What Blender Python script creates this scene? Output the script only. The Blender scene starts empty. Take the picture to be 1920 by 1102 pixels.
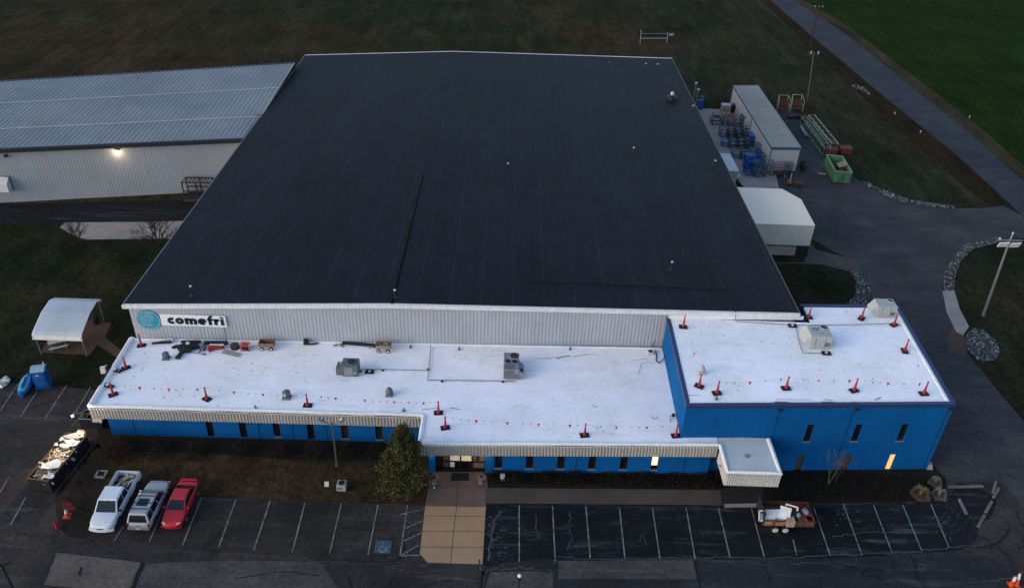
import bpy, math, random
from mathutils import Vector, Matrix
random.seed(7)
R = math.radians
S = bpy.context.scene
COL = S.collection

# ------------------------------------------------------------------ camera
CAMH = 51.0
FPX = 1525.0                       # focal length in pixels of a 1920 px wide frame
ROT = Matrix(((0.99938305, -0.03384666, -0.00937632),
              (0.01092353, 0.55327682, -0.83292583),
              (0.03337946, 0.83230954, 0.5533052)))
cd = bpy.data.cameras.new('camera'); cam = bpy.data.objects.new('camera', cd); COL.objects.link(cam)
cd.sensor_width = 36.0; cd.lens = FPX / 1920 * 36; cd.clip_start = 0.5; cd.clip_end = 3000
mw = ROT.to_4x4(); mw.translation = Vector((0, 0, CAMH)); cam.matrix_world = mw
S.camera = cam

# ------------------------------------------------------------------ light
SUN_EL, SUN_AZ = 18.0, 245.0        # azimuth measured clockwise from +Y; the glow comes from the left and a little behind
W = bpy.data.worlds.new('World'); S.world = W; W.use_nodes = True
nt = W.node_tree; bg = nt.nodes['Background']
sky = nt.nodes.new('ShaderNodeTexSky'); sky.sky_type = 'NISHITA'; sky.sun_disc = False
sky.sun_elevation = R(SUN_EL); sky.sun_rotation = R(SUN_AZ); sky.air_density = 1.0; sky.dust_density = 1.2; sky.ozone_density = 1.5
nt.links.new(sky.outputs[0], bg.inputs[0]); bg.inputs[1].default_value = 0.10
sl = bpy.data.lights.new('sun', 'SUN'); sl.energy = 0.3; sl.angle = R(40); sl.color = (1.0, .95, .90)
so = bpy.data.objects.new('sun', sl); COL.objects.link(so)
sd = Vector((math.sin(R(SUN_AZ)) * math.cos(R(SUN_EL)), math.cos(R(SUN_AZ)) * math.cos(R(SUN_EL)), math.sin(R(SUN_EL))))
so.rotation_euler = sd.to_track_quat('Z', 'Y').to_euler(); so.location = sd * 200
S.view_settings.view_transform = 'Standard'; S.view_settings.look = 'None'; S.view_settings.gamma = 1
S.view_settings.exposure = 1.50
S.render.film_transparent = False

# ------------------------------------------------------------------ helpers
def at(px, py, z=0.0):
    """world point at height z that the photograph shows at this pixel (1920 x 1102)"""
    d = ROT @ Vector((px - 960.0, -(py - 551.0), -FPX)); t = (z - CAMH) / d.z
    return Vector((d.x * t, d.y * t, z))

def tag(o, label=None, cat=None, group=None, kind=None):
    if label: o['label'] = label
    if cat: o['category'] = cat
    if group: o['group'] = group
    if kind: o['kind'] = kind
    return o

def thing(name, label, cat, loc=(0, 0, 0), rz=0.0, group=None):
    o = bpy.data.objects.new(name, None); COL.objects.link(o); o.empty_display_size = .3
    o.location = loc; o.rotation_euler = (0, 0, rz)
    return tag(o, label, cat, group)

def copy_tree(o, parent=None):
    c = o.copy(); COL.objects.link(c); c.parent = parent
    for ch in list(o.children): copy_tree(ch, c)
    return c

class MB:
    def __init__(s): s.v = []; s.f = []; s.sm = False
    def vv(s, *ps):
        n = len(s.v); s.v += [tuple(p) for p in ps]; return n
    def quad(s, a, b, c, d):
        n = s.vv(a, b, c, d); s.f.append((n, n+1, n+2, n+3)); return s
    def poly(s, pts):
        n = s.vv(*pts); s.f.append(tuple(range(n, n+len(pts)))); return s
    def box(s, c, sz, rz=0.0, taper=1.0, M=None):
        x, y, z = sz[0]/2, sz[1]/2, sz[2]/2; m = M or Matrix.Rotation(rz, 3, 'Z'); c = Vector(c); ps = []
        for dz, k in ((-z, 1), (z, taper)):
            for dx, dy in ((-x, -y), (x, -y), (x, y), (-x, y)): ps.append(c + m @ Vector((dx*k, dy*k, dz)))
        n = s.vv(*ps)
        for f in ((3, 2, 1, 0), (4, 5, 6, 7), (0, 1, 5, 4), (1, 2, 6, 5), (2, 3, 7, 6), (3, 0, 4, 7)): s.f.append(tuple(n+i for i in f))
        return s
    def prism(s, pts, z0, z1):
        """vertical prism over a polygon given counter-clockwise (list of xy)"""
        k = len(pts)
        n = s.vv(*[(p[0], p[1], z0) for p in pts], *[(p[0], p[1], z1) for p in pts])
        s.f.append(tuple(n+k+i for i in range(k))); s.f.append(tuple(n+k-1-i for i in range(k)))
        for i in range(k): j = (i+1) % k; s.f.append((n+i, n+j, n+k+j, n+k+i))
        return s
    def tube(s, a, b, r, r2=None, n=8, cap=True):
        a, b = Vector(a), Vector(b); r2 = r if r2 is None else r2; d = (b-a)
        if d.length < 1e-6: return s
        q = d.normalized().to_track_quat('Z', 'Y').to_matrix(); ps = []
        for p, rr in ((a, r), (b, r2)):
            for i in range(n): t = 2*math.pi*i/n; ps.append(p + q @ Vector((math.cos(t)*rr, math.sin(t)*rr, 0)))
        m = s.vv(*ps)
        for i in range(n): j = (i+1) % n; s.f.append((m+i, m+j, m+n+j, m+n+i))
        if cap: s.f.append(tuple(m+n-1-i for i in range(n))); s.f.append(tuple(m+n+i for i in range(n)))
        return s
    def pipe(s, pts, r, n=6):
        for a, b in zip(pts, pts[1:]): s.tube(a, b, r, n=n)
        return s
    def lathe(s, c, prof, n=14, M=None):
        """prof: list of (radius, z)"""
        c = Vector(c); m = M or Matrix.Identity(3); base = len(s.v)
        for r, z in prof:
            for i in range(n): t = 2*math.pi*i/n; s.v.append(tuple(c + m @ Vector((math.cos(t)*r, math.sin(t)*r, z))))
        for k in range(len(prof)-1):
            for i in range(n):
                j = (i+1) % n; s.f.append((base+k*n+i, base+k*n+j, base+(k+1)*n+j, base+(k+1)*n+i))
        s.f.append(tuple(base+n-1-i for i in range(n))); q = base+(len(prof)-1)*n; s.f.append(tuple(q+i for i in range(n)))
        return s
    def loft(s, rings, caps=True):
        k = len(rings[0]); base = len(s.v)
        for r in rings: s.v += [tuple(p) for p in r]
        for a in range(len(rings)-1):
            for i in range(k): j = (i+1) % k; s.f.append((base+a*k+i, base+a*k+j, base+(a+1)*k+j, base+(a+1)*k+i))
        if caps: s.f.append(tuple(base+k-1-i for i in range(k))); q = base+(len(rings)-1)*k; s.f.append(tuple(q+i for i in range(k)))
        return s
    def ribbon(s, pts, w, z=None, w2=None):
        """flat strip following pts on a level surface"""
        pts = [Vector(p) for p in pts]; L = []; n = len(pts)
        for i, p in enumerate(pts):
            d = (pts[min(i+1, n-1)] - pts[max(i-1, 0)]); d.z = 0; d.normalize(); o = Vector((-d.y, d.x, 0))
            ww = w[i] if isinstance(w, (list, tuple)) else w
            L.append((p + o*ww/2, p - o*ww/2))
        for (a, b), (c, d) in zip(L, L[1:]): s.quad(b, d, c, a)
        return s
    def build(s, name, mat, parent=None, smooth=False, loc=None, bevel=0.0):
        """verts in world coordinates when the parent is unrotated (they are moved under it); loc: origin for a parentless mesh"""
        off = Vector((0, 0, 0)); p = parent
        while p is not None:
            if p.parent is None and not p.get('_local'): off = Vector(p.location)
            p = p.parent
        if loc is not None: off = Vector(loc)
        me = bpy.data.meshes.new(name); me.from_pydata([(v[0]-off.x, v[1]-off.y, v[2]-off.z) for v in s.v], [], s.f); me.validate(); me.update()
        if smooth: me.polygons.foreach_set('use_smooth', [True]*len(me.polygons))
        if mat: me.materials.append(mat)
        o = bpy.data.objects.new(name, me); COL.objects.link(o); o.parent = parent
        if loc is not None: o.location = loc
        if bevel:
            b = o.modifiers.new('bevel', 'BEVEL'); b.width = bevel; b.segments = 2; b.limit_method = 'ANGLE'
        return o

def local(o): o['_local'] = 1; return o

def corr(mb, p0, p1, zb, zt, pitch=.3, depth=.04, duty=.35):
    """trapezoid-ribbed sheet from p0 to p1 (xy), the ribs standing to the right of p0->p1; zb, zt numbers or functions of 0..1"""
    p0, p1 = Vector((p0[0], p0[1], 0)), Vector((p1[0], p1[1], 0)); L = (p1-p0).length; d = (p1-p0)/L; nrm = Vector((d.y, -d.x, 0))
    n = max(1, round(L/pitch)); pt = L/n; prof = []
    for i in range(n):
        for a, h in ((0, 0), (1-duty-.16, 0), (1-duty, 1), (.9, 1)): prof.append((i*pt + a*pt, h*depth))
    prof.append((L, 0)); fb = zb if callable(zb) else (lambda t: zb); ft = zt if callable(zt) else (lambda t: zt); base = len(mb.v)
    for sx, h in prof:
        q = p0 + d*sx + nrm*h; t = sx/L; mb.v.append((q.x, q.y, fb(t))); mb.v.append((q.x, q.y, ft(t)))
    for i in range(len(prof)-1): k = base+2*i; mb.f.append((k, k+2, k+3, k+1))
    return mb

def wall_holes(mb, p0, p1, z0, z1, holes, depth=.12):
    """wall face p0->p1 (outside to the right) with rectangular openings (s0,s1,za,zb) in metres and their reveals"""
    p0, p1 = Vector((p0[0], p0[1], 0)), Vector((p1[0], p1[1], 0)); L = (p1-p0).length; d = (p1-p0)/L; inn = Vector((-d.y, d.x, 0))
    ss = sorted({0, L, *[h[0] for h in holes], *[h[1] for h in holes]}); zz = sorted({z0, z1, *[h[2] for h in holes], *[h[3] for h in holes]})
    P = lambda s_, z, k=0: p0 + d*s_ + inn*k + Vector((0, 0, z))
    for a, b in zip(ss, ss[1:]):
        for c, e in zip(zz, zz[1:]):
            if any(h[0]-1e-6 <= a and b <= h[1]+1e-6 and h[2]-1e-6 <= c and e <= h[3]+1e-6 for h in holes): continue
            mb.quad(P(a, c), P(b, c), P(b, e), P(a, e))
    for a, b, c, e in holes:
        mb.quad(P(a, c), P(a, c, depth), P(b, c, depth), P(b, c)); mb.quad(P(a, e), P(b, e), P(b, e, depth), P(a, e, depth))
        mb.quad(P(a, c), P(a, e), P(a, e, depth), P(a, c, depth)); mb.quad(P(b, c), P(b, c, depth), P(b, e, depth), P(b, e))
    return P

# ------------------------------------------------------------------ materials
def newmat(name):
    m = bpy.data.materials.new(name); m.use_nodes = True; nt = m.node_tree; b = nt.nodes['Principled BSDF']; return m, nt, b
def N(nt, t, **kw):
    n = nt.nodes.new(t)
    for k, v in kw.items():
        if k in n.inputs.keys() if hasattr(n.inputs, 'keys') else False: n.inputs[k].default_value = v
        else: setattr(n, k, v)
    return n
def c4(c): return (c[0], c[1], c[2], 1)
def pos(nt, scale=(1, 1, 1), rot=(0, 0, 0)):
    g = nt.nodes.new('ShaderNodeNewGeometry'); mp = nt.nodes.new('ShaderNodeMapping'); mp.inputs['Scale'].default_value = scale; mp.inputs['Rotation'].default_value = rot
    nt.links.new(g.outputs['Position'], mp.inputs['Vector']); return mp.outputs[0]
def noise(nt, vec, scale, detail=4, rough=.6, lo=.35, hi=.65):
    n = nt.nodes.new('ShaderNodeTexNoise'); n.inputs['Scale'].default_value = scale; n.inputs['Detail'].default_value = detail; n.inputs['Roughness'].default_value = rough
    nt.links.new(vec, n.inputs['Vector']); r = nt.nodes.new('ShaderNodeMapRange'); r.inputs['From Min'].default_value = lo; r.inputs['From Max'].default_value = hi
    nt.links.new(n.outputs['Fac'], r.inputs['Value']); return r.outputs[0]
def mix(nt, fac, a, b, mode='MIX', amt=None):
    m = nt.nodes.new('ShaderNodeMix'); m.data_type = 'RGBA'; m.blend_type = mode
    if isinstance(fac, (int, float)): m.inputs[0].default_value = fac
    else: nt.links.new(fac, m.inputs[0])
    for i, x in ((6, a), (7, b)):
        if isinstance(x, (tuple, list)): m.inputs[i].default_value = c4(x)
        else: nt.links.new(x, m.inputs[i])
    return m.outputs[2]
def mul(nt, f, k):
    m = nt.nodes.new('ShaderNodeMath'); m.operation = 'MULTIPLY'; nt.links.new(f, m.inputs[0])
    if isinstance(k, (int, float)): m.inputs[1].default_value = k
    else: nt.links.new(k, m.inputs[1])
    return m.outputs[0]
def vary(nt, c, vec, scale, amp, detail=5, rough=.7):
    n = nt.nodes.new('ShaderNodeTexNoise'); n.inputs['Scale'].default_value = scale; n.inputs['Detail'].default_value = detail; n.inputs['Roughness'].default_value = rough; nt.links.new(vec, n.inputs['Vector'])
    r = nt.nodes.new('ShaderNodeMapRange'); r.inputs['From Min'].default_value = .3; r.inputs['From Max'].default_value = .7; r.inputs['To Min'].default_value = 1-amp; r.inputs['To Max'].default_value = 1+amp; nt.links.new(n.outputs['Fac'], r.inputs['Value'])
    m = nt.nodes.new('ShaderNodeVectorMath'); m.operation = 'SCALE'; nt.links.new(c, m.inputs[0]); nt.links.new(r.outputs[0], m.inputs['Scale']); return m.outputs[0]
def bump(nt, b, h, strength=.3, dist=.05):
    n = nt.nodes.new('ShaderNodeBump'); n.inputs['Strength'].default_value = strength; n.inputs['Distance'].default_value = dist
    nt.links.new(h, n.inputs['Height']); nt.links.new(n.outputs[0], b.inputs['Normal'])

_cache = {}
def mat(name, col, rough=.75, metal=0.0, col2=None, scale=2.0, fine=8.0, spec=.3, coat=0.0, emit=0.0):
    """painted / plain surface: two noise scales of dirt between col and col2"""
    if name in _cache: return _cache[name]
    m, nt, b = newmat(name); col2 = col2 or tuple(c*.72 for c in col); v = pos(nt)
    base = mix(nt, mul(nt, noise(nt, v, scale), .8), col, col2)
    dk = mix(nt, mul(nt, noise(nt, v, fine, 3), .35), base, tuple(c*.6 for c in col2))
    nt.links.new(dk, b.inputs['Base Color']); b.inputs['Roughness'].default_value = rough; b.inputs['Metallic'].default_value = metal
    b.inputs['Specular IOR Level'].default_value = spec; b.inputs['Coat Weight'].default_value = coat; b.inputs['Coat Roughness'].default_value = .1
    if emit: b.inputs['Emission Color'].default_value = c4(col); b.inputs['Emission Strength'].default_value = emit
    _cache[name] = m; return m

def foliage(name, cols, rough=.8):
    m, nt, b = newmat(name); g = nt.nodes.new('ShaderNodeNewGeometry'); r = nt.nodes.new('ShaderNodeValToRGB')
    nt.links.new(g.outputs['Random Per Island'], r.inputs[0]); e = r.color_ramp.elements
    e[0].color = c4(cols[0]); e[1].color = c4(cols[-1])
    for i, c in enumerate(cols[1:-1]): x = e.new((i+1)/(len(cols)-1)); x.color = c4(c)
    nt.links.new(r.outputs[0], b.inputs['Base Color']); b.inputs['Roughness'].default_value = rough; b.inputs['Specular IOR Level'].default_value = .15
    return m

def grass_mat(name, green, brown, straw, big=.035, bias=(.4, .62), rot=0.0):
    m, nt, b = newmat(name); v = pos(nt)
    vs = pos(nt, (1, .25, 1), (0, 0, rot))
    c = mix(nt, noise(nt, v, big, 5, .6, *bias), green, brown)
    c = mix(nt, mul(nt, noise(nt, vs, .16, 6, .65, .5, .8), .7), c, straw)
    c = mix(nt, mul(nt, noise(nt, vs, .5, 5, .7, .45, .75), .5), c, tuple(x*.55 for x in green))
    c = mix(nt, mul(nt, noise(nt, v, 2.2, 5, .75, .4, .7), .55), c, tuple(x*.45 for x in brown))
    c = mix(nt, mul(nt, noise(nt, v, 7, 3, .7, .5, .75), .5), c, straw)
    c = vary(nt, c, v, .07, .35); c = vary(nt, c, vs, .45, .4, 6, .75); c = vary(nt, c, v, 1.5, .55, 4, .8)
    nt.links.new(c, b.inputs['Base Color']); b.inputs['Roughness'].default_value = .95; b.inputs['Specular IOR Level'].default_value = .02
    bump(nt, b, noise(nt, v, 3.5, 6, .75, .2, .8), .7, .25); return m

def asphalt_mat(name, dark, mid, pale, crack=.5, blot=.5):
    m, nt, b = newmat(name); v = pos(nt)
    c = mix(nt, noise(nt, v, .09, 6, .62, .38, .66), dark, mid)
    c = mix(nt, mul(nt, noise(nt, pos(nt, (.25, 1, 1)), .55, 6, .7, .5, .72), .55), c, tuple(x*.55 for x in dark))
    c = mix(nt, mul(nt, noise(nt, pos(nt, (.22, 1, 1), (0, 0, .06)), .75, 8, .78, .55, .70), blot), c, pale)
    c = mix(nt, mul(nt, mul(nt, noise(nt, pos(nt, (.10, 1.3, 1)), 1.1, 6, .7, .56, .62), noise(nt, v, .11, 4, .6, .42, .6)), blot), c, pale)
    c = mix(nt, mul(nt, noise(nt, pos(nt, (1, .4, 1)), 1.3, 8, .8, .58, .70), blot*.8), c, pale)
    vo = nt.nodes.new('ShaderNodeTexVoronoi'); vo.feature = 'DISTANCE_TO_EDGE'; vo.inputs['Scale'].default_value = .16
    nz = nt.nodes.new('ShaderNodeTexNoise'); nz.inputs['Scale'].default_value = .8; nz.inputs['Detail'].default_value = 6; nt.links.new(v, nz.inputs['Vector'])
    ad = nt.nodes.new('ShaderNodeVectorMath'); ad.operation = 'MULTIPLY_ADD'; nt.links.new(nz.outputs['Color'], ad.inputs[0]); ad.inputs[1].default_value = (2.6, 2.6, 0); nt.links.new(v, ad.inputs[2])
    nt.links.new(ad.outputs[0], vo.inputs['Vector'])
    r = nt.nodes.new('ShaderNodeMapRange'); r.inputs['From Min'].default_value = .011; r.inputs['From Max'].default_value = 0.0; nt.links.new(vo.outputs['Distance'], r.inputs['Value'])
    c = mix(nt, mul(nt, mul(nt, r.outputs[0], noise(nt, v, .12, 3, .5, .38, .55)), crack), c, tuple(x*.2 for x in dark))
    c = mix(nt, mul(nt, noise(nt, v, 12, 3, .7, .42, .7), .3), c, tuple(x*.5 for x in dark))
    c = vary(nt, c, v, .12, .32, 6, .65); c = vary(nt, c, pos(nt, (.4, 1, 1)), .55, .36, 7, .78); c = vary(nt, c, v, 2.6, .35, 4, .8)
    nt.links.new(c, b.inputs['Base Color']); b.inputs['Roughness'].default_value = .88; b.inputs['Specular IOR Level'].default_value = .2
    bump(nt, b, noise(nt, v, 9, 4, .7, .2, .8), .25, .03); return m

def membrane_mat():
    m, nt, b = newmat('white_membrane'); v = pos(nt)
    c = mix(nt, mul(nt, noise(nt, v, .16, 5, .6, .44, .66), .5), (.885, .86, .90), (.73, .72, .66))
    c = mix(nt, mul(nt, noise(nt, pos(nt, (.35, 1.4, 1)), .7, 6, .75, .56, .68), .45), c, (.56, .57, .52))
    c = mix(nt, mul(nt, noise(nt, pos(nt, (.6, 1, 1)), 2.6, 6, .8, .61, .68), .5), c, (.45, .45, .43))
    sp = noise(nt, v, 2.6, 2, .5, .66, .70)
    c = mix(nt, mul(nt, mul(nt, sp, noise(nt, v, .16, 3, .5, .48, .60)), .6), c, (.26, .26, .26))
    w = nt.nodes.new('ShaderNodeTexWave'); w.wave_type = 'BANDS'; w.bands_direction = 'Y'; w.inputs['Scale'].default_value = .17; w.inputs['Distortion'].default_value = .25; nt.links.new(v, w.inputs['Vector'])
    rr = nt.nodes.new('ShaderNodeMapRange'); rr.inputs['From Min'].default_value = .985; rr.inputs['From Max'].default_value = 1.0; nt.links.new(w.outputs['Fac'], rr.inputs['Value'])
    c = mix(nt, mul(nt, mul(nt, rr.outputs[0], noise(nt, v, .3, 3, .5, .4, .6)), .14), c, (.4, .42, .45)); c = vary(nt, c, v, .35, .07); c = vary(nt, c, v, 3.0, .07, 4, .8)
    nt.links.new(c, b.inputs['Base Color']); b.inputs['Roughness'].default_value = .55; b.inputs['Specular IOR Level'].default_value = .3
    bump(nt, b, noise(nt, v, .9, 5, .6, .2, .8), .15, .06); return m

def hall_roof_mat():
    m, nt, b = newmat('charcoal_membrane'); v = pos(nt)
    sx = nt.nodes.new('ShaderNodeSeparateXYZ'); nt.links.new(v, sx.inputs[0])
    def M_(op, a, k):
        n = nt.nodes.new('ShaderNodeMath'); n.operation = op
        for i, x in ((0, a), (1, k)):
            if isinstance(x, (int, float)): n.inputs[i].default_value = x
            else: nt.links.new(x, n.inputs[i])
        return n.outputs[0]
    row = M_('FLOOR', M_('DIVIDE', sx.outputs['Y'], 31.0), 0)           # the sheets break into three lengths
    xs = M_('ADD', M_('DIVIDE', sx.outputs['X'], 2.93), M_('MULTIPLY', row, .37))
    fr = M_('FRACT', xs, 0); strip = M_('FLOOR', xs, 0)
    ln = nt.nodes.new('ShaderNodeMapRange'); ln.inputs['From Min'].default_value = .024; ln.inputs['From Max'].default_value = .0; nt.links.new(fr, ln.inputs['Value'])
    wn = nt.nodes.new('ShaderNodeTexWhiteNoise'); wn.noise_dimensions = '2D'; cb = nt.nodes.new('ShaderNodeCombineXYZ'); nt.links.new(strip, cb.inputs[0]); nt.links.new(row, cb.inputs[1]); nt.links.new(cb.outputs[0], wn.inputs['Vector'])
    c = mix(nt, wn.outputs['Value'], (.0036, .0042, .0074), (.0054, .0062, .0100))
    c = mix(nt, mul(nt, noise(nt, v, .12, 6, .65, .4, .7), .55), c, (.0075, .0100, .0172))
    c = mix(nt, mul(nt, noise(nt, pos(nt, (2.5, .4, 1)), .9, 6, .7, .45, .75), .4), c, (.0185, .0185, .025))
    c = mix(nt, mul(nt, noise(nt, v, 3.5, 4, .75, .4, .7), .4), c, (.007, .008, .0135))
    c = mix(nt, mul(nt, mul(nt, ln.outputs[0], noise(nt, v, .5, 3, .6, .35, .6)), .52), c, (.070, .075, .096))
    fy = M_('FRACT', M_('DIVIDE', sx.outputs['Y'], 31.0), 0)
    ly = nt.nodes.new('ShaderNodeMapRange'); ly.inputs['From Min'].default_value = .004; ly.inputs['From Max'].default_value = .0; nt.links.new(fy, ly.inputs['Value'])
    c = mix(nt, mul(nt, ly.outputs[0], .5), c, (.005, .006, .010))
    c = vary(nt, c, v, 2.2, .38, 4, .8); c = vary(nt, c, pos(nt, (1, .3, 1)), .6, .2); c = vary(nt, c, v, .06, .22, 6, .65)
    nt.links.new(c, b.inputs['Base Color']); b.inputs['Roughness'].default_value = .68; b.inputs['Specular IOR Level'].default_value = .16
    bump(nt, b, noise(nt, v, 1.2, 5, .6, .2, .8), .2, .04); return m

def rib_metal(name, col, col2, rough=.45, metal=.6):
    m, nt, b = newmat(name); v = pos(nt)
    c = mix(nt, noise(nt, v, .12, 5, .6, .4, .65), col, col2)
    c = mix(nt, mul(nt, noise(nt, pos(nt, (4, .3, .3)), .6, 5, .7, .5, .75), .4), c, tuple(x*.7 for x in col2))
    nt.links.new(c, b.inputs['Base Color']); b.inputs['Roughness'].default_value = rough; b.inputs['Metallic'].default_value = metal; return m

def siding_mat(name, col, col2, streak):
    m, nt, b = newmat(name); v = pos(nt)
    c = mix(nt, noise(nt, v, .25, 5, .6, .4, .65), col, col2)
    c = mix(nt, mul(nt, noise(nt, pos(nt, (3, 3, .25)), .9, 6, .75, .52, .75), .45), c, streak)
    c = mix(nt, mul(nt, noise(nt, v, 6, 4, .7, .5, .75), .2), c, streak)
    nt.links.new(c, b.inputs['Base Color']); b.inputs['Roughness'].default_value = .6; b.inputs['Specular IOR Level'].default_value = .3; return m

def blue_block_mat():
    m, nt, b = newmat('blue_painted_block'); v = pos(nt)
    c = mix(nt, noise(nt, v, .3, 5, .6, .4, .65), (.001, .085, .272), (.001, .074, .240))
    c = mix(nt, mul(nt, noise(nt, v, 5, 5, .75, .42, .7), .45), c, (.001, .054, .185))
    c = mix(nt, mul(nt, noise(nt, pos(nt, (2.2, 2.2, .18)), .8, 6, .75, .5, .72), .35), c, (.003, .055, .15)); c = vary(nt, c, v, .25, .12)
    br = nt.nodes.new('ShaderNodeTexBrick'); br.inputs['Scale'].default_value = 1.0; br.inputs['Mortar Size'].default_value = .012
    br.inputs['Brick Width'].default_value = .4; br.inputs['Row Height'].default_value = .2
    sx = nt.nodes.new('ShaderNodeSeparateXYZ'); nt.links.new(v, sx.inputs[0]); ad = nt.nodes.new('ShaderNodeMath'); ad.operation = 'ADD'; nt.links.new(sx.outputs[0], ad.inputs[0]); nt.links.new(sx.outputs[1], ad.inputs[1])
    cb = nt.nodes.new('ShaderNodeCombineXYZ'); nt.links.new(ad.outputs[0], cb.inputs[0]); nt.links.new(sx.outputs[2], cb.inputs[1]); nt.links.new(cb.outputs[0], br.inputs['Vector'])
    nt.links.new(c, b.inputs['Base Color']); b.inputs['Roughness'].default_value = .8; b.inputs['Specular IOR Level'].default_value = .10
    bump(nt, b, br.outputs['Fac'], -.4, .015); return m

def concrete_mat(name, col, col2, stain):
    m, nt, b = newmat(name); v = pos(nt)
    c = mix(nt, noise(nt, v, .3, 6, .65, .4, .65), col, col2)
    c = mix(nt, mul(nt, noise(nt, v, 1.1, 7, .75, .5, .72), .5), c, stain)
    c = mix(nt, mul(nt, noise(nt, v, 10, 4, .75, .45, .7), .35), c, tuple(x*.6 for x in col2))
    nt.links.new(c, b.inputs['Base Color']); b.inputs['Roughness'].default_value = .9; b.inputs['Specular IOR Level'].default_value = .2
    bump(nt, b, noise(nt, v, 8, 4, .7, .2, .8), .2, .02); return m

def emis(name, col, st):
    if name in _cache: return _cache[name]
    m, nt, b = newmat(name); b.inputs['Base Color'].default_value = c4(col); b.inputs['Emission Color'].default_value = c4(col); b.inputs['Emission Strength'].default_value = st
    _cache[name] = m; return m

def glass_mat(name, col, rough=.08):
    if name in _cache: return _cache[name]
    m, nt, b = newmat(name); v = pos(nt); c = mix(nt, noise(nt, v, .9, 3), col, tuple(x*.6 for x in col))
    nt.links.new(c, b.inputs['Base Color']); b.inputs['Roughness'].default_value = rough; b.inputs['Specular IOR Level'].default_value = .38; _cache[name] = m; return m

G_FIELD = grass_mat('mown_grass', (0.0169, 0.0238, 0.0109), (0.0457, 0.0286, 0.0155), (0.0694, 0.0550, 0.0311), .016, (.46, .60), .15)
G_LAWN = grass_mat('lawn_grass', (0.0123, 0.0224, 0.0098), (0.0370, 0.0266, 0.0151), (0.0543, 0.0492, 0.0302), .07, (.42, .66), .3)
G_FRONT = grass_mat('brown_lawn_grass', (0.0366, 0.0294, 0.0149), (0.0766, 0.0359, 0.0220), (0.0957, 0.0539, 0.0344), .09, (.42, .62), .3)
G_CROP = grass_mat('crop_green', (0.0124, 0.0293, 0.0047), (0.0147, 0.0282, 0.0044), (0.0191, 0.0388, 0.0056), .02, (.3, .7), .9)
G_RIGHT = grass_mat('yard_side_grass', (.0200, .0260, .0120), (.0330, .0290, .0150), (.085, .068, .040), .05, (.46, .64), .6)
G_VERGE = grass_mat('verge_grass', (0.0338, 0.0309, 0.0190), (0.0544, 0.0419, 0.0244), (0.0797, 0.0637, 0.0391), .1, (.35, .6), .9)
G_DITCH = grass_mat('ditch_grass', (0.0180, 0.0166, 0.0084), (0.0306, 0.0184, 0.0101), (0.0540, 0.0315, 0.0168), .1, (.35, .6), .9)
ASPH = asphalt_mat('worn_asphalt', (0.0230, 0.0198, 0.0195), (0.0440, 0.0352, 0.0312), (0.1000, 0.0980, 0.1050), .9, .5)
ASPH_D = asphalt_mat('sealed_asphalt', (0.0040, 0.0060, 0.0081), (0.0060, 0.0081, 0.0097), (.085, .088, .10), .5, .55)
ASPH_M = asphalt_mat('left_bay_asphalt', (0.0194, 0.0168, 0.0143), (0.0305, 0.0259, 0.0213), (.085, .083, .085), .8, .5)
ASPH_E = asphalt_mat('front_asphalt', (.0150, .0155, .0185), (.0260, .0255, .0280), (.085, .083, .085), .9, .55)
ASPH_L = asphalt_mat('grey_asphalt_patch', (0.1094, 0.0877, 0.0756), (0.1398, 0.1128, 0.0954), (0.1215, 0.0992, 0.0855), .5, .35)
ASPH_L2 = asphalt_mat('dull_asphalt_patch', (0.0562, 0.0500, 0.0479), (0.0778, 0.0680, 0.0639), (0.1080, 0.0950, 0.0893), .5, .5)
ASPH_R = asphalt_mat('road_asphalt', (0.0266, 0.0277, 0.0369), (0.0370, 0.0362, 0.0440), (0.0555, 0.0547, 0.0639), .3, .3)
ASPH_Y = asphalt_mat('drive_asphalt', (0.0355, 0.0342, 0.0387), (0.0541, 0.0485, 0.0490), (0.0720, 0.0652, 0.0672), .5, .4)
CONC = concrete_mat('grey_concrete', (0.0813, 0.0654, 0.0560), (0.0631, 0.0502, 0.0427), (0.0415, 0.0334, 0.0280))
CONC_P = concrete_mat('yard_concrete', (0.3332, 0.2850, 0.2485), (0.2558, 0.2175, 0.1917), (0.1705, 0.1470, 0.1306))
CONC_T = concrete_mat('tan_concrete', (0.3661, 0.2306, 0.1294), (0.3166, 0.2001, 0.1137), (0.2572, 0.1566, 0.0902))
CONC_B = concrete_mat('brown_concrete', (0.1535, 0.0989, 0.0772), (0.1140, 0.0736, 0.0585), (0.0731, 0.0507, 0.0421))
CONC_R = concrete_mat('red_slab', (0.0945, 0.0561, 0.0400), (0.0720, 0.0442, 0.0320), (0.0450, 0.0306, 0.0240))
MULCH = concrete_mat('dark_mulch', (.0105, .0085, .0065), (.0160, .0105, .0075), (.005, .0045, .0040))
PAINT = mat('road_paint', (.27, .27, .27), .8, col2=(.035, .036, .04), scale=1.9, fine=5)
JOINT = mat('dark_joint', (.075, .058, .045), .9)
CRACK = mat('dark_crack', (.008, .008, .010), .9)
SEAMW = mat('pale_crack_filler', (.085, .088, .096), .8, col2=(.014, .016, .020), scale=.9)
DIRT = concrete_mat('reddish_dirt', (.085, .052, .036), (.060, .042, .034), (.045, .038, .036))
MEMB = membrane_mat(); HROOF = hall_roof_mat()
ROOFM = rib_metal('ribbed_grey_metal', (0.2809, 0.2774, 0.2659), (0.2167, 0.2190, 0.2140), .55, .2)
SIDING = siding_mat('cream_ribbed_siding', (0.3526, 0.3697, 0.4085), (0.3139, 0.3272, 0.3612), (0.2494, 0.2380, 0.2322))
FASCIA = siding_mat('beige_ribbed_fascia', (0.3504, 0.3247, 0.3078), (0.3015, 0.2772, 0.2578), (0.2037, 0.1861, 0.1693))
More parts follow.
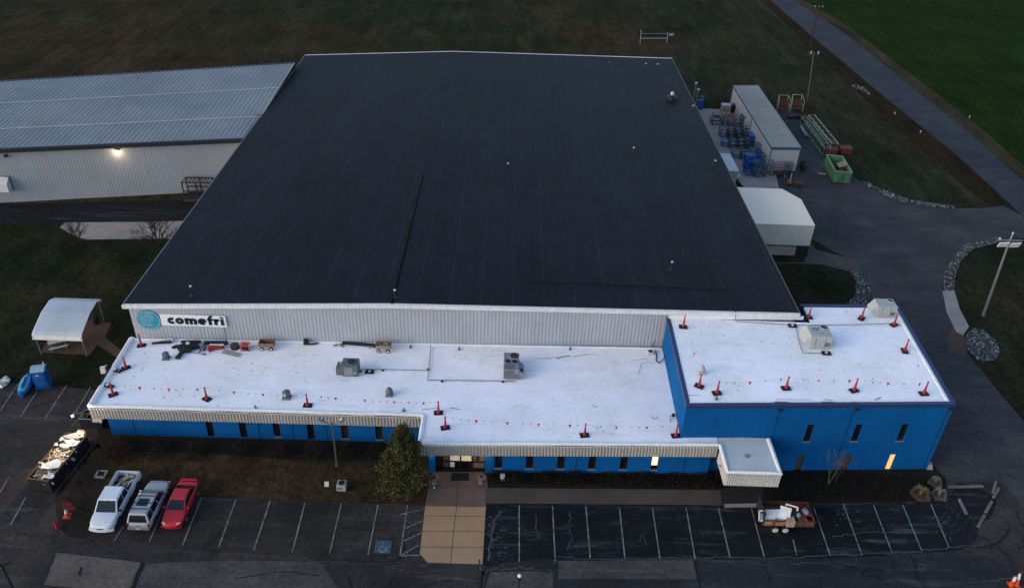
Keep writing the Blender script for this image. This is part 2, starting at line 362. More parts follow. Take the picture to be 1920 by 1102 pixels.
CREAM = siding_mat('warm_cream_siding', (0.2936, 0.3060, 0.3328), (0.2662, 0.2754, 0.2941), (0.2192, 0.2066, 0.1935))
BLUE = blue_block_mat()
TRIMW = mat('white_trim', (.72, .72, .73), .5, col2=(.58, .57, .56))
TRIMD = mat('dark_trim', (.022, .024, .035), .5)
TRIMB = mat('navy_coping', (0.0208, 0.0390, 0.1360), .4, col2=(0.0286, 0.0450, 0.1120))
FRAME = mat('dark_bronze_frame', (.012, .010, .010), .4)
GLASS = glass_mat('dark_glass', (.012, .010, .011))
GLASSB = glass_mat('brown_glass', (.030, .021, .012))
LITW = emis('lit_blind', (1.0, .70, .36), .55)
LITA = emis('dim_amber_blind', (1.0, .55, .20), .24)
GALV = mat('galvanised_metal', (.30, .33, .34), .5, .35, col2=(.22, .245, .25))
HVACG = mat('grey_unit_paint', (0.1306, 0.1488, 0.1729), .6, .1, col2=(0.0967, 0.1116, 0.1282))
HVACL = mat('pale_unit_paint', (.40, .42, .41), .6, .05, col2=(.33, .35, .34))
HVACP = mat('lilac_unit_paint', (0.2520, 0.2645, 0.3024), .6, .1, col2=(0.1890, 0.1955, 0.2352))
BLACK = mat('black_rubber', (.010, .010, .012), .7)
BLKP = mat('black_plastic', (.012, .013, .020), .45)
RED = mat('red_plastic', (.42, .012, .028), .5, col2=(.30, .010, .022))
REDP = mat('red_paint', (.48, .010, .018), .3, col2=(.40, .008, .016), coat=.6)
WHITEP = mat('white_paint', (.70, .72, .76), .35, col2=(.62, .64, .68), coat=.5)
SILVP = mat('silver_paint', (.42, .43, .44), .35, .35, col2=(.36, .37, .38), coat=.5)
CARGL = glass_mat('car_glass', (.010, .017, .020), .06)
CARGB = glass_mat('tinted_car_glass', (.008, .009, .030), .05)
TYRE = mat('tyre_rubber', (.009, .009, .010), .8)
RIM = mat('rim_metal', (.30, .31, .32), .35, .7)
CHROME = mat('chrome', (.45, .46, .48), .2, .9)
LAMPC = mat('clear_lamp', (.55, .52, .45), .15, spec=.6)
LAMPR = mat('red_lamp', (.25, .01, .01), .2)
WOOD = mat('weathered_wood', (.16, .10, .065), .8, col2=(.10, .06, .04))
WOODL = mat('pale_wood', (.34, .25, .17), .8, col2=(.24, .17, .12))
RUST = mat('rust', (.13, .045, .025), .85, col2=(.075, .028, .018))
RUSTR = mat('red_oxide', (.16, .030, .018), .8, col2=(.10, .022, .014))
STEELD = mat('dark_steel', (.026, .028, .034), .6, .3)
STEELB = mat('blue_steel', (.014, .085, .32), .5, col2=(.010, .055, .20))
STEELT = mat('teal_steel', (.035, .10, .15), .6, col2=(.022, .065, .10))
STEELG = mat('grey_steel', (.16, .17, .19), .6, col2=(.10, .11, .12))
STEELR = mat('red_steel', (.26, .085, .09), .6)
STEELY = mat('pale_yellow_steel', (.34, .33, .22), .6)
GREEN = mat('green_container_paint', (.125, .225, .125), .7, col2=(.055, .12, .06), scale=1.2, spec=.1)
GREENS = mat('pale_green_steel', (.13, .21, .17), .6)
BLUEP = mat('blue_plastic', (.010, .105, .36), .4, col2=(.008, .08, .30))
BLUEL = mat('pale_blue_sheet', (.035, .24, .42), .4, col2=(.10, .33, .45))
TARP = mat('white_sheet', (.66, .66, .66), .6, col2=(.50, .50, .50))
FOAM = mat('cream_board', (.62, .56, .44), .8, col2=(.45, .38, .27))
GALVR = mat('dull_white_panel', (.50, .50, .49), .6, col2=(.42, .42, .41))
CARDB = mat('cardboard', (.40, .21, .11), .85)
POLEM = mat('weathered_pole', (.17, .165, .165), .8, col2=(.13, .125, .12))
POLEG = mat('green_pole', (.085, .085, .055), .7)
POLEB = mat('dark_wood_pole', (.035, .022, .016), .8)
BRANCH = mat('dark_bark', (.026, .020, .018), .9)
YELLOW = mat('yellow_plastic', (.50, .42, .10), .6)
ORANGE = mat('orange_plastic', (.60, .07, .02), .5)

# ================================================================== THE SETTING
def sheet(name, pix, mat_, z):
    mb = MB(); pts = [at(*p, z) if len(p) == 2 and not isinstance(p, Vector) else p for p in pix]
    a = sum(p.x*q.y - q.x*p.y for p, q in zip(pts, pts[1:]+pts[:1]))
    if a < 0: pts = pts[::-1]
    mb.poly(pts); return tag(mb.build(name, mat_), kind='structure')
def smoothpts(pts, n=5):
    """closed polygon with its corners rounded by one Catmull-Rom pass"""
    out = []; k = len(pts)
    for i in range(k):
        p0, p1, p2, p3 = (Vector((*pts[(i+j-1) % k], 0)) for j in range(4))
        for s_ in range(n):
            t = s_/n; q = .5*((2*p1)+(-p0+p2)*t+(2*p0-5*p1+4*p2-p3)*t*t+(-p0+3*p1-3*p2+p3)*t**3); out.append((q.x, q.y))
    return out

g = MB(); g.quad((-500, -150, 0), (500, -150, 0), (500, 900, 0), (-500, 900, 0)); tag(g.build('ground', G_FIELD), kind='structure')
# crop field, verge, ditch and road at the right
road_l = [(1405, -32), (1443.6, 0), (1524, 70), (1564, 103), (1664, 187), (1781, 280), (1874, 364), (1925, 412), (2060, 535)]
road_r = [(1447, -32), (1487, 0), (1580, 60), (1714, 167), (1814, 247), (1920, 341), (2080, 470)]
ver_r = [(1462, -32), (1506, 0), (1600, 57), (1736, 160), (1838, 240), (1945, 333), (2110, 455)]
dit_l = [(1385, -32), (1425, 0), (1490, 60), (1545, 112), (1615, 180), (1700, 258), (1790, 335), (1862, 392), (1890, 405)]
def W_(l, z): return [at(*p, z) for p in l]
sheet('crop_field', [(1500, 40), *ver_r[0:], (2400, 500), (2400, -90), (1480, -90)][1:], G_CROP, .004)
vz = .008; sheet('grass_verge', W_(road_r, vz) + W_(ver_r, vz)[::-1], G_VERGE, vz)
sheet('roadside_ditch', W_(dit_l, vz) + W_(road_l[:7], vz)[::-1], G_DITCH, vz)
# lawns
sheet('roadside_grass', [at(*c, .005) for c in [(1240, 115), (1300, 70), (1390, 20), (1425, 0), (1490, 60), (1545, 112), (1615, 180), (1700, 258), (1790, 335), (1862, 392), (1890, 405), (1800, 395), (1618, 345), (1545, 292), (1497, 224), (1470, 200), (1392, 206), (1300, 206), (1200, 206)]], G_RIGHT, .005)
lz = .006
sheet('lawn', [at(*p, lz) for p in [(-80, 420), (110, 423), (420, 420), (420, 620), (240, 720), (195, 733), (-80, 714)]], G_LAWN, lz)
# asphalt
az = .012
drive = [(1905, 398), (1960, 420), (1985, 440), (1920, 446), (1872, 447), (1812, 461), (1787, 490), (1767, 540), (1770, 566), (1792, 625), (1815, 664), (1871, 732), (1925, 795), (2100, 1000), (2200, 1300),
         (1700, 1300), (1000, 1200), (1000, 945), (1420, 945), (1760, 938), (1775, 900), (1740, 860), (1640, 700), (1590, 600), (1622, 585), (1634, 556), (1620, 515), (1605, 490), (1560, 470), (1510, 440), (1420, 380), (1400, 345), (1440, 330),
         (1465, 190), (1478, 190), (1497, 222), (1545, 290), (1590, 325), (1618, 342), (1652, 361), (1690, 376), (1740, 386), (1785, 391), (1845, 390), (1880, 386)]
sheet('driveway', drive, ASPH_Y, az)
sheet('road', W_(road_l, .016) + W_(road_r, .016)[::-1], ASPH_R, .016)
park = [(-120, 716), (0, 717), (90, 722), (200, 733), (240, 760), (300, 900), (375, 931), (560, 938), (700, 943), (800, 944), (1000, 944), (1355, 947), (1358, 952), (1420, 946), (1600, 944), (1762, 936), (1800, 900), (1880, 905), (1960, 1000), (2000, 1300), (-300, 1300)]
sheet('car_park', park, ASPH, .020)
sealed = [(912, 946), (1355, 948), (1430, 953), (1600, 945), (1762, 938), (1800, 905), (1855, 925), (1868, 945), (1838, 1000), (1800, 1030), (1640, 1042), (1440, 1048), (1000, 1048), (905, 1058)]
sheet('front_lane', [(905, 1062), (1000, 1046), (1440, 1046), (1640, 1040), (1800, 1028), (1900, 1060), (1990, 1180), (1960, 1300), (850, 1300)], ASPH_E, .0225)
sheet('sealed_parking_bay', smoothpts(sealed, 3), ASPH_D, .024)
sheet('sealed_left_bay', [(265, 960), (380, 934), (560, 941), (700, 945), (740, 946), (735, 975), (690, 1000), (610, 1045), (330, 1030), (240, 1005)], ASPH_M, .0238)
for p in ([(104, 1035), (267, 1054), (247, 1112), (79, 1095)], [(1047, 1051), (1299, 1049), (1306, 1085), (1047, 1084)], [(272, 1056), (420, 1050), (600, 1052), (640, 1110), (250, 1112)], [(920, 1072), (1000, 1070), (1037, 1072), (1037, 1115), (905, 1115)]):
    sheet('asphalt_patch', p, ASPH_L if p[0] == (104, 1035) else ASPH_L2, .026)
sheet('asphalt_patch', smoothpts([(1838, 985), (1868, 968), (1895, 972), (1905, 985), (1895, 1005), (1865, 1022), (1832, 1022)], 4), ASPH, .026)
sheet('back_lane', [(-120, 387), (0, 383), (180, 378), (400, 374), (400, 412), (200, 417), (0, 420), (-120, 422)], ASPH_D, az)
sheet('grass_strip', [(-120, 372), (420, 358), (420, 374), (180, 378), (0, 383), (-120, 387)], G_VERGE, .008)
sheet('yard_slab', [(1300, 200), (1317, 204), (1350, 205), (1392, 205), (1400, 215), (1456, 334), (1461, 353), (1395, 352), (1370, 320), (1300, 215)], CONC_P, .028)
sheet('dock_apron', [(1430, 492), (1507, 492), (1520, 452), (1530, 468), (1605, 487), (1619, 513), (1590, 508), (1543, 496), (1506, 494), (1430, 494)], CONC, .028)
sheet('grass_patch', smoothpts([(1440, 494), (1506, 494), (1543, 496), (1590, 509), (1614, 522), (1633, 552), (1622, 585), (1600, 615), (1440, 615)], 3), G_LAWN, .024)
sheet('grass_island', smoothpts([(1920, 448), (1874, 450), (1818, 465), (1793, 492), (1782, 540), (1792, 570), (1812, 615), (1830, 645), (1880, 735), (2000, 860), (2250, 900), (2300, 560), (2050, 450)], 3), G_LAWN, .024)
sheet('concrete_kerb_strip', [(1767, 545), (1789, 543), (1800, 580), (1817, 612), (1806, 628), (1793, 622), (1775, 585)], CONC_P, .030)
sheet('dirt_stain', smoothpts([(1791, 608), (1806, 626), (1813, 650), (1806, 668), (1796, 652), (1786, 662), (1775, 640), (1782, 622)], 4), DIRT, .0165)
sheet('concrete_pad', [(112, 426), (122, 417), (275, 416), (420, 412), (420, 446), (158, 449), (135, 440)], CONC_P, .016)
# lawn in front of the long wing, with the mulched island at its left end
lawn = [(190, 780), (174, 834), (140, 876), (104, 920), (104, 960), (112, 990), (130, 1006), (158, 1009), (172, 1000), (182, 975), (215, 925), (260, 912), (375, 929), (560, 937), (700, 942), (796, 943), (806, 890), (808, 840), (780, 800)]
sheet('front_lawn', lawn, G_FRONT, .032)
sheet('mulch_island', smoothpts([(176, 832), (142, 876), (106, 920), (106, 960), (114, 990), (132, 1004), (156, 1007), (170, 998), (178, 970), (190, 930), (196, 880), (190, 840)], 3), MULCH, .036)
sheet('planting_bed', [(185, 800), (780, 822), (766, 850), (690, 866), (560, 862), (400, 850), (215, 846), (180, 838)], MULCH, .036)
sheet('planting_bed', [(910, 870), (1360, 870), (1358, 916), (910, 912)], MULCH, .036)
sheet('planting_bed', [(1400, 880), (1752, 878), (1775, 905), (1772, 936), (1600, 943), (1425, 945)], MULCH, .036)
# paved entrance
sheet('walkway', [(908, 914), (1030, 915), (1352, 918), (1355, 946), (910, 943)], CONC, .040)
sheet('entrance_pavement', [(816, 884), (906, 884), (913, 893), (914, 912), (911.5, 942), (911, 952), (797, 950), (803, 912), (805, 893)], CONC_B, .044)
sheet('entrance_pavement', [(797.3, 948), (911.2, 950), (910, 965), (904.7, 1057), (802, 1054), (787, 1037)], CONC_T, .048)
sheet('entrance_floor', [(1349, 895), (1432, 895), (1430, 946), (1353, 946)], mat('dark_paving', (.022, .020, .019), .9), .041)
sheet('canopy_step', [(1358, 944), (1427, 943), (1428, 950), (1359, 951)], CONC_P, .046)
jm = MB(); jz = .052
for pl in ([(858, 905), (856, 950), (850, 1000), (845, 1055)], [(804, 912), (913, 912)], [(799, 938.5), (911, 938.5)], [(796, 966.5), (910, 967)], [(792, 995), (908, 996)], [(789, 1024.5), (906, 1026)],
           [(912, 914), (911, 943)], [(946, 915), (945, 943)], [(1080, 917), (1080, 943)], [(1292, 918), (1292, 944)], [(1185, 917), (1185, 944)]):
    jm.ribbon([at(*p, jz) for p in pl], .05)
tag(jm.build('pavement_joints', JOINT), kind='structure')
# painted lines
pm = MB(); pz = .056
LINES = [((1098.5, 948.5), (1106.5, 1044.5)), ((1161.5, 951), (1171.8, 1047)), ((1223.3, 951), (1237.6, 1047)), ((1286.4, 951), (1303.6, 1048)), ((1347, 951), (1369, 1045)), ((1409, 952), (1433, 1043.5)),
         ((1525.8, 951), (1556.8, 1040)), ((1580.8, 943), (1616.4, 1040)), ((1638, 946), (1672.5, 1034.5)), ((1692, 944), (1727.5, 1030)), ((1744.7, 943), (1780, 1026.5)), ((1486.9, 1010), (1493.8, 1040)),
         ((973.5, 947), (973.5, 1052)), ((1036, 948), (1041, 1052)), ((442.4, 935.5), (410, 1025)), ((506.5, 938), (476, 1030)), ((572, 941), (548, 1034)), ((640, 943), (618, 1037)), ((708.7, 946), (690, 1039)), ((764, 946), (750, 1041)),
         ((750, 1041), (786.5, 1040)), ((750, 1041), (786.3, 1020.5)), ((753.5, 1015), (790, 998)), ((757, 991), (792, 975.5)), ((750, 964), (795.5, 953)),
         ((316.5, 929), (280, 1015)), ((378, 932), (342, 1022)), ((232, 985), (214, 1013)), ((33.4, 720), (0, 770)), ((69, 734), (37.6, 782)), ((125, 721.5), (84.5, 784)), ((170, 725), (134, 786)), ((18, 893), (-5, 930)), ((48, 932), (20, 983)), ((-3, 862), (-30, 910))]
for a, b in LINES:
    pm.ribbon([at(*a, pz), at(*b, pz)], .10)
tag(pm.build('parking_lines', PAINT), kind='structure')
# painted wheelchair bay
hb = [at(705, 1011.5, pz), at(735, 1013, pz), at(732, 1037.5, pz), at(701, 1036, pz)]
bl = MB(); bl.poly(hb[::-1] if False else [hb[3], hb[2], hb[1], hb[0]]); tag(bl.build('painted_bay_square', mat('faded_blue_paint', (.050, .105, .155), .85, col2=(.03, .05, .07), scale=1.5, fine=4)), kind='structure')
ou = (hb[2]-hb[3]) / 1.0; ov = (hb[0]-hb[3])
wm = MB(); hz = Vector((0, 0, .004))
def hp(u, v): return hb[3] + ou*u + ov*v + hz
def arc(cx, cy, r, a0, a1, n=12): return [hp(cx+r*math.cos(R(a0+(a1-a0)*i/n)), cy+r*math.sin(R(a0+(a1-a0)*i/n))) for i in range(n+1)]
wm.poly(arc(.47, .80, .075, 0, 330))
wm.ribbon([hp(.47, .70), hp(.49, .44), hp(.68, .44), hp(.76, .20), hp(.86, .23)], .11); wm.ribbon([hp(.47, .58), hp(.66, .58)], .09); wm.ribbon(arc(.50, .33, .22, 105, 345), .10)
tag(wm.build('painted_wheelchair_symbol', PAINT), kind='structure')
# cracks, seams and filler
ck = MB(); cz = .054
def wander(pl, amp, n=7):
    out = []; P_ = [at(*p, cz) for p in pl]
    for a, b in zip(P_, P_[1:]):
        for i in range(n): q = a.lerp(b, i/n); q += Vector((random.uniform(-amp, amp), random.uniform(-amp, amp), 0)); out.append(q)
    return out + [P_[-1]]
for pl, w in (([(1309, 985), (1301, 1042), (1306, 1068), (1314, 1105)], .12), ([(104, 1035), (92, 1065), (79, 1095)], .10), ([(267, 1054), (255, 1085), (246, 1105)], .28), ([(153, 1062), (148, 1078)], .14), ([(1893, 990), (1888, 1000), (1875, 1014), (1855, 1024), (1832, 1026)], .16),
              ([(640, 990), (690, 991), (725, 993)], .08), ([(640, 1049), (690, 1053), (745, 1051), (760, 1020)], .07), ([(653, 1080), (661, 1110)], .12), ([(737, 1080), (727, 1110)], .08), ([(1870, 1020), (1905, 1060)], .07), ([(1673, 1050), (1678, 1075)], .07), ([(800, 1094), (850, 1088)], .06), ([(440, 1085), (520, 1070), (600, 1078)], .06), ([(905, 1070), (903, 1105)], .16)):
    ck.ribbon(wander(pl, .05), w)
tag(ck.build('asphalt_cracks', CRACK), kind='structure')
sm = MB()
for pl, w in (([(1041, 1044), (1110, 1046), (1240, 1046), (1300, 1046), (1380, 1044), (1480, 1045), (1560, 1041), (1680, 1035), (1760, 1029), (1790, 1024), (1830, 1022)], .10), ([(910, 1068), (980, 1064), (1035, 1069)], .10), ([(900, 1050), (906, 1100)], .14), ([(1300, 1050), (1306, 1090)], .06), ([(1660, 985), (1720, 983), (1780, 979)], .07), ([(1560, 1006), (1610, 999), (1690, 996)], .07), ([(1480, 1055), (1550, 1053)], .08), ([(480, 1040), (620, 1052), (745, 1060)], .05),
              ([(1770, 858), (1795, 861)], .10), ([(1765, 877), (1812, 880)], .08), ([(1770, 890), (1850, 893)], .06), ([(1820, 1092), (1880, 1085), (1930, 1072)], .10), ([(1005, 960), (1004, 985), (1010, 1010)], .08), ([(1070, 960), (1066, 985), (1074, 1010), (1062, 1030)], .08), ([(1200, 1015), (1205, 1000), (1210, 1018)], .07), ([(940, 955), (925, 980), (922, 1010), (915, 1050)], .18), ([(405, 950), (398, 980), (385, 1010)], .05), ([(690, 945), (700, 975), (688, 1005)], .05), ([(768, 1020), (762, 1045), (758, 1060)], .07), ([(775, 1045), (770, 1060)], .06), ([(780, 1060), (810, 1058)], .10), ([(720, 1062), (790, 1072), (860, 1068)], .06)):
    sm.ribbon(wander(pl, .12, 9), w)
tag(sm.build('crack_filler', SEAMW), kind='structure')
# scuffed pale blotches beside the pavement
bm_ = MB()
for k in range(420):
    x, y = random.choice(((755, 985), (935, 975), (925, 1000), (770, 965), (1790, 965), (1770, 985), (1590, 955), (940, 1035))); c = at(x+random.gauss(0, 15), y+random.gauss(0, 18), .0285)
    if any(abs(c.x - q) < 0 for q in (0,)): continue
    a0 = random.random()*6; r0 = random.uniform(.015,.085)*random.choice((.6, 1, 1.4))
    bm_.poly([c + Vector((math.cos(a0+i*.9)*r0*random.uniform(.5, 1.6), math.sin(a0+i*.9)*r0*random.uniform(.5, 1.3), k*.00002)) for i in range(7)])
tag(bm_.build('worn_asphalt_spots', mat('worn_spot', (.075, .073, .080), .9, col2=(.035, .035, .040), scale=3)), kind='structure')
# far path
fp = MB(); fp.ribbon([at(-60, 36, .01), at(60, 24, .01), at(150, 9, .01), at(300, -8, .01)], .7); fp.ribbon([at(-60, 29, .01), at(60, 18, .01), at(150, 3, .01), at(300, -13, .01)], .5); tag(fp.build('field_track', G_VERGE), kind='structure')

# stones: many small angular rocks
def rocks(name, label, pix, n, smin, smax, mats, cat='stones'):
    mb = MB(); pts = [at(*p) for p in pix]; xs = [p.x for p in pts]; ys = [p.y for p in pts]; k = 0
    def inside(x, y):
        c = False; j = len(pts)-1
        for i in range(len(pts)):
            if (pts[i].y > y) != (pts[j].y > y) and x < (pts[j].x-pts[i].x)*(y-pts[i].y)/(pts[j].y-pts[i].y)+pts[i].x: c = not c
            j = i
        return c
    while k < n:
        x, y = random.uniform(min(xs), max(xs)), random.uniform(min(ys), max(ys))
        if not inside(x, y): continue
        k += 1; s_ = random.uniform(smin, smax)*random.choice((.6, 1, 1)); m = Matrix.Rotation(random.random()*6.3, 3, 'Z') @ Matrix.Rotation(random.uniform(-.6, .6), 3, 'X')
        mb.box((x, y, s_*.3+.03), (s_*random.uniform(.7, 1.3), s_*random.uniform(.6, 1.1), s_*.7), taper=random.uniform(.45, .8), M=m)
    m, nt, b = newmat(name+'_stone'); gg = nt.nodes.new('ShaderNodeNewGeometry'); r = nt.nodes.new('ShaderNodeValToRGB'); nt.links.new(gg.outputs['Random Per Island'], r.inputs[0])
    r.color_ramp.elements[0].color = (.018, .018, .019, 1); r.color_ramp.elements[1].color = (.30, .295, .29, 1); e = r.color_ramp.elements.new(.7); e.color = (.055, .054, .053, 1)
    nt.links.new(r.outputs[0], b.inputs['Base Color']); b.inputs['Roughness'].default_value = .9
    return tag(mb.build(name, m), label, cat, kind='stuff')
rocks('riprap', 'grey riprap stones heaped along the curved kerb of the right grass island', [(1768, 543), (1770, 515), (1785, 485), (1808, 460), (1872, 446), (1880, 452), (1822, 468), (1800, 490), (1790, 520), (1787, 545)], 1900, .08, .26, None)
rocks('riprap', 'round bed of grey stones beside the driveway near the red dirt', [(1812, 628), (1824, 615), (1845, 620), (1866, 640), (1872, 660), (1866, 676), (1840, 678), (1826, 668), (1812, 650)], 2200, .08, .26, None)
rocks('riprap', 'pale riprap spilling down between the grass patch and the driveway', [(1592, 508), (1616, 514), (1632, 545), (1628, 575), (1600, 582), (1575, 582), (1604, 555), (1606, 530)], 1500, .08, .26, None)
rocks('riprap', 'row of white stones edging the grass beyond the green container', [(1618, 338), (1640, 350), (1690, 371), (1740, 381), (1790, 387), (1790, 391), (1740, 387), (1690, 378), (1650, 361), (1616, 343)], 900, .10, .28, None)
rocks('riprap', 'small scatter of white stones in the far roadside ditch', [(1592, 158), (1610, 160), (1632, 174), (1630, 178), (1606, 168)], 110, .14, .32, None)

# ================================================================== BUILDINGS
# --- the big hall
hall = thing('main_hall', 'large hall with a huge low-pitched charcoal roof and pale ribbed front wall', 'hall', at(735, 636, 0))
ZL, ZRI, ZR = 8.0, 8.75, 8.2
fl, fr_, frd = at(230, 571, ZL), at(1500, 588, ZR), at(735, 570, ZRI); bl_, br_, brd = at(572, 104, ZL), at(1260, 110, ZR), at(850, 97, ZRI)
mb = MB(); dz = Vector((0, 0, -.22))
mb.quad(fl, frd, brd, bl_); mb.quad(frd, fr_, br_, brd)
mb.quad(fl+dz, bl_+dz, brd+dz, frd+dz); mb.quad(frd+dz, brd+dz, br_+dz, fr_+dz)
for a, b in ((fl, frd), (frd, fr_), (fr_, br_), (br_, brd), (brd, bl_), (bl_, fl)): mb.quad(a+dz, b+dz, b, a)
roof = mb.build('roof', HROOF, hall)
up = Vector((0, 0, .02)); fwd = Vector((0, -1, 0))
t = MB()
for a, b in ((fl, frd), (frd, fr_)):
    a, b = a + Vector((-.05 if a is fl else 0, 0, 0)), b
    t.loft([[q + Vector((0, .10, .03)), q + Vector((0, .10, -.36)), q + Vector((0, -.16, -.36)), q + Vector((0, -.16, .03))] for q in (a, b)])
t.build('front_gutter', TRIMW, roof)
t = MB()
for a, b in ((bl_, brd), (brd, br_)): t.loft([[q + Vector((0, .12, .05)), q + Vector((0, .12, -.2)), q + Vector((0, -.06, -.2)), q + Vector((0, -.06, .05))] for q in (a, b)])
t.build('rear_trim', TRIMW, roof)
t = MB(); tr_ = MB()
for a, b, m_ in ((fl, bl_, t), (fr_, br_, tr_)): m_.loft([[q + Vector((.06, 0, .04)), q + Vector((.06, 0, -.3)), q + Vector((-.06, 0, -.3)), q + Vector((-.06, 0, .04))] for q in (a, b)])
t.build('side_trim', STEELG, roof); tr_.build('side_trim', mat('brown_trim', (.09, .075, .06), .6), roof)
t = MB()
for k in range(14):
    a, b = frd.lerp(brd, k/14*.36), frd.lerp(brd, (k+1)/14*.36)
    w0 = .17 - k*.006; t.loft([[q + Vector((-w0, 0, .005-.22*w0*.04)), q + Vector((-w0*.6, 0, .07)), q + Vector((w0*.6, 0, .05)), q + Vector((w0, 0, .0))] for q in (a, b)])
t.build('ridge_cap', mat('black_cap', (.0040, .0045, .0066), .8, spec=.1), roof)
# patched sheets: dark lap lines
def onroof(px, py):
    for k in range(60):
        pass
    z = 8.4
    for k in range(8):
        p = at(px, py, z); q = (frd.x + (brd.x-frd.x)*(p.y-frd.y)/(brd.y-frd.y))
        e = fl.x + (bl_.x-fl.x)*(p.y-fl.y)/(bl_.y-fl.y) if p.x < q else fr_.x + (br_.x-fr_.x)*(p.y-fr_.y)/(br_.y-fr_.y)
        z = ZRI + ((ZL if p.x < q else ZR) - ZRI)*(p.x-q)/(e-q)
    return at(px, py, z)
for pl in ([(560, 311), (640, 308), (795, 308)], [(795, 308), (780, 368)], [(885, 322), (880, 368)], [(885, 322), (1000, 322)]):
    P_ = [onroof(*p) + Vector((0, 0, .012)) for p in pl]
    t = MB(); t.ribbon(P_, .09); t.build('sheet_lap', mat('black_lap', (.012, .013, .02), .8), roof)
WY = 60.95
xl, xr, xb = fl.x+.35, fr_.x-.3, frd.x
gz = lambda x: (ZL + (ZRI-ZL)*(x-fl.x)/(frd.x-fl.x) if x < frd.x else ZRI + (ZR-ZRI)*(x-frd.x)/(fr_.x-frd.x)) - .25
w = MB()
f0, f1, fm = (xl, fl.y+.18), (xr, fr_.y+.18), (xb, frd.y+.18)
corr(w, f0, fm, 0, lambda t_: gz(xl + (xb-xl)*t_), .34, .014, .4); corr(w, fm, f1, 0, lambda t_: gz(xb + (xr-xb)*t_), .34, .014, .4)
bL, bR = (bl_.x+.3, bl_.y-.2), (br_.x-.3, br_.y-.2)
corr(w, f1, bR, 0, ZR-.25, .6, .04); corr(w, bR, bL, 0, ZL-.2, .6, .04); corr(w, bL, f0, 0, ZL-.25, .6, .04)
w.build('wall', SIDING, hall)

for px, py, s_ in ((527, 150, 1), (508, 181, .8), (483, 217, .6)):
    c = MB(); u_ = (py-104)/(571-104); pt = bl_.lerp(fl, (bl_.y - at(px, py, ZL).y)/(bl_.y-fl.y)); c.box(pt+Vector((-.5*s_, 0, .05)), (1.5*s_, .14, .12), rz=.12); c.build('gutter_bracket', TRIMD, roof)
# sign on the hall front
def hall_front_y(x): return f0[1] + (fm[1]-f0[1])*(x-xl)/(xb-xl)
s0, s1 = at(320, 600, 6.7), at(425, 603, 6.7); sy = hall_front_y(-28) - .12
sg = thing('wall_sign', 'comefri sign, blue wave disc and bold black lettering on white, on the ribbed hall wall', 'sign', (-30, sy, 5.6))
def on_front(px, py):
    """point of the hall front plane at that pixel"""
    d = ROT @ Vector((px-960, -(py-551), -FPX)); t_ = sy/d.y; return Vector((d.x*t_, sy, CAMH+d.z*t_))
c0 = on_front(279, 599.5); rx = (on_front(302, 600).x - on_front(257, 599).x)/2
dsk = MB(); dsk.tube(c0+Vector((0, .03, 0)), c0+Vector((0, -.05, 0)), rx, n=48)
DISC = mat('turquoise_disc', (.020, .27, .40), .5, col2=(.025, .23, .32)); DISCP = mat('pale_wave_blue', (.30, .55, .62), .5)
do = dsk.build('disc', DISC, sg)
ring = MB()
def arcy(c, r, a0, a1, w_, n=28, y=-.062):
    for i in range(n):
        a, b = R(a0+(a1-a0)*i/n), R(a0+(a1-a0)*(i+1)/n)
        p = lambda rr, an: Vector((c.x+rr*math.cos(an), c.y+y, c.z+rr*math.sin(an)))
        ring.quad(p(r-w_/2, a), p(r+w_/2, a), p(r+w_/2, b), p(r-w_/2, b))
arcy(c0, rx*.93, 0, 360, .05); arcy(c0, rx*.86, 20, 330, .035, y=-.064)
for k in range(5):
    arcy(c0+Vector((.10+.05*k, 0, -.06*k)), rx*(.74-.13*k), 70-8*k, 235+14*k, .075-.006*k, y=-.066-.002*k)
for k in range(6): arcy(c0+Vector((.30-.12*k, 0, .16+.08*k)), .10+.02*k, -20, 120, .04, 10, y=-.08-.002*k)
ring.build('wave_emblem', DISCP, do)
a, b = on_front(309, 588.5), on_front(425, 613)
a.z = max(a.z, b.z + 1.15)
pn = MB(); pn.box(((a.x+b.x)/2-.22, sy-.015, (a.z+b.z)/2), (b.x-a.x+.55, .05, a.z-b.z)); po = pn.build('panel', mat('sign_white', (.74, .74, .76), .5, col2=(.68, .68, .70)), sg)
LW, LH = b.x-a.x, a.z-b.z
# heavy rounded lettering drawn as strokes
lt = MB(); INK = mat('sign_black', (.008, .009, .020), .5)
def done():
    global lt
    lt.build('letter', INK, po); lt = MB()
LZ = b.z + LH*.17; XH = LH*.56; st = XH*.385
def stroke(pts, w_, closed=False):
    P_ = [Vector((p[0], 0, p[1])) for p in pts]; n = len(P_); L = []
    for i in range(n):
        d = (P_[(i+1) % n if closed else min(i+1, n-1)] - P_[(i-1) % n if closed else max(i-1, 0)]).normalized(); o = Vector((-d.z, 0, d.x))*w_/2; L.append((P_[i]+o, P_[i]-o))
    if closed: L.append(L[0])
    for (p, q), (r_, s_) in zip(L, L[1:]):
        for y0 in (-.068,): lt.quad(*[Vector((v.x, sy+y0, v.z)) for v in (q, s_, r_, p)])
def el(cx, cz_, rx_, rz_, a0, a1, n=22): return [(cx+rx_*math.cos(R(a0+(a1-a0)*i/n)), cz_+rz_*math.sin(R(a0+(a1-a0)*i/n))) for i in range(n+1)]
u = LW/7.75; x = a.x + u*.16; r_x, r_z = u*.36, XH*.5-st/2; zc = LZ+XH/2; e1 = r_x+st/2*1.1
stw = st*1.12
stroke(el(x+e1, zc, r_x, r_z, 48, 312), stw); x += 2*e1*.90; done()   # c
stroke(el(x+e1, zc, r_x, r_z, 0, 360)[:-1], stw, True); x += 2*e1+u*.13; done()   # o
mwid = u*1.58                                                                                           # m
for k in range(3): stroke([(x+stw/2+k*(mwid-stw)/2, LZ), (x+stw/2+k*(mwid-stw)/2, LZ+XH*(1 if k == 0 else .72))], stw)
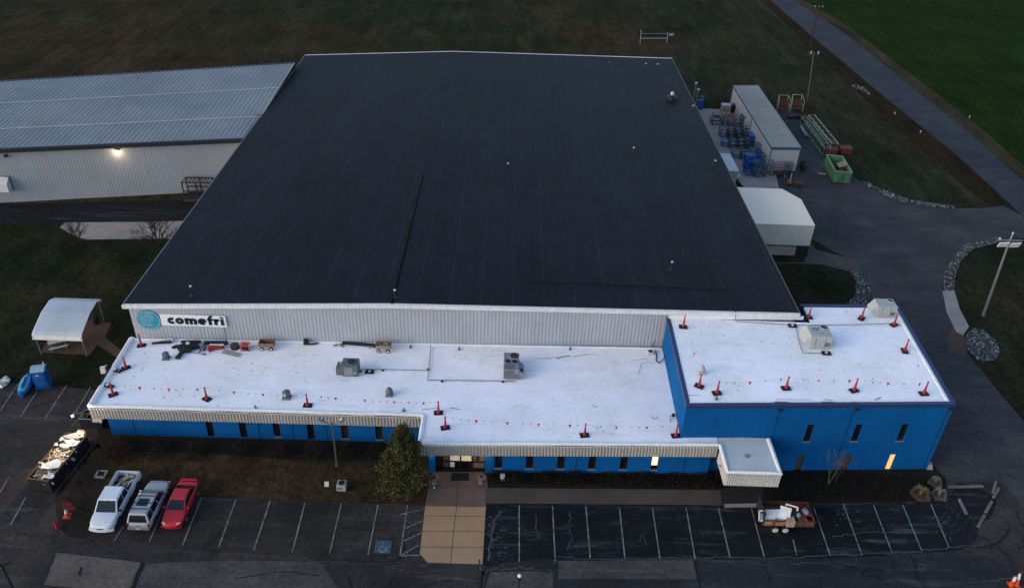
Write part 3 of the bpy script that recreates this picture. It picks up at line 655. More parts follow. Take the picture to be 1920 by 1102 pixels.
for k in range(2): stroke(el(x+stw/2+(k+.5)*(mwid-stw)/2, LZ+XH*.62, (mwid-stw)/4, XH*.38-st/2, 180, 0, 12), st*.95)
x += mwid+u*.10; done()
stroke(el(x+e1, zc, r_x, r_z, 0, 318), stw); stroke([(x+stw*.4, zc), (x+2*e1-stw*.1, zc)], st*.62); x += 2*e1+u*.05; done()   # e
stroke([(x+u*.40, LZ), (x+u*.40, LZ+XH*1.05)], stw); stroke(el(x+u*.40+u*.28, LZ+XH*1.05, u*.28, XH*.30, 180, 70, 8), st*.95); stroke([(x+u*.06, LZ+XH*.86), (x+u*.88, LZ+XH*.86)], st*.70); x += u*.93; done()   # f
stroke([(x+stw/2, LZ), (x+stw/2, LZ+XH)], stw); stroke(el(x+stw/2+u*.32, LZ+XH*.56, u*.32, XH*.44-st/2, 180, 62, 8), st*.95); x += u*.86; done()   # r
stroke([(x+stw/2, LZ), (x+stw/2, LZ+XH)], stw); lt.quad(*[Vector((p[0], sy-.068, p[1])) for p in ((x, LZ+XH*1.10), (x+stw, LZ+XH*1.10), (x+stw, LZ+XH*1.34), (x, LZ+XH*1.34))]); done()   # i


# --- the long warehouse behind, at the left
EZ = 7.6; RZ = 8.9
e0, e1_, r0, r1 = at(0, 279, EZ), at(450, 260, EZ), at(0, 153, RZ), at(560, 118, RZ)
def ext(a, b, x): t_ = (x-a.x)/(b.x-a.x); return a.lerp(b, t_)
XA, XB = -95.0, -34.42
e0, e1_ = ext(e0, e1_, XA), ext(e0, e1_, XB); r0, r1 = ext(r0, r1, XA), ext(r0, r1, XB)
wh = thing('warehouse', 'long warehouse with a ribbed grey metal roof behind the hall at left', 'warehouse', ((XA+XB)/2, e0.y+5, 0))
rf = MB(); nn = int((XB-XA)/.62)
for i in range(nn):
    ta, tb = i/nn, (i+1)/nn; q = [(ta, 0), (ta+.55*(tb-ta), 0), (ta+.66*(tb-ta), .085), (ta+.88*(tb-ta), .085), (tb, 0)]
    for (u0, h0), (u1, h1) in zip(q, q[1:]):
        rf.quad(e0.lerp(e1_, u0)+Vector((0, 0, h0)), e0.lerp(e1_, u1)+Vector((0, 0, h1)), r0.lerp(r1, u1)+Vector((0, 0, h1)), r0.lerp(r1, u0)+Vector((0, 0, h0)))
b0, b1 = r0+Vector((0, 5, -3.0)), r1+Vector((-1.2, 5, -3.0))
rf.quad(r0, r1, b1, b0)
wr = rf.build('roof', ROOFM, wh)
for fr0, pxa, pxb in ((0, (0, 252), (472, 230)), (1, (0, 198), (535, 168))):
    t_ = .245 if fr0 == 0 else .62
    m_ = MB(); nseg = 30
    for i in range(nseg):
        a = e0.lerp(e1_, i/nseg).lerp(r0.lerp(r1, i/nseg), t_)+Vector((0, 0, .13)); b = e0.lerp(e1_, (i+1)/nseg).lerp(r0.lerp(r1, (i+1)/nseg), t_)+Vector((0, 0, .13)); m_.tube(a, b, .05, n=5)
    m_.build('snow_guard', GALVR, wr)
g_ = MB(); g_.loft([[q+Vector((0, .1, .05)), q+Vector((0, .1, -.55)), q+Vector((0, -.28, -.5)), q+Vector((0, -.28, .05))] for q in (e0, e1_)]); g_.build('gutter', TRIMD, wr)
g_ = MB(); g_.loft([[q+Vector((0, .15, .12)), q+Vector((0, .15, -.02)), q+Vector((0, -.15, -.02)), q+Vector((0, -.15, .12))] for q in (r0, r1)]); g_.build('ridge_cap', TRIMD, wr)
ww = MB(); wa, wb = (e0.x, e0.y+.35), (e1_.x, e1_.y+.35)
corr(ww, wa, wb, 0, EZ-.1, .38, .011, .3); ww.quad((wb[0], wb[1], 0), (r1.x-1.2, r1.y+4.8, 0), (r1.x-1.2, r1.y+4.8, EZ-1.8), (wb[0], wb[1], EZ)); ww.quad((r1.x-1.2, r1.y+4.8, 0), (r0.x, r0.y+4.8, 0), (r0.x, r0.y+4.8, EZ-1.8), (r1.x-1.2, r1.y+4.8, EZ-1.8))
ww.build('wall', CREAM, wh)
def wh_front(px, py, out=0.0):
    d = ROT @ Vector((px-960, -(py-551), -FPX)); t_ = 60.0
    for k in range(40):
        p = d*t_; yy = wa[1] + (wb[1]-wa[1])*(p.x-wa[0])/(wb[0]-wa[0]) - out; t_ = yy/d.y
    p = d*t_; return Vector((p.x, p.y, CAMH+p.z))
lp = wh_front(219, 284, .35)
L1 = thing('wall_lamp', 'lit floodlight high on the cream warehouse wall below the gutter', 'lamp', lp)
m_ = MB(); m_.box(lp+Vector((0, .15, .12)), (.5, .34, .16)); m_.build('housing', STEELD, L1)
m_ = MB(); m_.box(lp+Vector((0, -.03, -.02)), (.44, .12, .26)); m_.build('lens', emis('lamp_white_hot', (1.0, .84, .55), 9), L1)
pl_ = bpy.data.lights.new('lamp_light', 'POINT'); pl_.energy = 34; pl_.color = (1, .78, .48); pl_.shadow_soft_size = .12; o = bpy.data.objects.new('lamp_light', pl_); COL.objects.link(o); o.parent = L1; o.location = (0, -.45, -.3)
hv = wh_front(9, 343); H_ = thing('vent_hood', 'white louvred vent hood jutting from the cream warehouse wall', 'vent', hv)
m_ = MB(); m_.loft([[hv+Vector((sx*.75, .0, z)) for sx, z in ((-1, -.9), (1, -.9), (1, .9), (-1, .9))], [hv+Vector((sx*.75, -.9, z)) for sx, z in ((-1, -.9), (1, -.9), (1, .25), (-1, .25))]]); m_.build('hood', mat('hood_white', (.62, .62, .62), .5), H_)
m_ = MB(); m_.loft([[hv+Vector((sx*.85, .02, z)) for sx, z in ((-1, -1), (1, -1), (1, 1), (-1, 1))], [hv+Vector((sx*.85, -.06, z)) for sx, z in ((-1, -1), (1, -1), (1, 1), (-1, 1))]]); m_.build('flange', STEELG, H_)
sv = wh_front(11, 292, .1); m_ = MB(); m_.box(sv, (.4, .3, .3)); m_.tube(sv+Vector((0, -.1, -.05)), sv+Vector((0, -.3, -.15)), .1, n=8); tag(m_.build('wall_lamp', STEELD, loc=sv, bevel=.02), 'small unlit dark lamp on the warehouse wall above the vent hood', 'lamp')
# dark steel frame by the hall's left side
sr = at(345, 376, 0); rk = thing('steel_frame', 'black steel loading frame standing against the warehouse beside the hall', 'frame', sr)
fm_ = MB()
p0 = at(347, 374, 0); p1 = p0 + Vector((3.6, .15, 0))
for z in (2.5, 1.2, .45): fm_.tube(p0+Vector((0, 0, z)), p1+Vector((0, 0, z)), .09, n=6); fm_.tube(p0+Vector((0, 1.5, z)), p1+Vector((0, 1.5, z)), .09, n=6)
for k in range(9): q = p0.lerp(p1, k/8); fm_.tube(q+Vector((0, 0, 2.5)), q+Vector((0, 1.5, 2.5)), .05, n=5)
fm_.build('rail', STEELD, rk)
for k in (0, .5, 1):
    for dy in (0, 1.5): q = p0.lerp(p1, k)+Vector((0, dy, 0)); m_ = MB(); m_.tube(q, q+Vector((0, 0, 2.55)), .09, n=6); m_.build('post', STEELD, rk)
m_ = MB(); m_.box(p0.lerp(p1, .45)+Vector((0, .7, .35)), (2.8, 1.1, .6)); m_.build('base_box', STEELD, rk)
sheet('loading_slab', [(343, 378), (348, 368), (420, 364), (420, 376)], CONC, .013)

# --- the low white-roofed office wing along the front of the hall
def on_plane(p0, p1, px, py):
    """(metres along p0->p1, height) where the vertical plane through p0, p1 shows at that pixel"""
    p0, p1 = Vector((p0[0], p0[1], 0)), Vector((p1[0], p1[1], 0)); d = (p1-p0).normalized(); n_ = Vector((-d.y, d.x, 0)); r = ROT @ Vector((px-960, -(py-551), -FPX))
    t_ = n_.dot(p0)/n_.dot(r); q = r*t_; return (q-p0).dot(d), CAMH+q.z
LZ4 = 4.0
A, B, C, D = at(165, 762, LZ4), at(787, 779, LZ4), at(790, 832, LZ4), at(1348, 834.5, LZ4)
BX = (B.x+C.x)/2; B.x = BX; C.x = BX
HB = hall_front_y
bk0 = Vector((A.x-.25, fl.y+.2, LZ4)); bk1 = Vector((15.3, WY+1.2, LZ4))
wing = thing('office_wing', 'long single-storey office wing with flat white roof, beige ribbed fascia and blue walls', 'office', ((A.x+D.x)/2, 52, 0))
NE = (D.x, 50.25)
RP = [(A.x, A.y), (B.x, B.y), (C.x, C.y), (D.x, D.y), (D.x, 50.4), (15.6, 50.4), (15.6, 62.2), (bk0.x, 60.85)]
m_ = MB(); m_.prism(RP, LZ4-.3, LZ4)
wroof = m_.build('roof', MEMB, wing)
MEMW = mat('white_edge_membrane', (.80, .81, .82), .5, col2=(.70, .71, .70))
m_ = MB()
def rim(mb, pts, w_=.22, h=.13, jit=.03, z=LZ4, seg=1.6):
    P_ = []
    for a, b in zip(pts, pts[1:]):
        a, b = Vector(a), Vector(b); k = max(1, int((b-a).length/seg))
        for i in range(k): P_.append(a.lerp(b, i/k))
    P_.append(Vector(pts[-1])); rings = []
    for i, p in enumerate(P_):
        d = (P_[min(i+1, len(P_)-1)]-P_[max(i-1, 0)]); d.z = 0; d.normalize(); o = Vector((-d.y, d.x, 0)); j = random.uniform(-jit, jit); hh = h+random.uniform(-jit, jit); q = Vector((p.x, p.y, z))
        rings.append([q - o*(.07+j) + Vector((0, 0, -.07)), q + o*w_*1.5 + Vector((0, 0, -.02)), q + o*w_*1.1 + Vector((0, 0, hh*.8)), q + o*w_*.3 + Vector((0, 0, hh)), q - o*(.07+j) + Vector((0, 0, hh*.5))])
    mb.loft(rings)
rim(m_, [A, B]); rim(m_, [C, D]); rim(m_, [B+Vector((.02, 0, 0)), C], .2, .12)
rim(m_, [bk0, A], .32, .24)
m_.build('roof_edge', MEMW, wroof)
m_ = MB(); m_.quad((bk0.x, 60.7, LZ4+.02), (15.2, 62.0, LZ4+.02), (15.2, 62.1, LZ4+.16), (bk0.x, 60.86, LZ4+.16)); m_.build('wall_flashing', MEMW, wroof)
FB = 2.68
m_ = MB(); corr(m_, (A.x, A.y+.02), (B.x, B.y+.02), FB, LZ4-.06, .27, .048, .42); corr(m_, (C.x, C.y+.02), (D.x, D.y+.02), FB, LZ4-.06, .27, .048, .42); corr(m_, (B.x+.02, B.y), (C.x+.02, C.y), FB, LZ4-.06, .27, .048, .42); corr(m_, (bk0.x+.05, bk0.y-.3), (A.x+.02, A.y), FB, LZ4-.06, .27, .048, .42)
fas = m_.build('fascia', FASCIA, wing)
m_ = MB(); m_.tube((A.x, A.y-.01, LZ4-.10), (B.x, B.y-.01, LZ4-.10), .075, n=5); m_.tube((C.x, C.y-.01, LZ4-.10), (D.x, D.y-.01, LZ4-.10), .075, n=5)
m_.build('drip_edge', mat('blue_grey_drip', (.12, .14, .19), .5), fas)
m_ = MB(); m_.prism([(A.x+.05, A.y+.05), (B.x, B.y+.05), (C.x, C.y+.05), (D.x-.02, D.y+.05), (D.x-.02, 50.3), (15.5, 50.3), (15.5, 54), (A.x+.05, 55)], FB+.02, FB+.06); m_.build('soffit', mat('soffit_grey', (.16, .15, .14), .8), wing)
# walls
LW0, LW1 = (A.x+.75, A.y+.85), (BX+1.2, B.y+.85)
def window(parent, p0, p1, s0, s1, za, zb, depth, pane, lit=None, sill=True):
    p0v, p1v = Vector((p0[0], p0[1], 0)), Vector((p1[0], p1[1], 0)); d = (p1v-p0v).normalized(); inn = Vector((-d.y, d.x, 0)); P = lambda s_, z, k: p0v + d*s_ + inn*k + Vector((0, 0, z))
    f_ = MB(); w_ = .05
    for a, b, c, e in ((s0, s0+w_, za, zb), (s1-w_, s1, za, zb), (s0+w_, s1-w_, za, za+w_), (s0+w_, s1-w_, zb-w_, zb)):
        f_.loft([[P(a, c, depth-.06), P(b, c, depth-.06), P(b, e, depth-.06), P(a, e, depth-.06)], [P(a, c, depth), P(b, c, depth), P(b, e, depth), P(a, e, depth)]])
    fo = f_.build('window', FRAME, parent)
    g_ = MB(); g_.quad(P(s0, za, depth-.012), P(s1, za, depth-.012), P(s1, zb, depth-.012), P(s0, zb, depth-.012)); g_.build('pane', pane, fo)
    if lit is not None:
        g_ = MB(); m0, m1, c, e = lit; g_.loft([[P(s0+.06, c, depth-.03), P(s1-.06, c, depth-.03), P(s1-.06, e, depth-.03), P(s0+.06, e, depth-.03)], [P(s0+.06, c, depth-.02), P(s1-.06, c, depth-.02), P(s1-.06, e, depth-.02), P(s0+.06, e, depth-.02)]]); g_.build('lit_blind', m0, fo)
    if sill:
        g_ = MB(); g_.loft([[P(s0-.06, za-.09, .0), P(s1+.06, za-.09, .0), P(s1+.06, za-.005, .0), P(s0-.06, za-.005, .0)], [P(s0-.06, za-.09, -.07), P(s1+.06, za-.09, -.07), P(s1+.06, za-.02, -.07), P(s0-.06, za-.02, -.07)]]); g_.build('sill', mat('tan_sill', (.20, .17, .14), .8), fo)
    return fo
ls = [on_plane(LW0, LW1, px, 812+.022*(px-200)+8)[0] for px in (398.5, 460, 522.5, 585.5, 648.5, 712)]
holes = [(s_-.30, s_+.30, .35 if i in (2, 4, 5) else .12, 2.55) for i, s_ in enumerate(ls)]
m_ = MB(); wall_holes(m_, LW0, LW1, 0, FB+.1, holes, .14); lwall = m_.build('wall', BLUE, wing); m_ = MB()
RW0, RW1 = (on_plane((-8, 49.15), (18, 49.75), 909.5, 870)[0]-8.0, 49.17), (17.9, 49.75)
rs = [on_plane(RW0, RW1, px, 869)[0] for px in (934.5, 993, 1051.5, 1110, 1169.5, 1227.5)]
rh = [(s_-.31, s_+.31, .62, 2.45) for s_ in rs]
wall_holes(m_, RW0, RW1, 0, FB+.1, rh, .14)
pxl = on_plane((-8, 49.15), (18, 49.75), 805, 870)[0]-8.0; pxr = on_plane((-8, 49.15), (18, 49.75), 816, 870)[0]-8.0
k_ = MB(); k_.prism([(pxl, 49.0), (pxr, 49.0), (pxr, 49.75), (pxl, 49.75)], 0, FB+.05); k_.build('pillar', BLUE, wing); k_ = MB(); k_.quad((pxl, 49.3, 0), (pxl, 49.3, FB+.1), (BX+1.2, LW1[1], FB+.1), (BX+1.2, LW1[1], 0)); k_.build('wall', BLUE, wing)
m_.quad((RW0[0], RW0[1], 0), (RW0[0], RW0[1], FB), (RW0[0], 49.75, FB), (RW0[0], 49.75, 0))
owall = m_.build('wall', BLUE, wing)
m_ = MB(); m_.quad((LW0[0], 60.8, 0), LW0 + (0,), LW0 + (FB+.1,), (LW0[0], 60.8, FB+.1)); m_.build('end_wall', mat('brown_block', (.045, .026, .020), .9), wing)
for i, h in enumerate(holes): window(lwall, LW0, LW1, *h, .13, GLASS if i not in (4, 5) else GLASSB, sill=i in (2, 4, 5))
for i, h in enumerate(rh): window(owall, RW0, RW1, *h, .13, GLASS, lit=(LITW, 0, h[2]+.42, h[3]-.06) if i == 5 else None)
NJ = mat('navy_joint', (.004, .022, .085), .7)
for px, py in ((255, 812), (490, 826), (553, 830), (616, 836)):
    s_ = on_plane(LW0, LW1, px, py)[0]; d_ = (Vector(LW1)-Vector(LW0)).normalized(); q = Vector(LW0)+d_*s_; m_ = MB(); m_.box((q.x, q.y-.01, 1.35), (.045, .03, 2.6)); m_.build('wall_joint', NJ, lwall)
for px in (925, 1080, 1283):
    s_ = on_plane(RW0, RW1, px, 870)[0]; d_ = (Vector(RW1)-Vector(RW0)).normalized(); q = Vector(RW0)+d_*s_; m_ = MB(); m_.box((q.x, q.y-.01, 1.35), (.04, .03, 2.6)); m_.build('wall_joint', NJ, owall)
# entrance glazing
EY = 49.62; ex0, ex1 = pxr, RW0[0]
def ex(u): return ex0+(ex1-ex0)*u
m_ = MB()
for u in (.0, .135, .27, .50, .73, .985): m_.box((ex(u)+.04, EY, FB/2), (.09, .12, FB))
for z in (.06, .83, FB-.1): m_.box(((ex0+ex1)/2, EY+.01, z), (ex1-ex0, .10, .10))
ent = m_.build('entrance_frame', FRAME, wing)
for u0, u1, z0, z1, mt, nm in ((.0, .135, .1, 2.6, mat('brown_interior', (.035, .020, .014), .5), 'pane'), (.135, .27, .1, 2.6, mat('tan_curtain', (.16, .105, .06), .7), 'pane'), (.27, .49, .88, 2.6, emis('cream_lit_a', (.55, .50, .36), .16), 'pane'), (.50, .72, .88, 2.6, emis('cream_lit_b', (.60, .46, .24), .22), 'pane'),
                              (.27, .38, .1, .78, emis('cream_lit_c', (.42, .40, .34), .12), 'pane'), (.73, .985, .1, 2.6, mat('beige_side_panel', (.22, .16, .10), .7), 'side_panel')):
    q = MB(); q.quad((ex(u0), EY+.03, z0), (ex(u1), EY+.03, z0), (ex(u1), EY+.03, z1), (ex(u0), EY+.03, z1)); q.build(nm, mt, ent)
q = MB(); q.box((ex(.385)+.02, EY+.0, .42), (.06, .09, .72)); q.box((ex(.49), EY-.0, .42), (.06, .09, .72)); q.box((ex(.60), EY, .42), (.06, .09, .72)); dr = q.build('door', FRAME, ent)
q = MB(); q.quad((ex(.38), EY+.04, .1), (ex(.73), EY+.04, .1), (ex(.73), EY+.035, .78), (ex(.38), EY+.035, .78)); q.build('pane', GLASS, dr)
q = MB(); q.tube((ex(.47), EY-.1, .3), (ex(.47), EY-.1, .7), .02, n=6); q.tube((ex(.51), EY-.1, .3), (ex(.51), EY-.1, .7), .02, n=6); q.build('handle', CHROME, dr)
q = MB(); q.box((ex(.68)+.1, EY-.02, .42), (.35, .05, .7)); q.build('door_panel', mat('dark_red_panel', (.05, .008, .010), .5), ent)
for z in (1.35, 1.1): q = MB(); q.box((ex(.85), EY+.0, z), (.3, .05, .14)); q.build('wall_plate', FRAME, ent)
for nm, px, py, lb in (('a', 808.5, 853.5, 'lit white downlight under the fascia beside the evergreen, left of the entrance'), ('b', 908, 855, 'lit white downlight under the fascia at the right of the entrance')):
    s_, z = on_plane((-8, 48.75), (18, 49.3), px, py); p = Vector((-8+s_, 48.72+.02*s_, FB-.12)); T_ = thing('soffit_light', lb, 'lamp', p, group='soffit lights over the entrance')
    q = MB(); q.lathe(p, [(.12, .12), (.14, .02), (.10, -.02)]); q.build('housing', STEELD, T_)
    q = MB(); q.lathe(p+Vector((0, 0, -.06)), [(.02, -.05), (.085, -.03), (.10, .03)], 12); q.build('bulb', emis('bulb_white', (1, .97, .92), 7), T_)
    l_ = bpy.data.lights.new('soffit_lamp', 'POINT'); l_.energy = 7; l_.color = (1, .93, .8); l_.shadow_soft_size = .08; o = bpy.data.objects.new('soffit_lamp', l_); COL.objects.link(o); o.parent = T_; o.location = (0, -.05, -.25)
q = MB(); a_, b_ = at(847, 886, .06), at(879, 886.5, .06); c_, d_ = at(879, 900.5, .06), at(845, 900.5, .06); q.prism([d_, c_, b_, a_], .049, .066); tag(q.build('door_mat', BLACK, loc=(a_+c_)/2), 'black rubber mat on the pavement in front of the entrance doors', 'mat')
# floodlight at the left end of the wing
fp_ = Vector((A.x-.95, A.y-.7, 3.7)); F_ = thing('flood_lamp', 'lit work floodlight at the left end of the beige fascia above the full dumpster', 'lamp', fp_)
q = MB(); q.box(fp_, (.22, .4, .2)); q.tube(fp_, fp_+Vector((1.1, .3, .25)), .03); q.build('housing', STEELD, F_)
q = MB(); q.box(fp_+Vector((-.13, 0, -.03)), (.04, .34, .15)); q.build('lens', emis('flood_white', (1, .86, .62), 5), F_)
l_ = bpy.data.lights.new('flood_spot', 'SPOT'); l_.energy = 520; l_.color = (1, .78, .50); l_.spot_size = R(78); l_.spot_blend = 1.0; l_.shadow_soft_size = .15; o = bpy.data.objects.new('flood_spot', l_); COL.objects.link(o); o.parent = F_; o.location = (-.25, -.1, -.05)
o.rotation_euler = (at(80, 886, 1.2) - fp_).to_track_quat('-Z', 'Y').to_euler()

l_ = bpy.data.lights.new('flood_spill', 'POINT'); l_.energy = 120; l_.color = (1, .80, .52); l_.shadow_soft_size = .15; o = bpy.data.objects.new('flood_spill', l_); COL.objects.link(o); o.parent = F_; o.location = (-.1, -.3, .1)

# --- two-storey blue block
BZ = 7.54
q0, q1, q2, q3 = at(1288, 760, BZ), at(1791, 757, BZ), at(1683, 573, BZ), at(1250, 592, BZ)
blk = thing('office_block', 'two-storey bright blue block with a white flat roof and slot windows', 'office', (q0+q1+q2+q3)/4 - Vector((0, 0, BZ)))
q3 = Vector((q3.x, 62.3, BZ)); nk = Vector((28.6, 62.6, BZ)); qb = Vector((28.6, q2.y-.4, BZ))
F0, F1 = (q0.x, q0.y), (q1.x, q1.y)
bw = []
for px, py, hh in ((1517, 811.5, 1), (1607, 811, 1), (1693.5, 810, 1), (1498, 868.5, 0), (1585.5, 868.5, 0), (1669.8, 864.5, 0)):
    s_, z = on_plane(F0, F1, px, py); bw.append([s_, z])
for i in range(3): m0_ = (bw[i][0]+bw[i+3][0])/2; bw[i][0] = bw[i+3][0] = m0_
zu = sum(b_[1] for b_ in bw[:3])/3; zl = sum(b_[1] for b_ in bw[3:])/3
bh = [(s_-.29, s_+.29, (zu if i < 3 else zl)-.95, (zu if i < 3 else zl)+.95) for i, (s_, z) in enumerate(bw)]
m_ = MB(); wall_holes(m_, F0, F1, 0, BZ-.35, bh, .14)
for a, b in ((q1, q2), (q2, qb), (qb, nk), (q3, q0)): m_.quad((a.x, a.y, 0), (b.x, b.y, 0), (b.x, b.y, BZ-.3), (a.x, a.y, BZ-.3))
bwall = m_.build('wall', BLUE, blk)
for i, h in enumerate(bh): window(bwall, F0, F1, *h, .13, GLASS if i < 3 else GLASSB, lit=(LITA, 0, h[2]+.06, h[3]-.06) if i == 5 else ((mat('brown_blind', (.07, .050, .028), .8), 0, h[2]+.06, h[3]-.1) if i in (3, 4) else None))
m_ = MB(); ins = .32
cen = (q0+q1+q2+q3)/4
def inset(p, k): d = (cen-p); d.z = 0; return p + Vector((math.copysign(k, d.x), math.copysign(k, d.y), 0))
IP = [inset(q0, ins), inset(q1, ins), inset(q2, ins), Vector((28.9, q2.y-.75, BZ)), Vector((28.9, 62.35, BZ)), Vector((q3.x+ins, 62.35, BZ))]
m_.prism([(p.x, p.y) for p in IP], BZ-.3, BZ-.05); broof = m_.build('roof', MEMB, blk)
m_ = MB()
def coping(a, b, o_=.06, w_=.36, z=BZ, h=.29):
    a, b = Vector(a), Vector(b); d = (b-a).normalized(); n_ = Vector((d.y, -d.x, 0)); 
    m_.loft([[p+n_*o_+Vector((0, 0, -h)), p+n_*o_+Vector((0, 0, .04)), p-n_*(w_-o_)+Vector((0, 0, .02)), p-n_*(w_-o_)+Vector((0, 0, -h))] for p in (a, b)])
ccw = (q0, q1, q2, qb)
coping(q0, q1); coping(q1, q2, .06, .36); coping(q2, qb, .06, .30); coping(q3, q0, .05, .30)
m_.build('coping', TRIMB, broof)
m_ = MB()
rim(m_, [q0+Vector((.3, .38, 0)), q1+Vector((-.35, .38, 0))], .1, .05, .015, BZ-.02); rim(m_, [q1+Vector((-.38, .3, 0)), q2+Vector((-.38, -.3, 0))], .16, .07, .015, BZ-.02)
m_.build('roof_edge', MEMW, broof)
m_ = MB(); m_.quad((q3.x+.1, 62.15, BZ-.04), (28.2, 62.75, BZ-.04), (28.2, 62.82, ZR-.3), (q3.x+.1, 62.22, ZR-.3)); m_.build('wall_flashing', MEMW, broof)
dv = (Vector(F1)-Vector(F0)).normalized()
for px, py in ((1455, 793), (1590, 800), (1753, 825)):
    s_ = on_plane(F0, F1, px, py)[0]; p = Vector(F0)+dv*s_; m_ = MB(); m_.box((p.x, p.y-.012, BZ/2-.2), (.05, .03, BZ-.4)); m_.build('wall_joint', NJ, bwall)
for px in (1462, 1605, 1780):
    s_ = on_plane(F0, F1, px, 769)[0]; p = Vector(F0)+dv*s_; c = MB(); c.box((p.x, p.y-.10, BZ-.46), (.34, .18, .16)); c.build('scupper', TRIMD, bwall)
m_ = MB(); p = Vector((q1.x+.05, q1.y+.5, .25)); m_.box(p+Vector((.2, -.2, 0)), (.5, .8, .5), taper=.7); m_.build('downspout_block', CONC_P, bwall)
# torn membrane flaps at the front edge
m_ = MB()
for px, py in ((1455, 757), (1586, 757), (1283+270, 756)):
    c = at(px, py, BZ+.03)
    for k in range(3): a0 = c+Vector((random.uniform(-.7, .5), random.uniform(-.05, .15), 0)); m_.poly([a0, a0+Vector((.55, -.04, .03)), a0+Vector((.75, .10, .06)), a0+Vector((.15, .16, .02))])
m_.build('loose_flap', mat('navy_flap', (.05, .06, .10), .6), broof)

# --- entrance canopy at the blue block
c0_, c1_, c2_, c3_ = at(1362, 884, LZ4+.05), at(1466, 884, LZ4+.05), at(1446, 826, LZ4+.05), at(1345, 833, LZ4+.05)
cfy = c0_.y; cx0, cx1 = D.x+.05, c1_.x-.05; cfy = min(c0_.y, c1_.y)
can = thing('entrance_canopy', 'boxy canopy with white top and ribbed pale fascia jutting from the blue block', 'canopy', ((cx0+cx1)/2, cfy, 0))
CB = 2.55
m_ = MB(); m_.prism([(cx0, cfy), (cx1, cfy), (cx1, 50.3), (cx0, 50.3)], LZ4-.35, LZ4-.03); croof = m_.build('roof', mat('greyed_membrane', (.56, .60, .61), .5, col2=(.48, .52, .52), scale=.8), can)
m_ = MB(); rim(m_, [(cx0, 49.3, 0), (cx0, cfy, 0), (cx1, cfy, 0), (cx1, 50.2, 0)][::1], .16, .14, .02, LZ4-.03, .8); m_.build('roof_edge', MEMW, croof)
m_ = MB(); corr(m_, (cx0, cfy), (cx1, cfy), CB, LZ4-.05, .2, .05, .42); corr(m_, (cx0, 49.0), (cx0, cfy), CB, LZ4-.05, .2, .05, .42); corr(m_, (cx1, cfy), (cx1, 50.2), CB, LZ4-.05, .2, .05, .42); m_.build('fascia', mat('pale_ribbed_fascia', (.52, .51, .50), .6, col2=(.42, .41, .40)), can)
m_ = MB(); m_.prism([(cx0+.03, cfy+.05), (cx1-.03, cfy+.05), (cx1-.03, 50.2), (cx0+.03, 50.2)], CB+.02, CB+.06); m_.build('soffit', mat('soffit_dark', (.06, .055, .05), .8), can)
m_ = MB(); m_.lathe(((cx0+cx1)/2-.2, (cfy+50)/2, LZ4-.03), [(.2, 0), (.2, .06), (.09, .07), (.09, .2)], 12); m_.build('roof_drain', GALV, croof)
m_ = MB()
for x in (cx0+.25, cx0+1.3, cx0+2.35, cx1-.3): m_.box((x, 49.0, CB/2), (.09, .1, CB))
m_.box(((cx0+cx1)/2, 49.0, .08), (cx1-cx0-.4, .1, .12)); m_.box(((cx0+cx1)/2, 49.0, 2.1), (cx1-cx0-.4, .1, .1)); en2 = m_.build('entrance_frame', FRAME, can)
m_ = MB(); m_.quad((cx0+.2, 49.04, .1), (cx1-.2, 49.04, .1), (cx1-.2, 49.04, CB), (cx0+.2, 49.04, CB)); m_.build('pane', GLASS, en2)
m_ = MB(); p = Vector((cx0-.12, (cfy+49)/2, LZ4-.75)); m_.box(p, (.12, .3, .16)); m_.box(p+Vector((-.1, 0, .05)), (.2, .12, .06)); m_.build('side_lamp', GALVR, can)

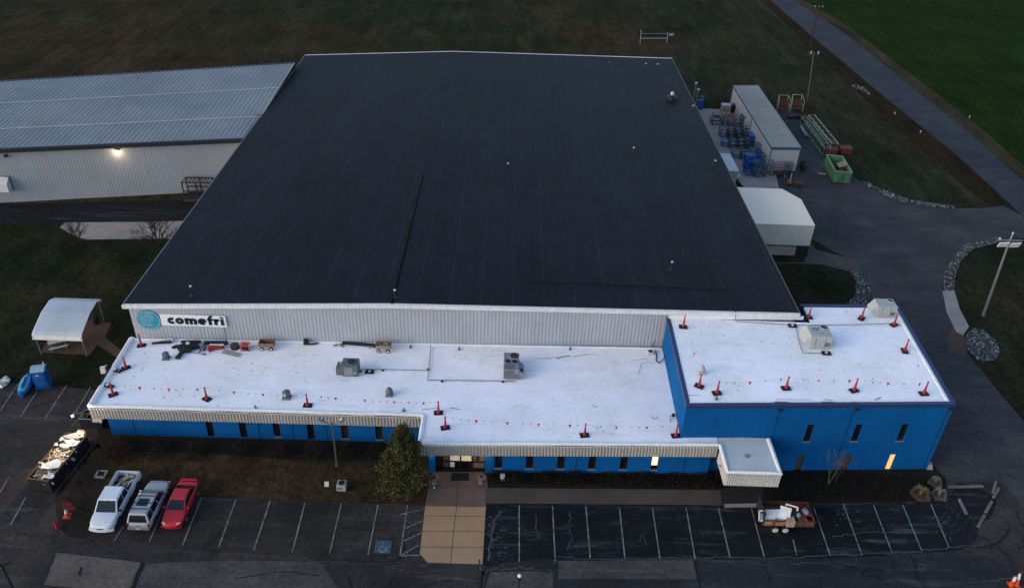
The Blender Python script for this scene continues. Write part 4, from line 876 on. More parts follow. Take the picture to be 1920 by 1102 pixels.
# ================================================================== ON THE ROOFS
def hvac(label, x, y, z, w_, d_, h, paint, hoods=(0, 0), fan=(.7, .5, .3), mark=False, rz=0):
    t_ = thing('rooftop_unit', label, 'air conditioner', (x, y, z), rz, 'rooftop air handling units'); local(t_)
    b = MB(); b.box((0, 0, h/2+.12), (w_, d_, h)); b.box((0, 0, .06), (w_*.9, d_*.9, .12)); bo = b.build('casing', paint, t_, bevel=.03)
    b = MB()
    for k in (-.25, .2): b.box((w_*k, -d_/2-.012, h*.5+.1), (.025, .02, h*.85))
    b.box((w_*.32, -d_/2-.02, h*.45), (w_*.2, .03, h*.3)); b.build('access_panel', HVACG if paint is not HVACG else GALV, bo)
    fx, fy, fr = fan; b = MB(); b.lathe((fx*w_/2, fy*d_/2, h+.12), [(fr*1.15, 0), (fr*1.15, .06), (fr, .07), (fr, .02)], 20); fo = b.build('fan_ring', paint, t_)
    b = MB(); b.tube((fx*w_/2, fy*d_/2, h+.10), (fx*w_/2, fy*d_/2, h+.15), fr*.95, n=20); b.build('fan_grille', BLACK, fo)
    b = MB(); b.box((fx*w_/2, fy*d_/2, h+.165), (fr*1.7, .03, .02)); b.box((fx*w_/2, fy*d_/2, h+.168), (.03, fr*1.7, .02)); b.build('fan_guard', STEELG, fo)
    for sgn, hw in zip((-1, 1), hoods):
        if hw:
            b = MB(); x0 = sgn*w_/2; x1 = sgn*(w_/2+hw)
            rs_ = [[(x0, -d_*.46, .35), (x0, d_*.46, .35), (x0, d_*.46, h+.08), (x0, -d_*.46, h+.08)], [(x1, -d_*.40, .5), (x1, d_*.40, .5), (x1, d_*.40, h*.55), (x1, -d_*.40, h*.55)]]
            b.loft(rs_ if sgn > 0 else [r[::-1] for r in rs_]); b.build('intake_hood', paint, t_)
    if mark:
        b = MB(); n_ = 12; cx, cy = -w_*.16, d_*.12
        for i in range(n_): a, c = i/n_*6.283, (i+1)/n_*6.283; f = lambda r, an: (cx+r*1.1*math.cos(an), cy+r*math.sin(an), h+.126); b.quad(f(.17, a), f(.24, a), f(.24, c), f(.17, c))
        b.box((cx+.36, cy+.25, h+.126), (.16, .10, .004)); b.box((cx+.42, -d_*.2, h+.126), (.34, .06, .004)); b.build('paint_mark', BLACK, bo)
    return t_
a_ = at(650, 700, 4)
u1 = hvac('grey rooftop unit with a stepped top on the long white roof', at(654, 700, 4).x+.2, at(654, 703, 4).y+.35, LZ4, 1.45, 1.2, 1.1, HVACG, fan=(.15, .1, .36))
b = MB(); b.box((-.95, .05, .42), (.62, 1.0, .74)); b.build('duct_box', HVACG, u1, bevel=.02); b = MB(); b.box((-.12, -.585, .6), (.72, .04, .85)); b.build('front_panel', GALV, u1); b = MB(); b.pipe([(-.9, .2, .8), (-.9, .2, 1.15), (-.6, .2, 1.15), (-.6, .2, .9)], .03); b.build('pipe_loop', TRIMW, u1)
p_ = at(963, 712, 4)
u2 = hvac('tall lilac-grey unit with three round fans on the middle white roof', p_.x-.25, p_.y+1.25, LZ4, 1.38, 2.5, 1.05, HVACP, fan=(.38, .60, .40))
for fx in (-.32, .30):
    b = MB(); b.lathe((fx, -.1, 1.17), [(.31, 0), (.31, .06), (.27, .07), (.27, .01)], 16); fo = b.build('fan_ring', HVACP, u2); b = MB(); b.tube((fx, -.1, 1.16), (fx, -.1, 1.20), .27, n=16); b.build('fan_grille', BLACK, fo)
b = MB(); b.box((-.14, -.80, 1.175), (.92, .80, .03)); b.box((-.14, -1.26, .6), (.92, .03, .9)); b.build('coil_guard', STEELG, u2)
b = MB(); b.loft([[(.69, -1.2, .1), (.69, .3, .1), (.69, .3, 1.05), (.69, -1.2, 1.05)], [(1.15, -1.2, .1), (1.15, .15, .1), (1.15, .15, .68), (1.15, -1.2, .68)]]); b.build('side_cabinet', HVACP, u2); b = MB(); b.box((.90, -.95, .90), (.26, .4, .08)); b.build('outlet', BLACK, u2)
p_ = at(1536, 655, BZ); hvac('big pale grey unit with sloped hoods in the middle of the blue block roof', p_.x, p_.y+.95, BZ-.05, 1.95, 1.8, 1.3, HVACL, (.42, .42), fan=(.55, .6, .30), mark=True)
p_ = at(1658, 597, BZ); hvac('pale grey unit at the far right corner of the blue block roof', p_.x+.1, p_.y+.8, BZ-.05, 1.8, 1.4, 1.2, HVACL, (.5, 0), fan=(.6, .5, .24))

def turbine(label, px, py, z, r, h, kind, paint=GALV):
    p = at(px, py, z); t_ = thing('roof_vent', label, 'vent', p, group='roof vents'); 
    b = MB(); b.box(p+Vector((0, 0, .09)), (r*2.1, r*2.1, .18), taper=.85); b.build('curb', paint, t_)
    b = MB()
    if kind == 'mush': b.lathe(p+Vector((0, 0, .18)), [(r*.75, 0), (r*.75, h*.3), (r*1.12, h*.3), (r*1.12, h*.42), (r*.8, h*.75), (r*.35, h), (.02, h*1.03)], 14)
    else: b.lathe(p+Vector((0, 0, .18)), [(r*.6, 0), (r*.62, h*.25), (r*.95, h*.4), (r*1.0, h*.6), (r*.8, h*.85), (r*.3, h), (.02, h)], 14)
    b.build('cowl', paint, t_, smooth=False)
    if kind == 'turb':
        b = MB()
        for k in range(14): an = k/14*6.283; b.box(p+Vector((math.cos(an)*r*.98, math.sin(an)*r*.98, .18+h*.58)), (.02, .05, h*.4), rz=an)
        b.build('vane', STEELG, t_)
turbine('squat grey turbine vent by the tools at the left of the long white roof', 312, 672, LZ4, .30, .55, 'turb', HVACG)
turbine('round finned grey vent just behind the front pennants of the long white roof', 538, 745, LZ4, .34, .62, 'turb', HVACG)
turbine('bell-shaped grey vent near the step in the long white roof edge', 730, 740, LZ4, .30, .65, 'mush', HVACG)
turbine('pale capped vent at the left front of the blue block roof', 1315, 699, BZ, .26, .62, 'mush', HVACL)

# thin pipes
def pipe_thing(name, label, cat, pts, r, m_, feet=()):
    t_ = thing(name, label, cat, pts[0]); b = MB(); b.pipe(pts, r, 5); b.build('pipe', m_, t_)
    for f in feet: b = MB(); b.box(Vector((f[0], f[1], f[2]-.04)), (.22, .16, .10)); b.build('support_block', BLACK, t_)
z_ = LZ4+.10
pp = [at(808, 645, LZ4+.5), at(807.5, 652, z_), at(802, 712, z_), at(966, 714, z_)]
pipe_thing('gas_pipe', 'thin dark gas pipe running from the hall wall to the tall lilac unit', 'pipe', pp, .035, STEELG, [at(803, 691, z_), at(829, 714, z_), at(943, 714.5, z_)])
pp = [at(674, 691, z_), at(802, 694, z_)]
pipe_thing('gas_pipe', 'thin grey pipe branch from the stepped grey unit to the longer pipe', 'pipe', pp, .03, STEELG, [at(676, 695, z_), at(718, 693, z_)])
z_ = BZ+.04
pipe_thing('gas_pipe', 'thin pipe along the back of the blue block roof up to the hall eave', 'pipe', [at(1379, 588, ZR), at(1379.5, 602, z_), at(1485, 609, z_), at(1600, 608.5, z_), at(1667, 606, z_)], .03, STEELG)
pipe_thing('gas_pipe', 'thin pipe looping round the big pale unit from mat to mat', 'pipe', [at(1492, 613, z_), at(1501, 650, z_), at(1506, 661, z_), at(1545, 662, z_)], .03, STEELG)
pipe_thing('roof_conduit', 'black conduit bent at a right angle across the charcoal hall roof', 'pipe', [onroof(991, 435)+Vector((0, 0, .06)), onroof(994, 500)+Vector((0, 0, .06)), onroof(995.5, 526)+Vector((0, 0, .06)), onroof(1170, 534)+Vector((0, 0, .06)), onroof(1365, 543)+Vector((0, 0, .06)), onroof(1373, 560)+Vector((0, 0, .06)), onroof(1379, 586)+Vector((0, 0, .06))], .038, BLACK)
# stacks on the hall roof
for px, py, h, lb in ((361, 554, 1.0, 'slim white-topped stack near the front left of the charcoal roof'), (741, 558, .8, 'white-topped stack at the front end of the roof ridge'), (1258, 506, .9, 'white-topped stack above the angled conduit'), (1187, 287, .7, 'short white-topped stack at mid depth right of the ridge'),
                      (953, 309, .15, 'low pale button vent near the middle of the charcoal roof'), (1142, 127, .9, 'first dark stack from the left along the far roof edge'), (1210, 129, .8, 'middle stack of three along the far roof edge'), (1232, 130, .8, 'rightmost stack of three along the far roof edge'), (1340, 310, .6, 'stack at the right roof edge above the small white roof'), (1299, 206, .6, 'stack at the right roof edge beside the yard corner')):
    p = onroof(px, py); t_ = thing('vent_stack', lb, 'vent', p, group='stacks on the charcoal roof')
    b = MB(); b.lathe(p, [(.28, -.02), (.20, .05), (.08, .12), (.075, h)] if h > .2 else [(.2, -.02), (.18, .05), (.1, .1)], 10); b.build('pipe', STEELD, t_)
    b = MB(); b.lathe(p+Vector((0, 0, h)), [(.075, -.02), (.12, 0), (.12, .08), (.03, .15)], 10); b.build('cap', GALVR if px not in (1142,) else STEELG, t_)
p = onroof(1259, 188); t_ = thing('exhaust_fan', 'round exhaust fan with a white motor cap at the far right of the charcoal roof', 'fan', p)
b = MB(); b.lathe(p, [(.55, 0), (.55, .3), (.85, .34), (.85, .55), (.3, .7), (.28, .85)], 18); b.build('housing', STEELD, t_); b = MB(); b.lathe(p+Vector((0, 0, .85)), [(.26, 0), (.28, .3), (.16, .42), (.02, .44)], 14); b.build('motor_cap', GALVR, t_)
# small drains and pipe stubs
for px, py, z, lb in ((770, 651, LZ4, 'small dark pipe stub near the rusty-load wagon at the hall wall'), (861, 655, LZ4, 'black pipe stub by the hall wall left of the lilac unit'), (1069, 655, LZ4, 'tiny stub vent by the hall wall right of the lilac unit'), (757, 770, LZ4, 'grey stub by the step of the front roof edge'), (479, 765, LZ4, 'grey stub at the front roof edge below the finned vent'), (1255, 705, LZ4, 'small round drain beside the blue block side wall'), (1343, 748, BZ, 'round grey drain at the front left of the blue block roof')):
    p = at(px, py, z); b = MB(); b.lathe(p, [(.16, 0), (.14, .05), (.07, .08), (.07, .26), (.09, .28), (.03, .32)], 10); tag(b.build('pipe_stub', STEELG, loc=p), lb, 'pipe', 'stubs and drains on the white roofs')
# mats with a white block
for px, py, z, rz, lb in ((693, 697.5, LZ4, 0, 'black mat with a white centre right of the stepped grey unit'), (1485.5, 611, BZ, 0, 'black mat with a white centre behind the big pale unit'), (1549, 662.5, BZ, -.05, 'black mat with a white centre in front of the big pale unit')):
    p = at(px, py, z); t_ = thing('roof_pad', lb, 'mat', p, rz, 'black pads on the white roofs'); local(t_)
    b = MB(); b.box((0, 0, .05), (.8, .52, .08)); b.build('pad', BLACK, t_); b = MB(); b.lathe((0, 0, .09), [(.12, 0), (.12, .06), (.04, .07)], 8); b.build('block', TRIMW, t_)
# hoist frame on the left roof edge
p = at(214, 695, LZ4); p2 = at(199, 724, LZ4); t_ = thing('ladder_bracket', 'black bracket pair holding a dark rail along the left white roof edge', 'bracket', (p+p2)/2)
for q in (p, p2): b = MB(); b.box(q+Vector((.15, 0, .12)), (1.15, .38, .14), rz=-.35); b.build('plate', BLACK, t_); b = MB(); b.lathe(q+Vector((.15, 0, .18)), [(.13, 0), (.13, .08), (.05, .1)], 8); b.build('bolt_cap', TRIMW, t_)
b = MB(); b.tube(p+Vector((-.45, 0, .2)), p2+Vector((-.45, -.1, .2)), .08, n=6); b.tube(p+Vector((-.45, 0, .2)), p+Vector((-.55, .1, -3.9)), .05, n=6); b.tube(p2+Vector((-.45, 0, .2)), p2+Vector((-.55, .1, -3.9)), .05, n=6); b.build('rail', STEELD, t_)
p = at(193, 693, 4.0); b = MB(); b.box(p, (.42, .34, .62), rz=.3, taper=.85); b.tube(p+Vector((0, 0, .31)), p+Vector((.45, .05, .5)), .03); tag(b.build('hanging_bag', TARP, loc=p), 'white bag hanging outside the left roof edge by the black bracket', 'bag')

# torn seam and scuffs in the white membrane
for pl, z, w in (([(1005, 672), (1030, 671), (1048, 669)], LZ4, .05), ([(1044, 672), (1058, 668), (1070, 667)], LZ4, .13), ([(1076, 668), (1090, 666), (1100, 664)], LZ4, .07), ([(1100, 664), (1118, 664)], LZ4, .05), ([(1185, 676), (1215, 672)], LZ4, .05), ([(1198, 700), (1203, 681), (1216, 678), (1228, 682)], LZ4, .045), ([(1221, 780), (1226, 785), (1233, 782)], LZ4, .08), ([(845, 764), (862, 767)], LZ4, .07), ([(790, 768), (822, 764)], LZ4, .05), ([(1455, 756), (1490, 755)], BZ, .05), ([(1545, 748), (1562, 750)], BZ, .06), ([(1640, 749), (1652, 744)], BZ, .08), ([(1455, 748), (1520, 749)], BZ, .035), ([(1288, 740), (1310, 741)], BZ, .05)):
    P_ = [at(*p, z+.012) for p in pl]; m_ = MB(); m_.ribbon(P_, w); m_.build('membrane_scuff', mat('membrane_scuff', (.09, .09, .085), .8, col2=(.25, .25, .24), scale=2.2), wroof if z == LZ4 else broof)
# --- safety stanchions and pennants
ST = [(265.3, 648, 0, .25, 'red stanchion in the far left corner by the comefri wall'), (236.5, 690, 0, .6, 'red stanchion by the left roof edge above the black bracket'), (212.5, 740, 0, .6, 'red stanchion at the front left corner of the long white roof'), (388, 748, 0, -.5, 'red stanchion at the left third of the front roof edge'), (577, 760, 0, 0, 'red stanchion right of the finned vent at the front edge'),
      (822, 774, 0, .08, 'upper stanchion of the pair at the roof step'), (835, 802, 0, .25, 'lower stanchion of the pair at the roof step'), (1096, 816, 0, .15, 'red stanchion mid way above the blue-walled windows'), (1267, 817, 0, .1, 'red stanchion at the foot of the blue block side wall'),
      (1281, 613, 1, -.1, 'red stanchion at the far left of the blue block roof'), (1310.6, 724, 1, -.55, 'red stanchion next to the pale capped vent'), (1344, 737, 1, .2, 'second red stanchion from the left at the front of the blue block roof'), (1473.5, 728, 1, .1, 'red stanchion at the middle front of the blue block roof'), (1601, 732, 1, .35, 'third red stanchion along the front of the blue block roof'),
      (1731.7, 738, 1, .1, 'red stanchion at the front right corner of the blue block roof'), (1696, 658, 1, 1.45, 'red stanchion half way along the right edge of the blue block'), (1676, 609, 1, .5, 'red stanchion just in front of the far corner unit'), (1615, 597, 1, .9, 'red stanchion left of the far corner unit'), (1515.6, 595.5, 1, 0, 'red stanchion next to the corner of the charcoal roof')]
sp = thing('stanchion', ST[0][4], 'stanchion', at(ST[0][0], ST[0][1], LZ4), ST[0][3], 'red warning stanchions on the white roofs'); local(sp)
b = MB(); b.box((0, 0, .04), (.78, .55, .08), taper=.95); b.build('base', BLACK, sp)
b = MB(); b.lathe((0, 0, .1), [(.16, 0), (.14, .05), (.115, .08), (.05, 1.05), (.048, 1.1), (.085, 1.11), (.085, 1.16), (.02, 1.2)], 10); b.build('post', RED, sp)
b = MB(); b.box((0, 0, 1.27), (.03, .14, .12)); b.build('hook', RED, sp)
STO = [sp]
for s_ in ST[1:]:
    c = copy_tree(sp); c.location = at(s_[0], s_[1], BZ if s_[2] else LZ4); c.rotation_euler.z = s_[3]; c['label'] = s_[4]; STO.append(c)
FR_ = mat('flag_red', (.55, .012, .03), .6); FY = mat('flag_yellow', (.50, .44, .16), .6); FW = mat('flag_white', (.62, .62, .64), .6)
def pennants(i, j, label, skip=(), n=None, sag=.18, amt=1.0):
    a, b_ = Vector(STO[i].location)+Vector((0, 0, 1.2)), Vector(STO[j].location)+Vector((0, 0, 1.2)); t_ = thing('pennant_line', label, 'pennants', a, group='pennant lines between the stanchions')
    L = (b_-a).length; n = n or int(L/.62); f = lambda u: a.lerp(b_, u)-Vector((0, 0, sag*4*u*(1-u)))
    q = MB(); q.pipe([f(k/16) for k in range(17)], .007, 3); q.build('string', FW, t_)
    d = (b_-a).normalized(); cyc = 0
    for k in range(1, n):
        if random.random() > amt: continue
        u = k/n; p = f(u); sz = random.uniform(.8, 1.15)*(.24 if k % 4 == 0 else .17); tw = random.uniform(-.5, .5); dd = Vector((d.x*math.cos(tw)-d.y*math.sin(tw), d.x*math.sin(tw)+d.y*math.cos(tw), 0)); nn_ = Vector((-dd.y, dd.x, 0))*.004
        sw = Vector((0, random.uniform(-.08, .08), 0)); A_ = (p-dd*sz*.6, p+dd*sz*.6, p+Vector((0, 0, -sz*1.5))+sw); q = MB(); q.loft([[x+nn_ for x in A_], [x-nn_ for x in A_]])
        q.build('flag', FR_ if k % 4 == 0 else (FY if k % 4 == 2 else FW) , t_)
pennants(2, 3, 'pennant string along the front roof edge at the far left'); pennants(3, 4, 'pennant string passing in front of the finned vent'); pennants(4, 5, 'pennant string in front of the bell-shaped vent'); pennants(6, 7, 'pennant string above the entrance at the lower roof edge'); pennants(7, 8, 'pennant string ending at the foot of the blue block')
pennants(11, 12, 'pennant string on the blue block front, left span'); pennants(12, 13, 'pennant string on the blue block front, middle span'); pennants(13, 14, 'pennant string on the blue block front, right span'); pennants(14, 15, 'pennant string along the near right edge of the blue block', amt=.6); pennants(15, 16, 'pennant string along the far right edge of the blue block', amt=.5); pennants(9, 10, 'sparse pennant string along the left side of the blue block roof', amt=.4); pennants(1, 2, 'short pennant string by the left roof edge', amt=.4)

# ================================================================== TOOLS ALONG THE HALL WALL
def wagon(label, px, py, rz, load):
    t_ = thing('wagon', label, 'wagon', at(px, py, LZ4), rz, 'wooden wagons by the hall wall'); local(t_)
    b = MB(); b.box((0, 0, .42), (1.35, .72, .06)); b.build('deck', WOODL, t_)
    b = MB()
    for c, s_ in (((0, -.36, .60), (1.38, .05, .34)), ((0, .36, .60), (1.38, .05, .34)), ((-.68, 0, .60), (.05, .70, .34)), ((.68, 0, .60), (.05, .70, .34))): b.box(c, s_)
    b.build('side_board', WOODL if load else mat('tan_board', (.26, .15, .10), .8), t_)
    for sx in (-.44, .44):
        for sy_ in (-.42, .42):
            b = MB(); b.tube((sx, sy_-.05, .19), (sx, sy_+.05, .19), .19, n=14); wo = b.build('wheel', TYRE, t_); b = MB(); b.tube((sx, sy_-.06, .19), (sx, sy_+.06, .19), .10, n=12); b.build('hub', TRIMW, wo)
    b = MB(); b.pipe([(-.7, 0, .3), (-1.1, 0, .25), (-1.35, 0, .18)], .025); b.tube((-1.35, -.12, .18), (-1.35, .12, .18), .03, n=6); b.build('handle', STEELD, t_)
    return t_
w1 = wagon('empty tan wagon beside the red generator at the hall wall', 502, 652, .03, 0)
w2 = wagon('wagon full of scrap beside a long black roll at the hall wall', 720, 656, .0, 1)
def heap(name, label, cat, c, ext_, n, mats_, smin=.12, smax=.4, flat=.25, kind=None, seed=1, hump=.25):
    rr = random.Random(seed); mb = MB()
    for k in range(n):
        u, v = rr.uniform(-1, 1), rr.uniform(-1, 1); s_ = rr.uniform(smin, smax); m = Matrix.Rotation(rr.random()*6.3, 3, 'Z') @ Matrix.Rotation(rr.uniform(-flat*2, flat*2), 3, 'X')
        mb.box(Vector(c)+Vector((u*ext_[0], v*ext_[1], rr.random()*ext_[2]*(1-hump*(abs(u)+abs(v))/2))), (s_*rr.uniform(.8, 2.2), s_*rr.uniform(.3, .9), s_*rr.uniform(.08, .35)), M=m)
    return tag(mb.build(name, mats_, loc=Vector(c)), label, cat, kind=kind)
RAND_SCRAP = foliage('mixed_scrap', [(.03, .028, .025), (.16, .12, .08), (.42, .38, .30), (.08, .07, .06), (.55, .52, .46)])
heap('scrap_pile', 'pale and brown scrap filling the second wagon', 'scrap', at(720, 656, LZ4)+Vector((0, 0, .62)), (.55, .26, .2), 46, RAND_SCRAP, .06, .22)
heap('scrap_pile', 'few dark scraps lying in the empty tan wagon', 'scrap', at(502, 652, LZ4)+Vector((0, 0, .47)), (.5, .22, .05), 14, mat('brown_scrap', (.05, .035, .03), .9), .08, .25, seed=5)
def roll(label, pa, pb, r, m_, r2=None, lift=0, name='membrane_roll', cat='roll'):
    a, b_ = at(*pa, LZ4)+Vector((0, 0, r+lift)), at(*pb, LZ4)+Vector((0, 0, (r2 or r)+lift)); q = MB(); q.tube(a, b_, r, r2, 12); d = (b_-a).normalized(); q.tube(a-d*.06, a, r*.5, n=8); return tag(q.build(name, m_, loc=(a+b_)/2), label, cat)
roll('long tapering black tube lying by the corner stanchion under the sign', (286, 645), (322, 643), .10, BLKP, .17)
roll('short black roll against the wall under the lettered sign', (341, 643), (377, 643), .15, BLKP)
roll('fat black roll with a pale band left of the wall pole', (385, 645.5), (427, 645.5), .2, BLKP)
roll('long black roll reaching to the scrap-filled wagon', (643, 645), (706, 650), .16, BLKP)
q = MB(); p = at(406, 646, LZ4+.42); q.box(p, (1.3, .2, .03)); q.box(p+Vector((.5, .02, .03)), (.3, .16, .05)); tag(q.build('white_strip', TARP, loc=p), 'white strip lying on top of the fat black roll', 'strip')
p = at(319, 641, LZ4); q = MB(); q.box(p+Vector((0, 0, .14)), (.6, .35, .28), taper=.9); q.box(p+Vector((0, 0, .3)), (.64, .38, .05)); tag(q.build('box', TARP, loc=p), 'small white lidded box behind the tapering tube', 'box')
p = at(426, 645, LZ4); q = MB(); q.tube(p, at(423, 643, LZ4)+Vector((0, .3, 1.9)), .025, n=6); q.box(p+Vector((0, 0, .03)), (.3, .06, .06)); tag(q.build('pole_tool', STEELD, loc=p), 'thin upright pole tool leaning on the hall wall right of the sign', 'tool')
# black membrane heap
q = MB(); rr = random.Random(4)
def slab(mb, pts, z0, th): mb.prism(pts if sum(a[0]*b[1]-b[0]*a[1] for a, b in zip(pts, pts[1:]+pts[:1])) > 0 else pts[::-1], z0, z0+th)
def pxy(l, z): return [(at(*p, z).x, at(*p, z).y) for p in l]
slab(q, pxy([(333, 648), (348, 645), (372, 646), (377, 652), (360, 655), (355, 661), (345, 660), (336, 673), (328, 672), (338, 660), (332, 654)], LZ4+.1), LZ4+.02, .22)
slab(q, pxy([(321, 651), (332, 646), (336, 649), (324, 653)], LZ4+.1), LZ4+.02, .16); slab(q, pxy([(352, 644), (369, 643.5), (371, 650), (354, 651)], LZ4+.3), LZ4+.2, .22)
slab(q, pxy([(340, 650), (362, 650), (358, 657), (345, 657)], LZ4+.3), LZ4+.2, .12)
p = at(350, 656, LZ4); tag(q.build('membrane_scraps', BLKP, loc=p, bevel=.04), 'jagged heap of black membrane offcuts below the sign', 'offcuts')
p = at(352, 643, LZ4+.45); q = MB(); q.box(p, (.34, .2, .16)); q.box(p+Vector((.02, 0, .1)), (.2, .12, .06)); tag(q.build('box', TARP, loc=p), 'tiny white carton on top of the black offcut heap', 'box')
for k, (pa, pb, lb, mt) in enumerate((((357, 660), (383, 664), 'long grey handled tool in front of the black heap', STEELG), ((366, 653), (384, 651), 'dark handled tool beside the red sheet', STEELD), ((372, 661), (384, 652), 'grey hand tool crossing the others', STEELG))):
    a, b_ = at(*pa, LZ4+.08), at(*pb, LZ4+.08); q = MB(); q.tube(a, b_, .03, n=6); q.box(b_+Vector((0, 0, .03)), (.3, .16, .1), rz=.6*k); q.tube(a, a+(b_-a)*.12, .05, n=6); tag(q.build('hand_tool', mt, loc=a), lb, 'tool')
p = at(381, 655, LZ4); t_ = thing('tool_cart', 'small cluttered tool cart at the end of the handled tools', 'cart', p)
q = MB(); q.box(p+Vector((0, 0, .3)), (.4, .5, .06)); q.box(p+Vector((0, .1, .48)), (.25, .2, .3)); q.build('tray', STEELG, t_)
for sx in (-.2, .2): q = MB(); q.tube(p+Vector((sx-.03, -.2, .12)), p+Vector((sx+.03, -.2, .12)), .12, n=10); q.build('wheel', TYRE, t_)
q = MB(); q.pipe([p+Vector((0, .25, .3)), p+Vector((.1, .35, .9)), p+Vector((.3, .35, .9))], .025); q.build('handle', WOODL, t_)
q = MB(); slab(q, pxy([(389, 655), (393, 649), (418, 647), (421, 652), (400, 654), (392, 659)], LZ4+.15), LZ4+.05, .22); q.box(at(405, 651, LZ4+.35), (1.0, .18, .12), rz=.05); p = at(405, 654, LZ4); tag(q.build('seam_roller', RED, loc=p, bevel=.03), 'long red machine lying left of the round brown basket', 'machine')
p = at(441, 652, LZ4); t_ = thing('hose_reel', 'round brown reel between the red machine and the red generator', 'reel', p)
q = MB(); q.lathe(p, [(.42, 0), (.42, .10), (.30, .12), (.30, .26), (.42, .28), (.42, .36), (.1, .37)], 16); q.build('reel', mat('brown_reel', (.08, .045, .03), .8), t_)
q = MB(); q.pipe([p+Vector((-.7, -.05, .08)), p+Vector((-.4, 0, .18)), p+Vector((.5, 0, .3))], .03); q.build('handle', WOODL, t_)
p = at(461, 655, LZ4); t_ = thing('generator', 'red portable generator in a red frame next to the empty wagon', 'generator', p)
q = MB()
for sx in (-.36, .36):
    for sy_ in (-.26, .26): q.tube(p+Vector((sx, sy_, 0)), p+Vector((sx, sy_, .72)), .035, n=6)
    q.tube(p+Vector((sx, -.26, .7)), p+Vector((sx, .26, .7)), .035, n=6)
for sy_ in (-.26, .26): q.tube(p+Vector((-.36, sy_, .7)), p+Vector((.36, sy_, .7)), .035, n=6); q.tube(p+Vector((-.36, sy_, .06)), p+Vector((.36, sy_, .06)), .035, n=6)
q.build('frame', REDP, t_); q = MB(); q.box(p+Vector((0, 0, .56)), (.6, .44, .22), taper=.85); q.build('fuel_tank', REDP, t_, bevel=.03); q = MB(); q.box(p+Vector((-.08, 0, .27)), (.45, .42, .36)); q.build('engine', STEELD, t_, bevel=.02); q = MB(); q.box(p+Vector((.2, -.24, .25)), (.22, .08, .24)); q.build('panel', BLACK, t_)
a, b_ = at(417, 658, LZ4+.08), at(450, 666, LZ4+.08); t_ = thing('ladder', 'short grey ladder lying on the white roof in front of the red generator', 'ladder', (a+b_)/2); d = (b_-a).normalized(); o = Vector((-d.y, d.x, 0))*.22
q = MB(); q.tube(a+o, b_+o, .035, n=6); q.tube(a-o, b_-o, .035, n=6); q.build('rail', STEELG, t_); q = MB()
for k in range(9): m_ = a.lerp(b_, (k+.5)/9); q.tube(m_+o, m_-o, .028, n=5)
q.build('rung', mat('brown_rung', (.12, .10, .085), .6), t_)
p = at(574, 645, LZ4); t_ = thing('blower', 'black backpack blower with its tube lying by the hall wall', 'blower', p)
q = MB(); q.box(p+Vector((0, 0, .3)), (.5, .36, .6), taper=.7); q.build('body', BLACK, t_, bevel=.06); q = MB(); q.pipe([p+Vector((.2, -.1, .2)), p+Vector((.5, -.15, .1)), p+Vector((1.1, .1, .12))], .075, 8); q.build('tube', BLKP, t_)
heap('scrap_pile', 'small tangle of dark and white bits left of the long black roll', 'scrap', at(636, 648, LZ4)+Vector((0, 0, .03)), (.45, .2, .16), 18, RAND_SCRAP, .06, .2, seed=9)
p = at(1219, 663, LZ4); t_ = thing('cable_box', 'small grey fixture with a curling black cable at the corner of hall and blue block', 'fixture', p)
q = MB(); q.box(p+Vector((0, 0, .18)), (.55, .4, .3)); q.build('box', GALVR, t_, bevel=.03); q = MB(); q.lathe(p+Vector((-.02, -.05, .33)), [(.16, 0), (.16, .08), (.08, .09)], 12); q.build('drum', BLACK, t_)
q = MB(); q.pipe([at(1228, 655, LZ4+.15), at(1231, 664, LZ4+.04), at(1230, 676, LZ4+.04), at(1236, 680, LZ4+.04), at(1243, 674, LZ4+.3), at(1247.5, 666, LZ4+.6)], .045, 6); q.build('cable', BLACK, t_)
q = MB(); q.pipe([at(1221, 650, LZ4+.05), Vector((at(1223, 640, LZ4+.4).x, WY+.95, LZ4+.9)), Vector((at(1224, 634, LZ4+.6).x, WY+.95, LZ4+1.3))], .03, 5); q.build('conduit', STEELD, t_)
p = at(1262, 782, LZ4); t_ = thing('camera_mast', 'small roof camera on a thin bracket above the foot of the blue wall', 'camera', p)
q = MB(); q.lathe(p+Vector((0, 0, .25)), [(.05, -.15), (.15, -.1), (.15, .1), (.05, .14)], 10); q.build('head', STEELD, t_); q = MB(); q.pipe([p+Vector((-.35, -.6, .02)), p+Vector((-.25, -.1, .2)), p+Vector((0, 0, .2))], .03); q.build('bracket', STEELG, t_)

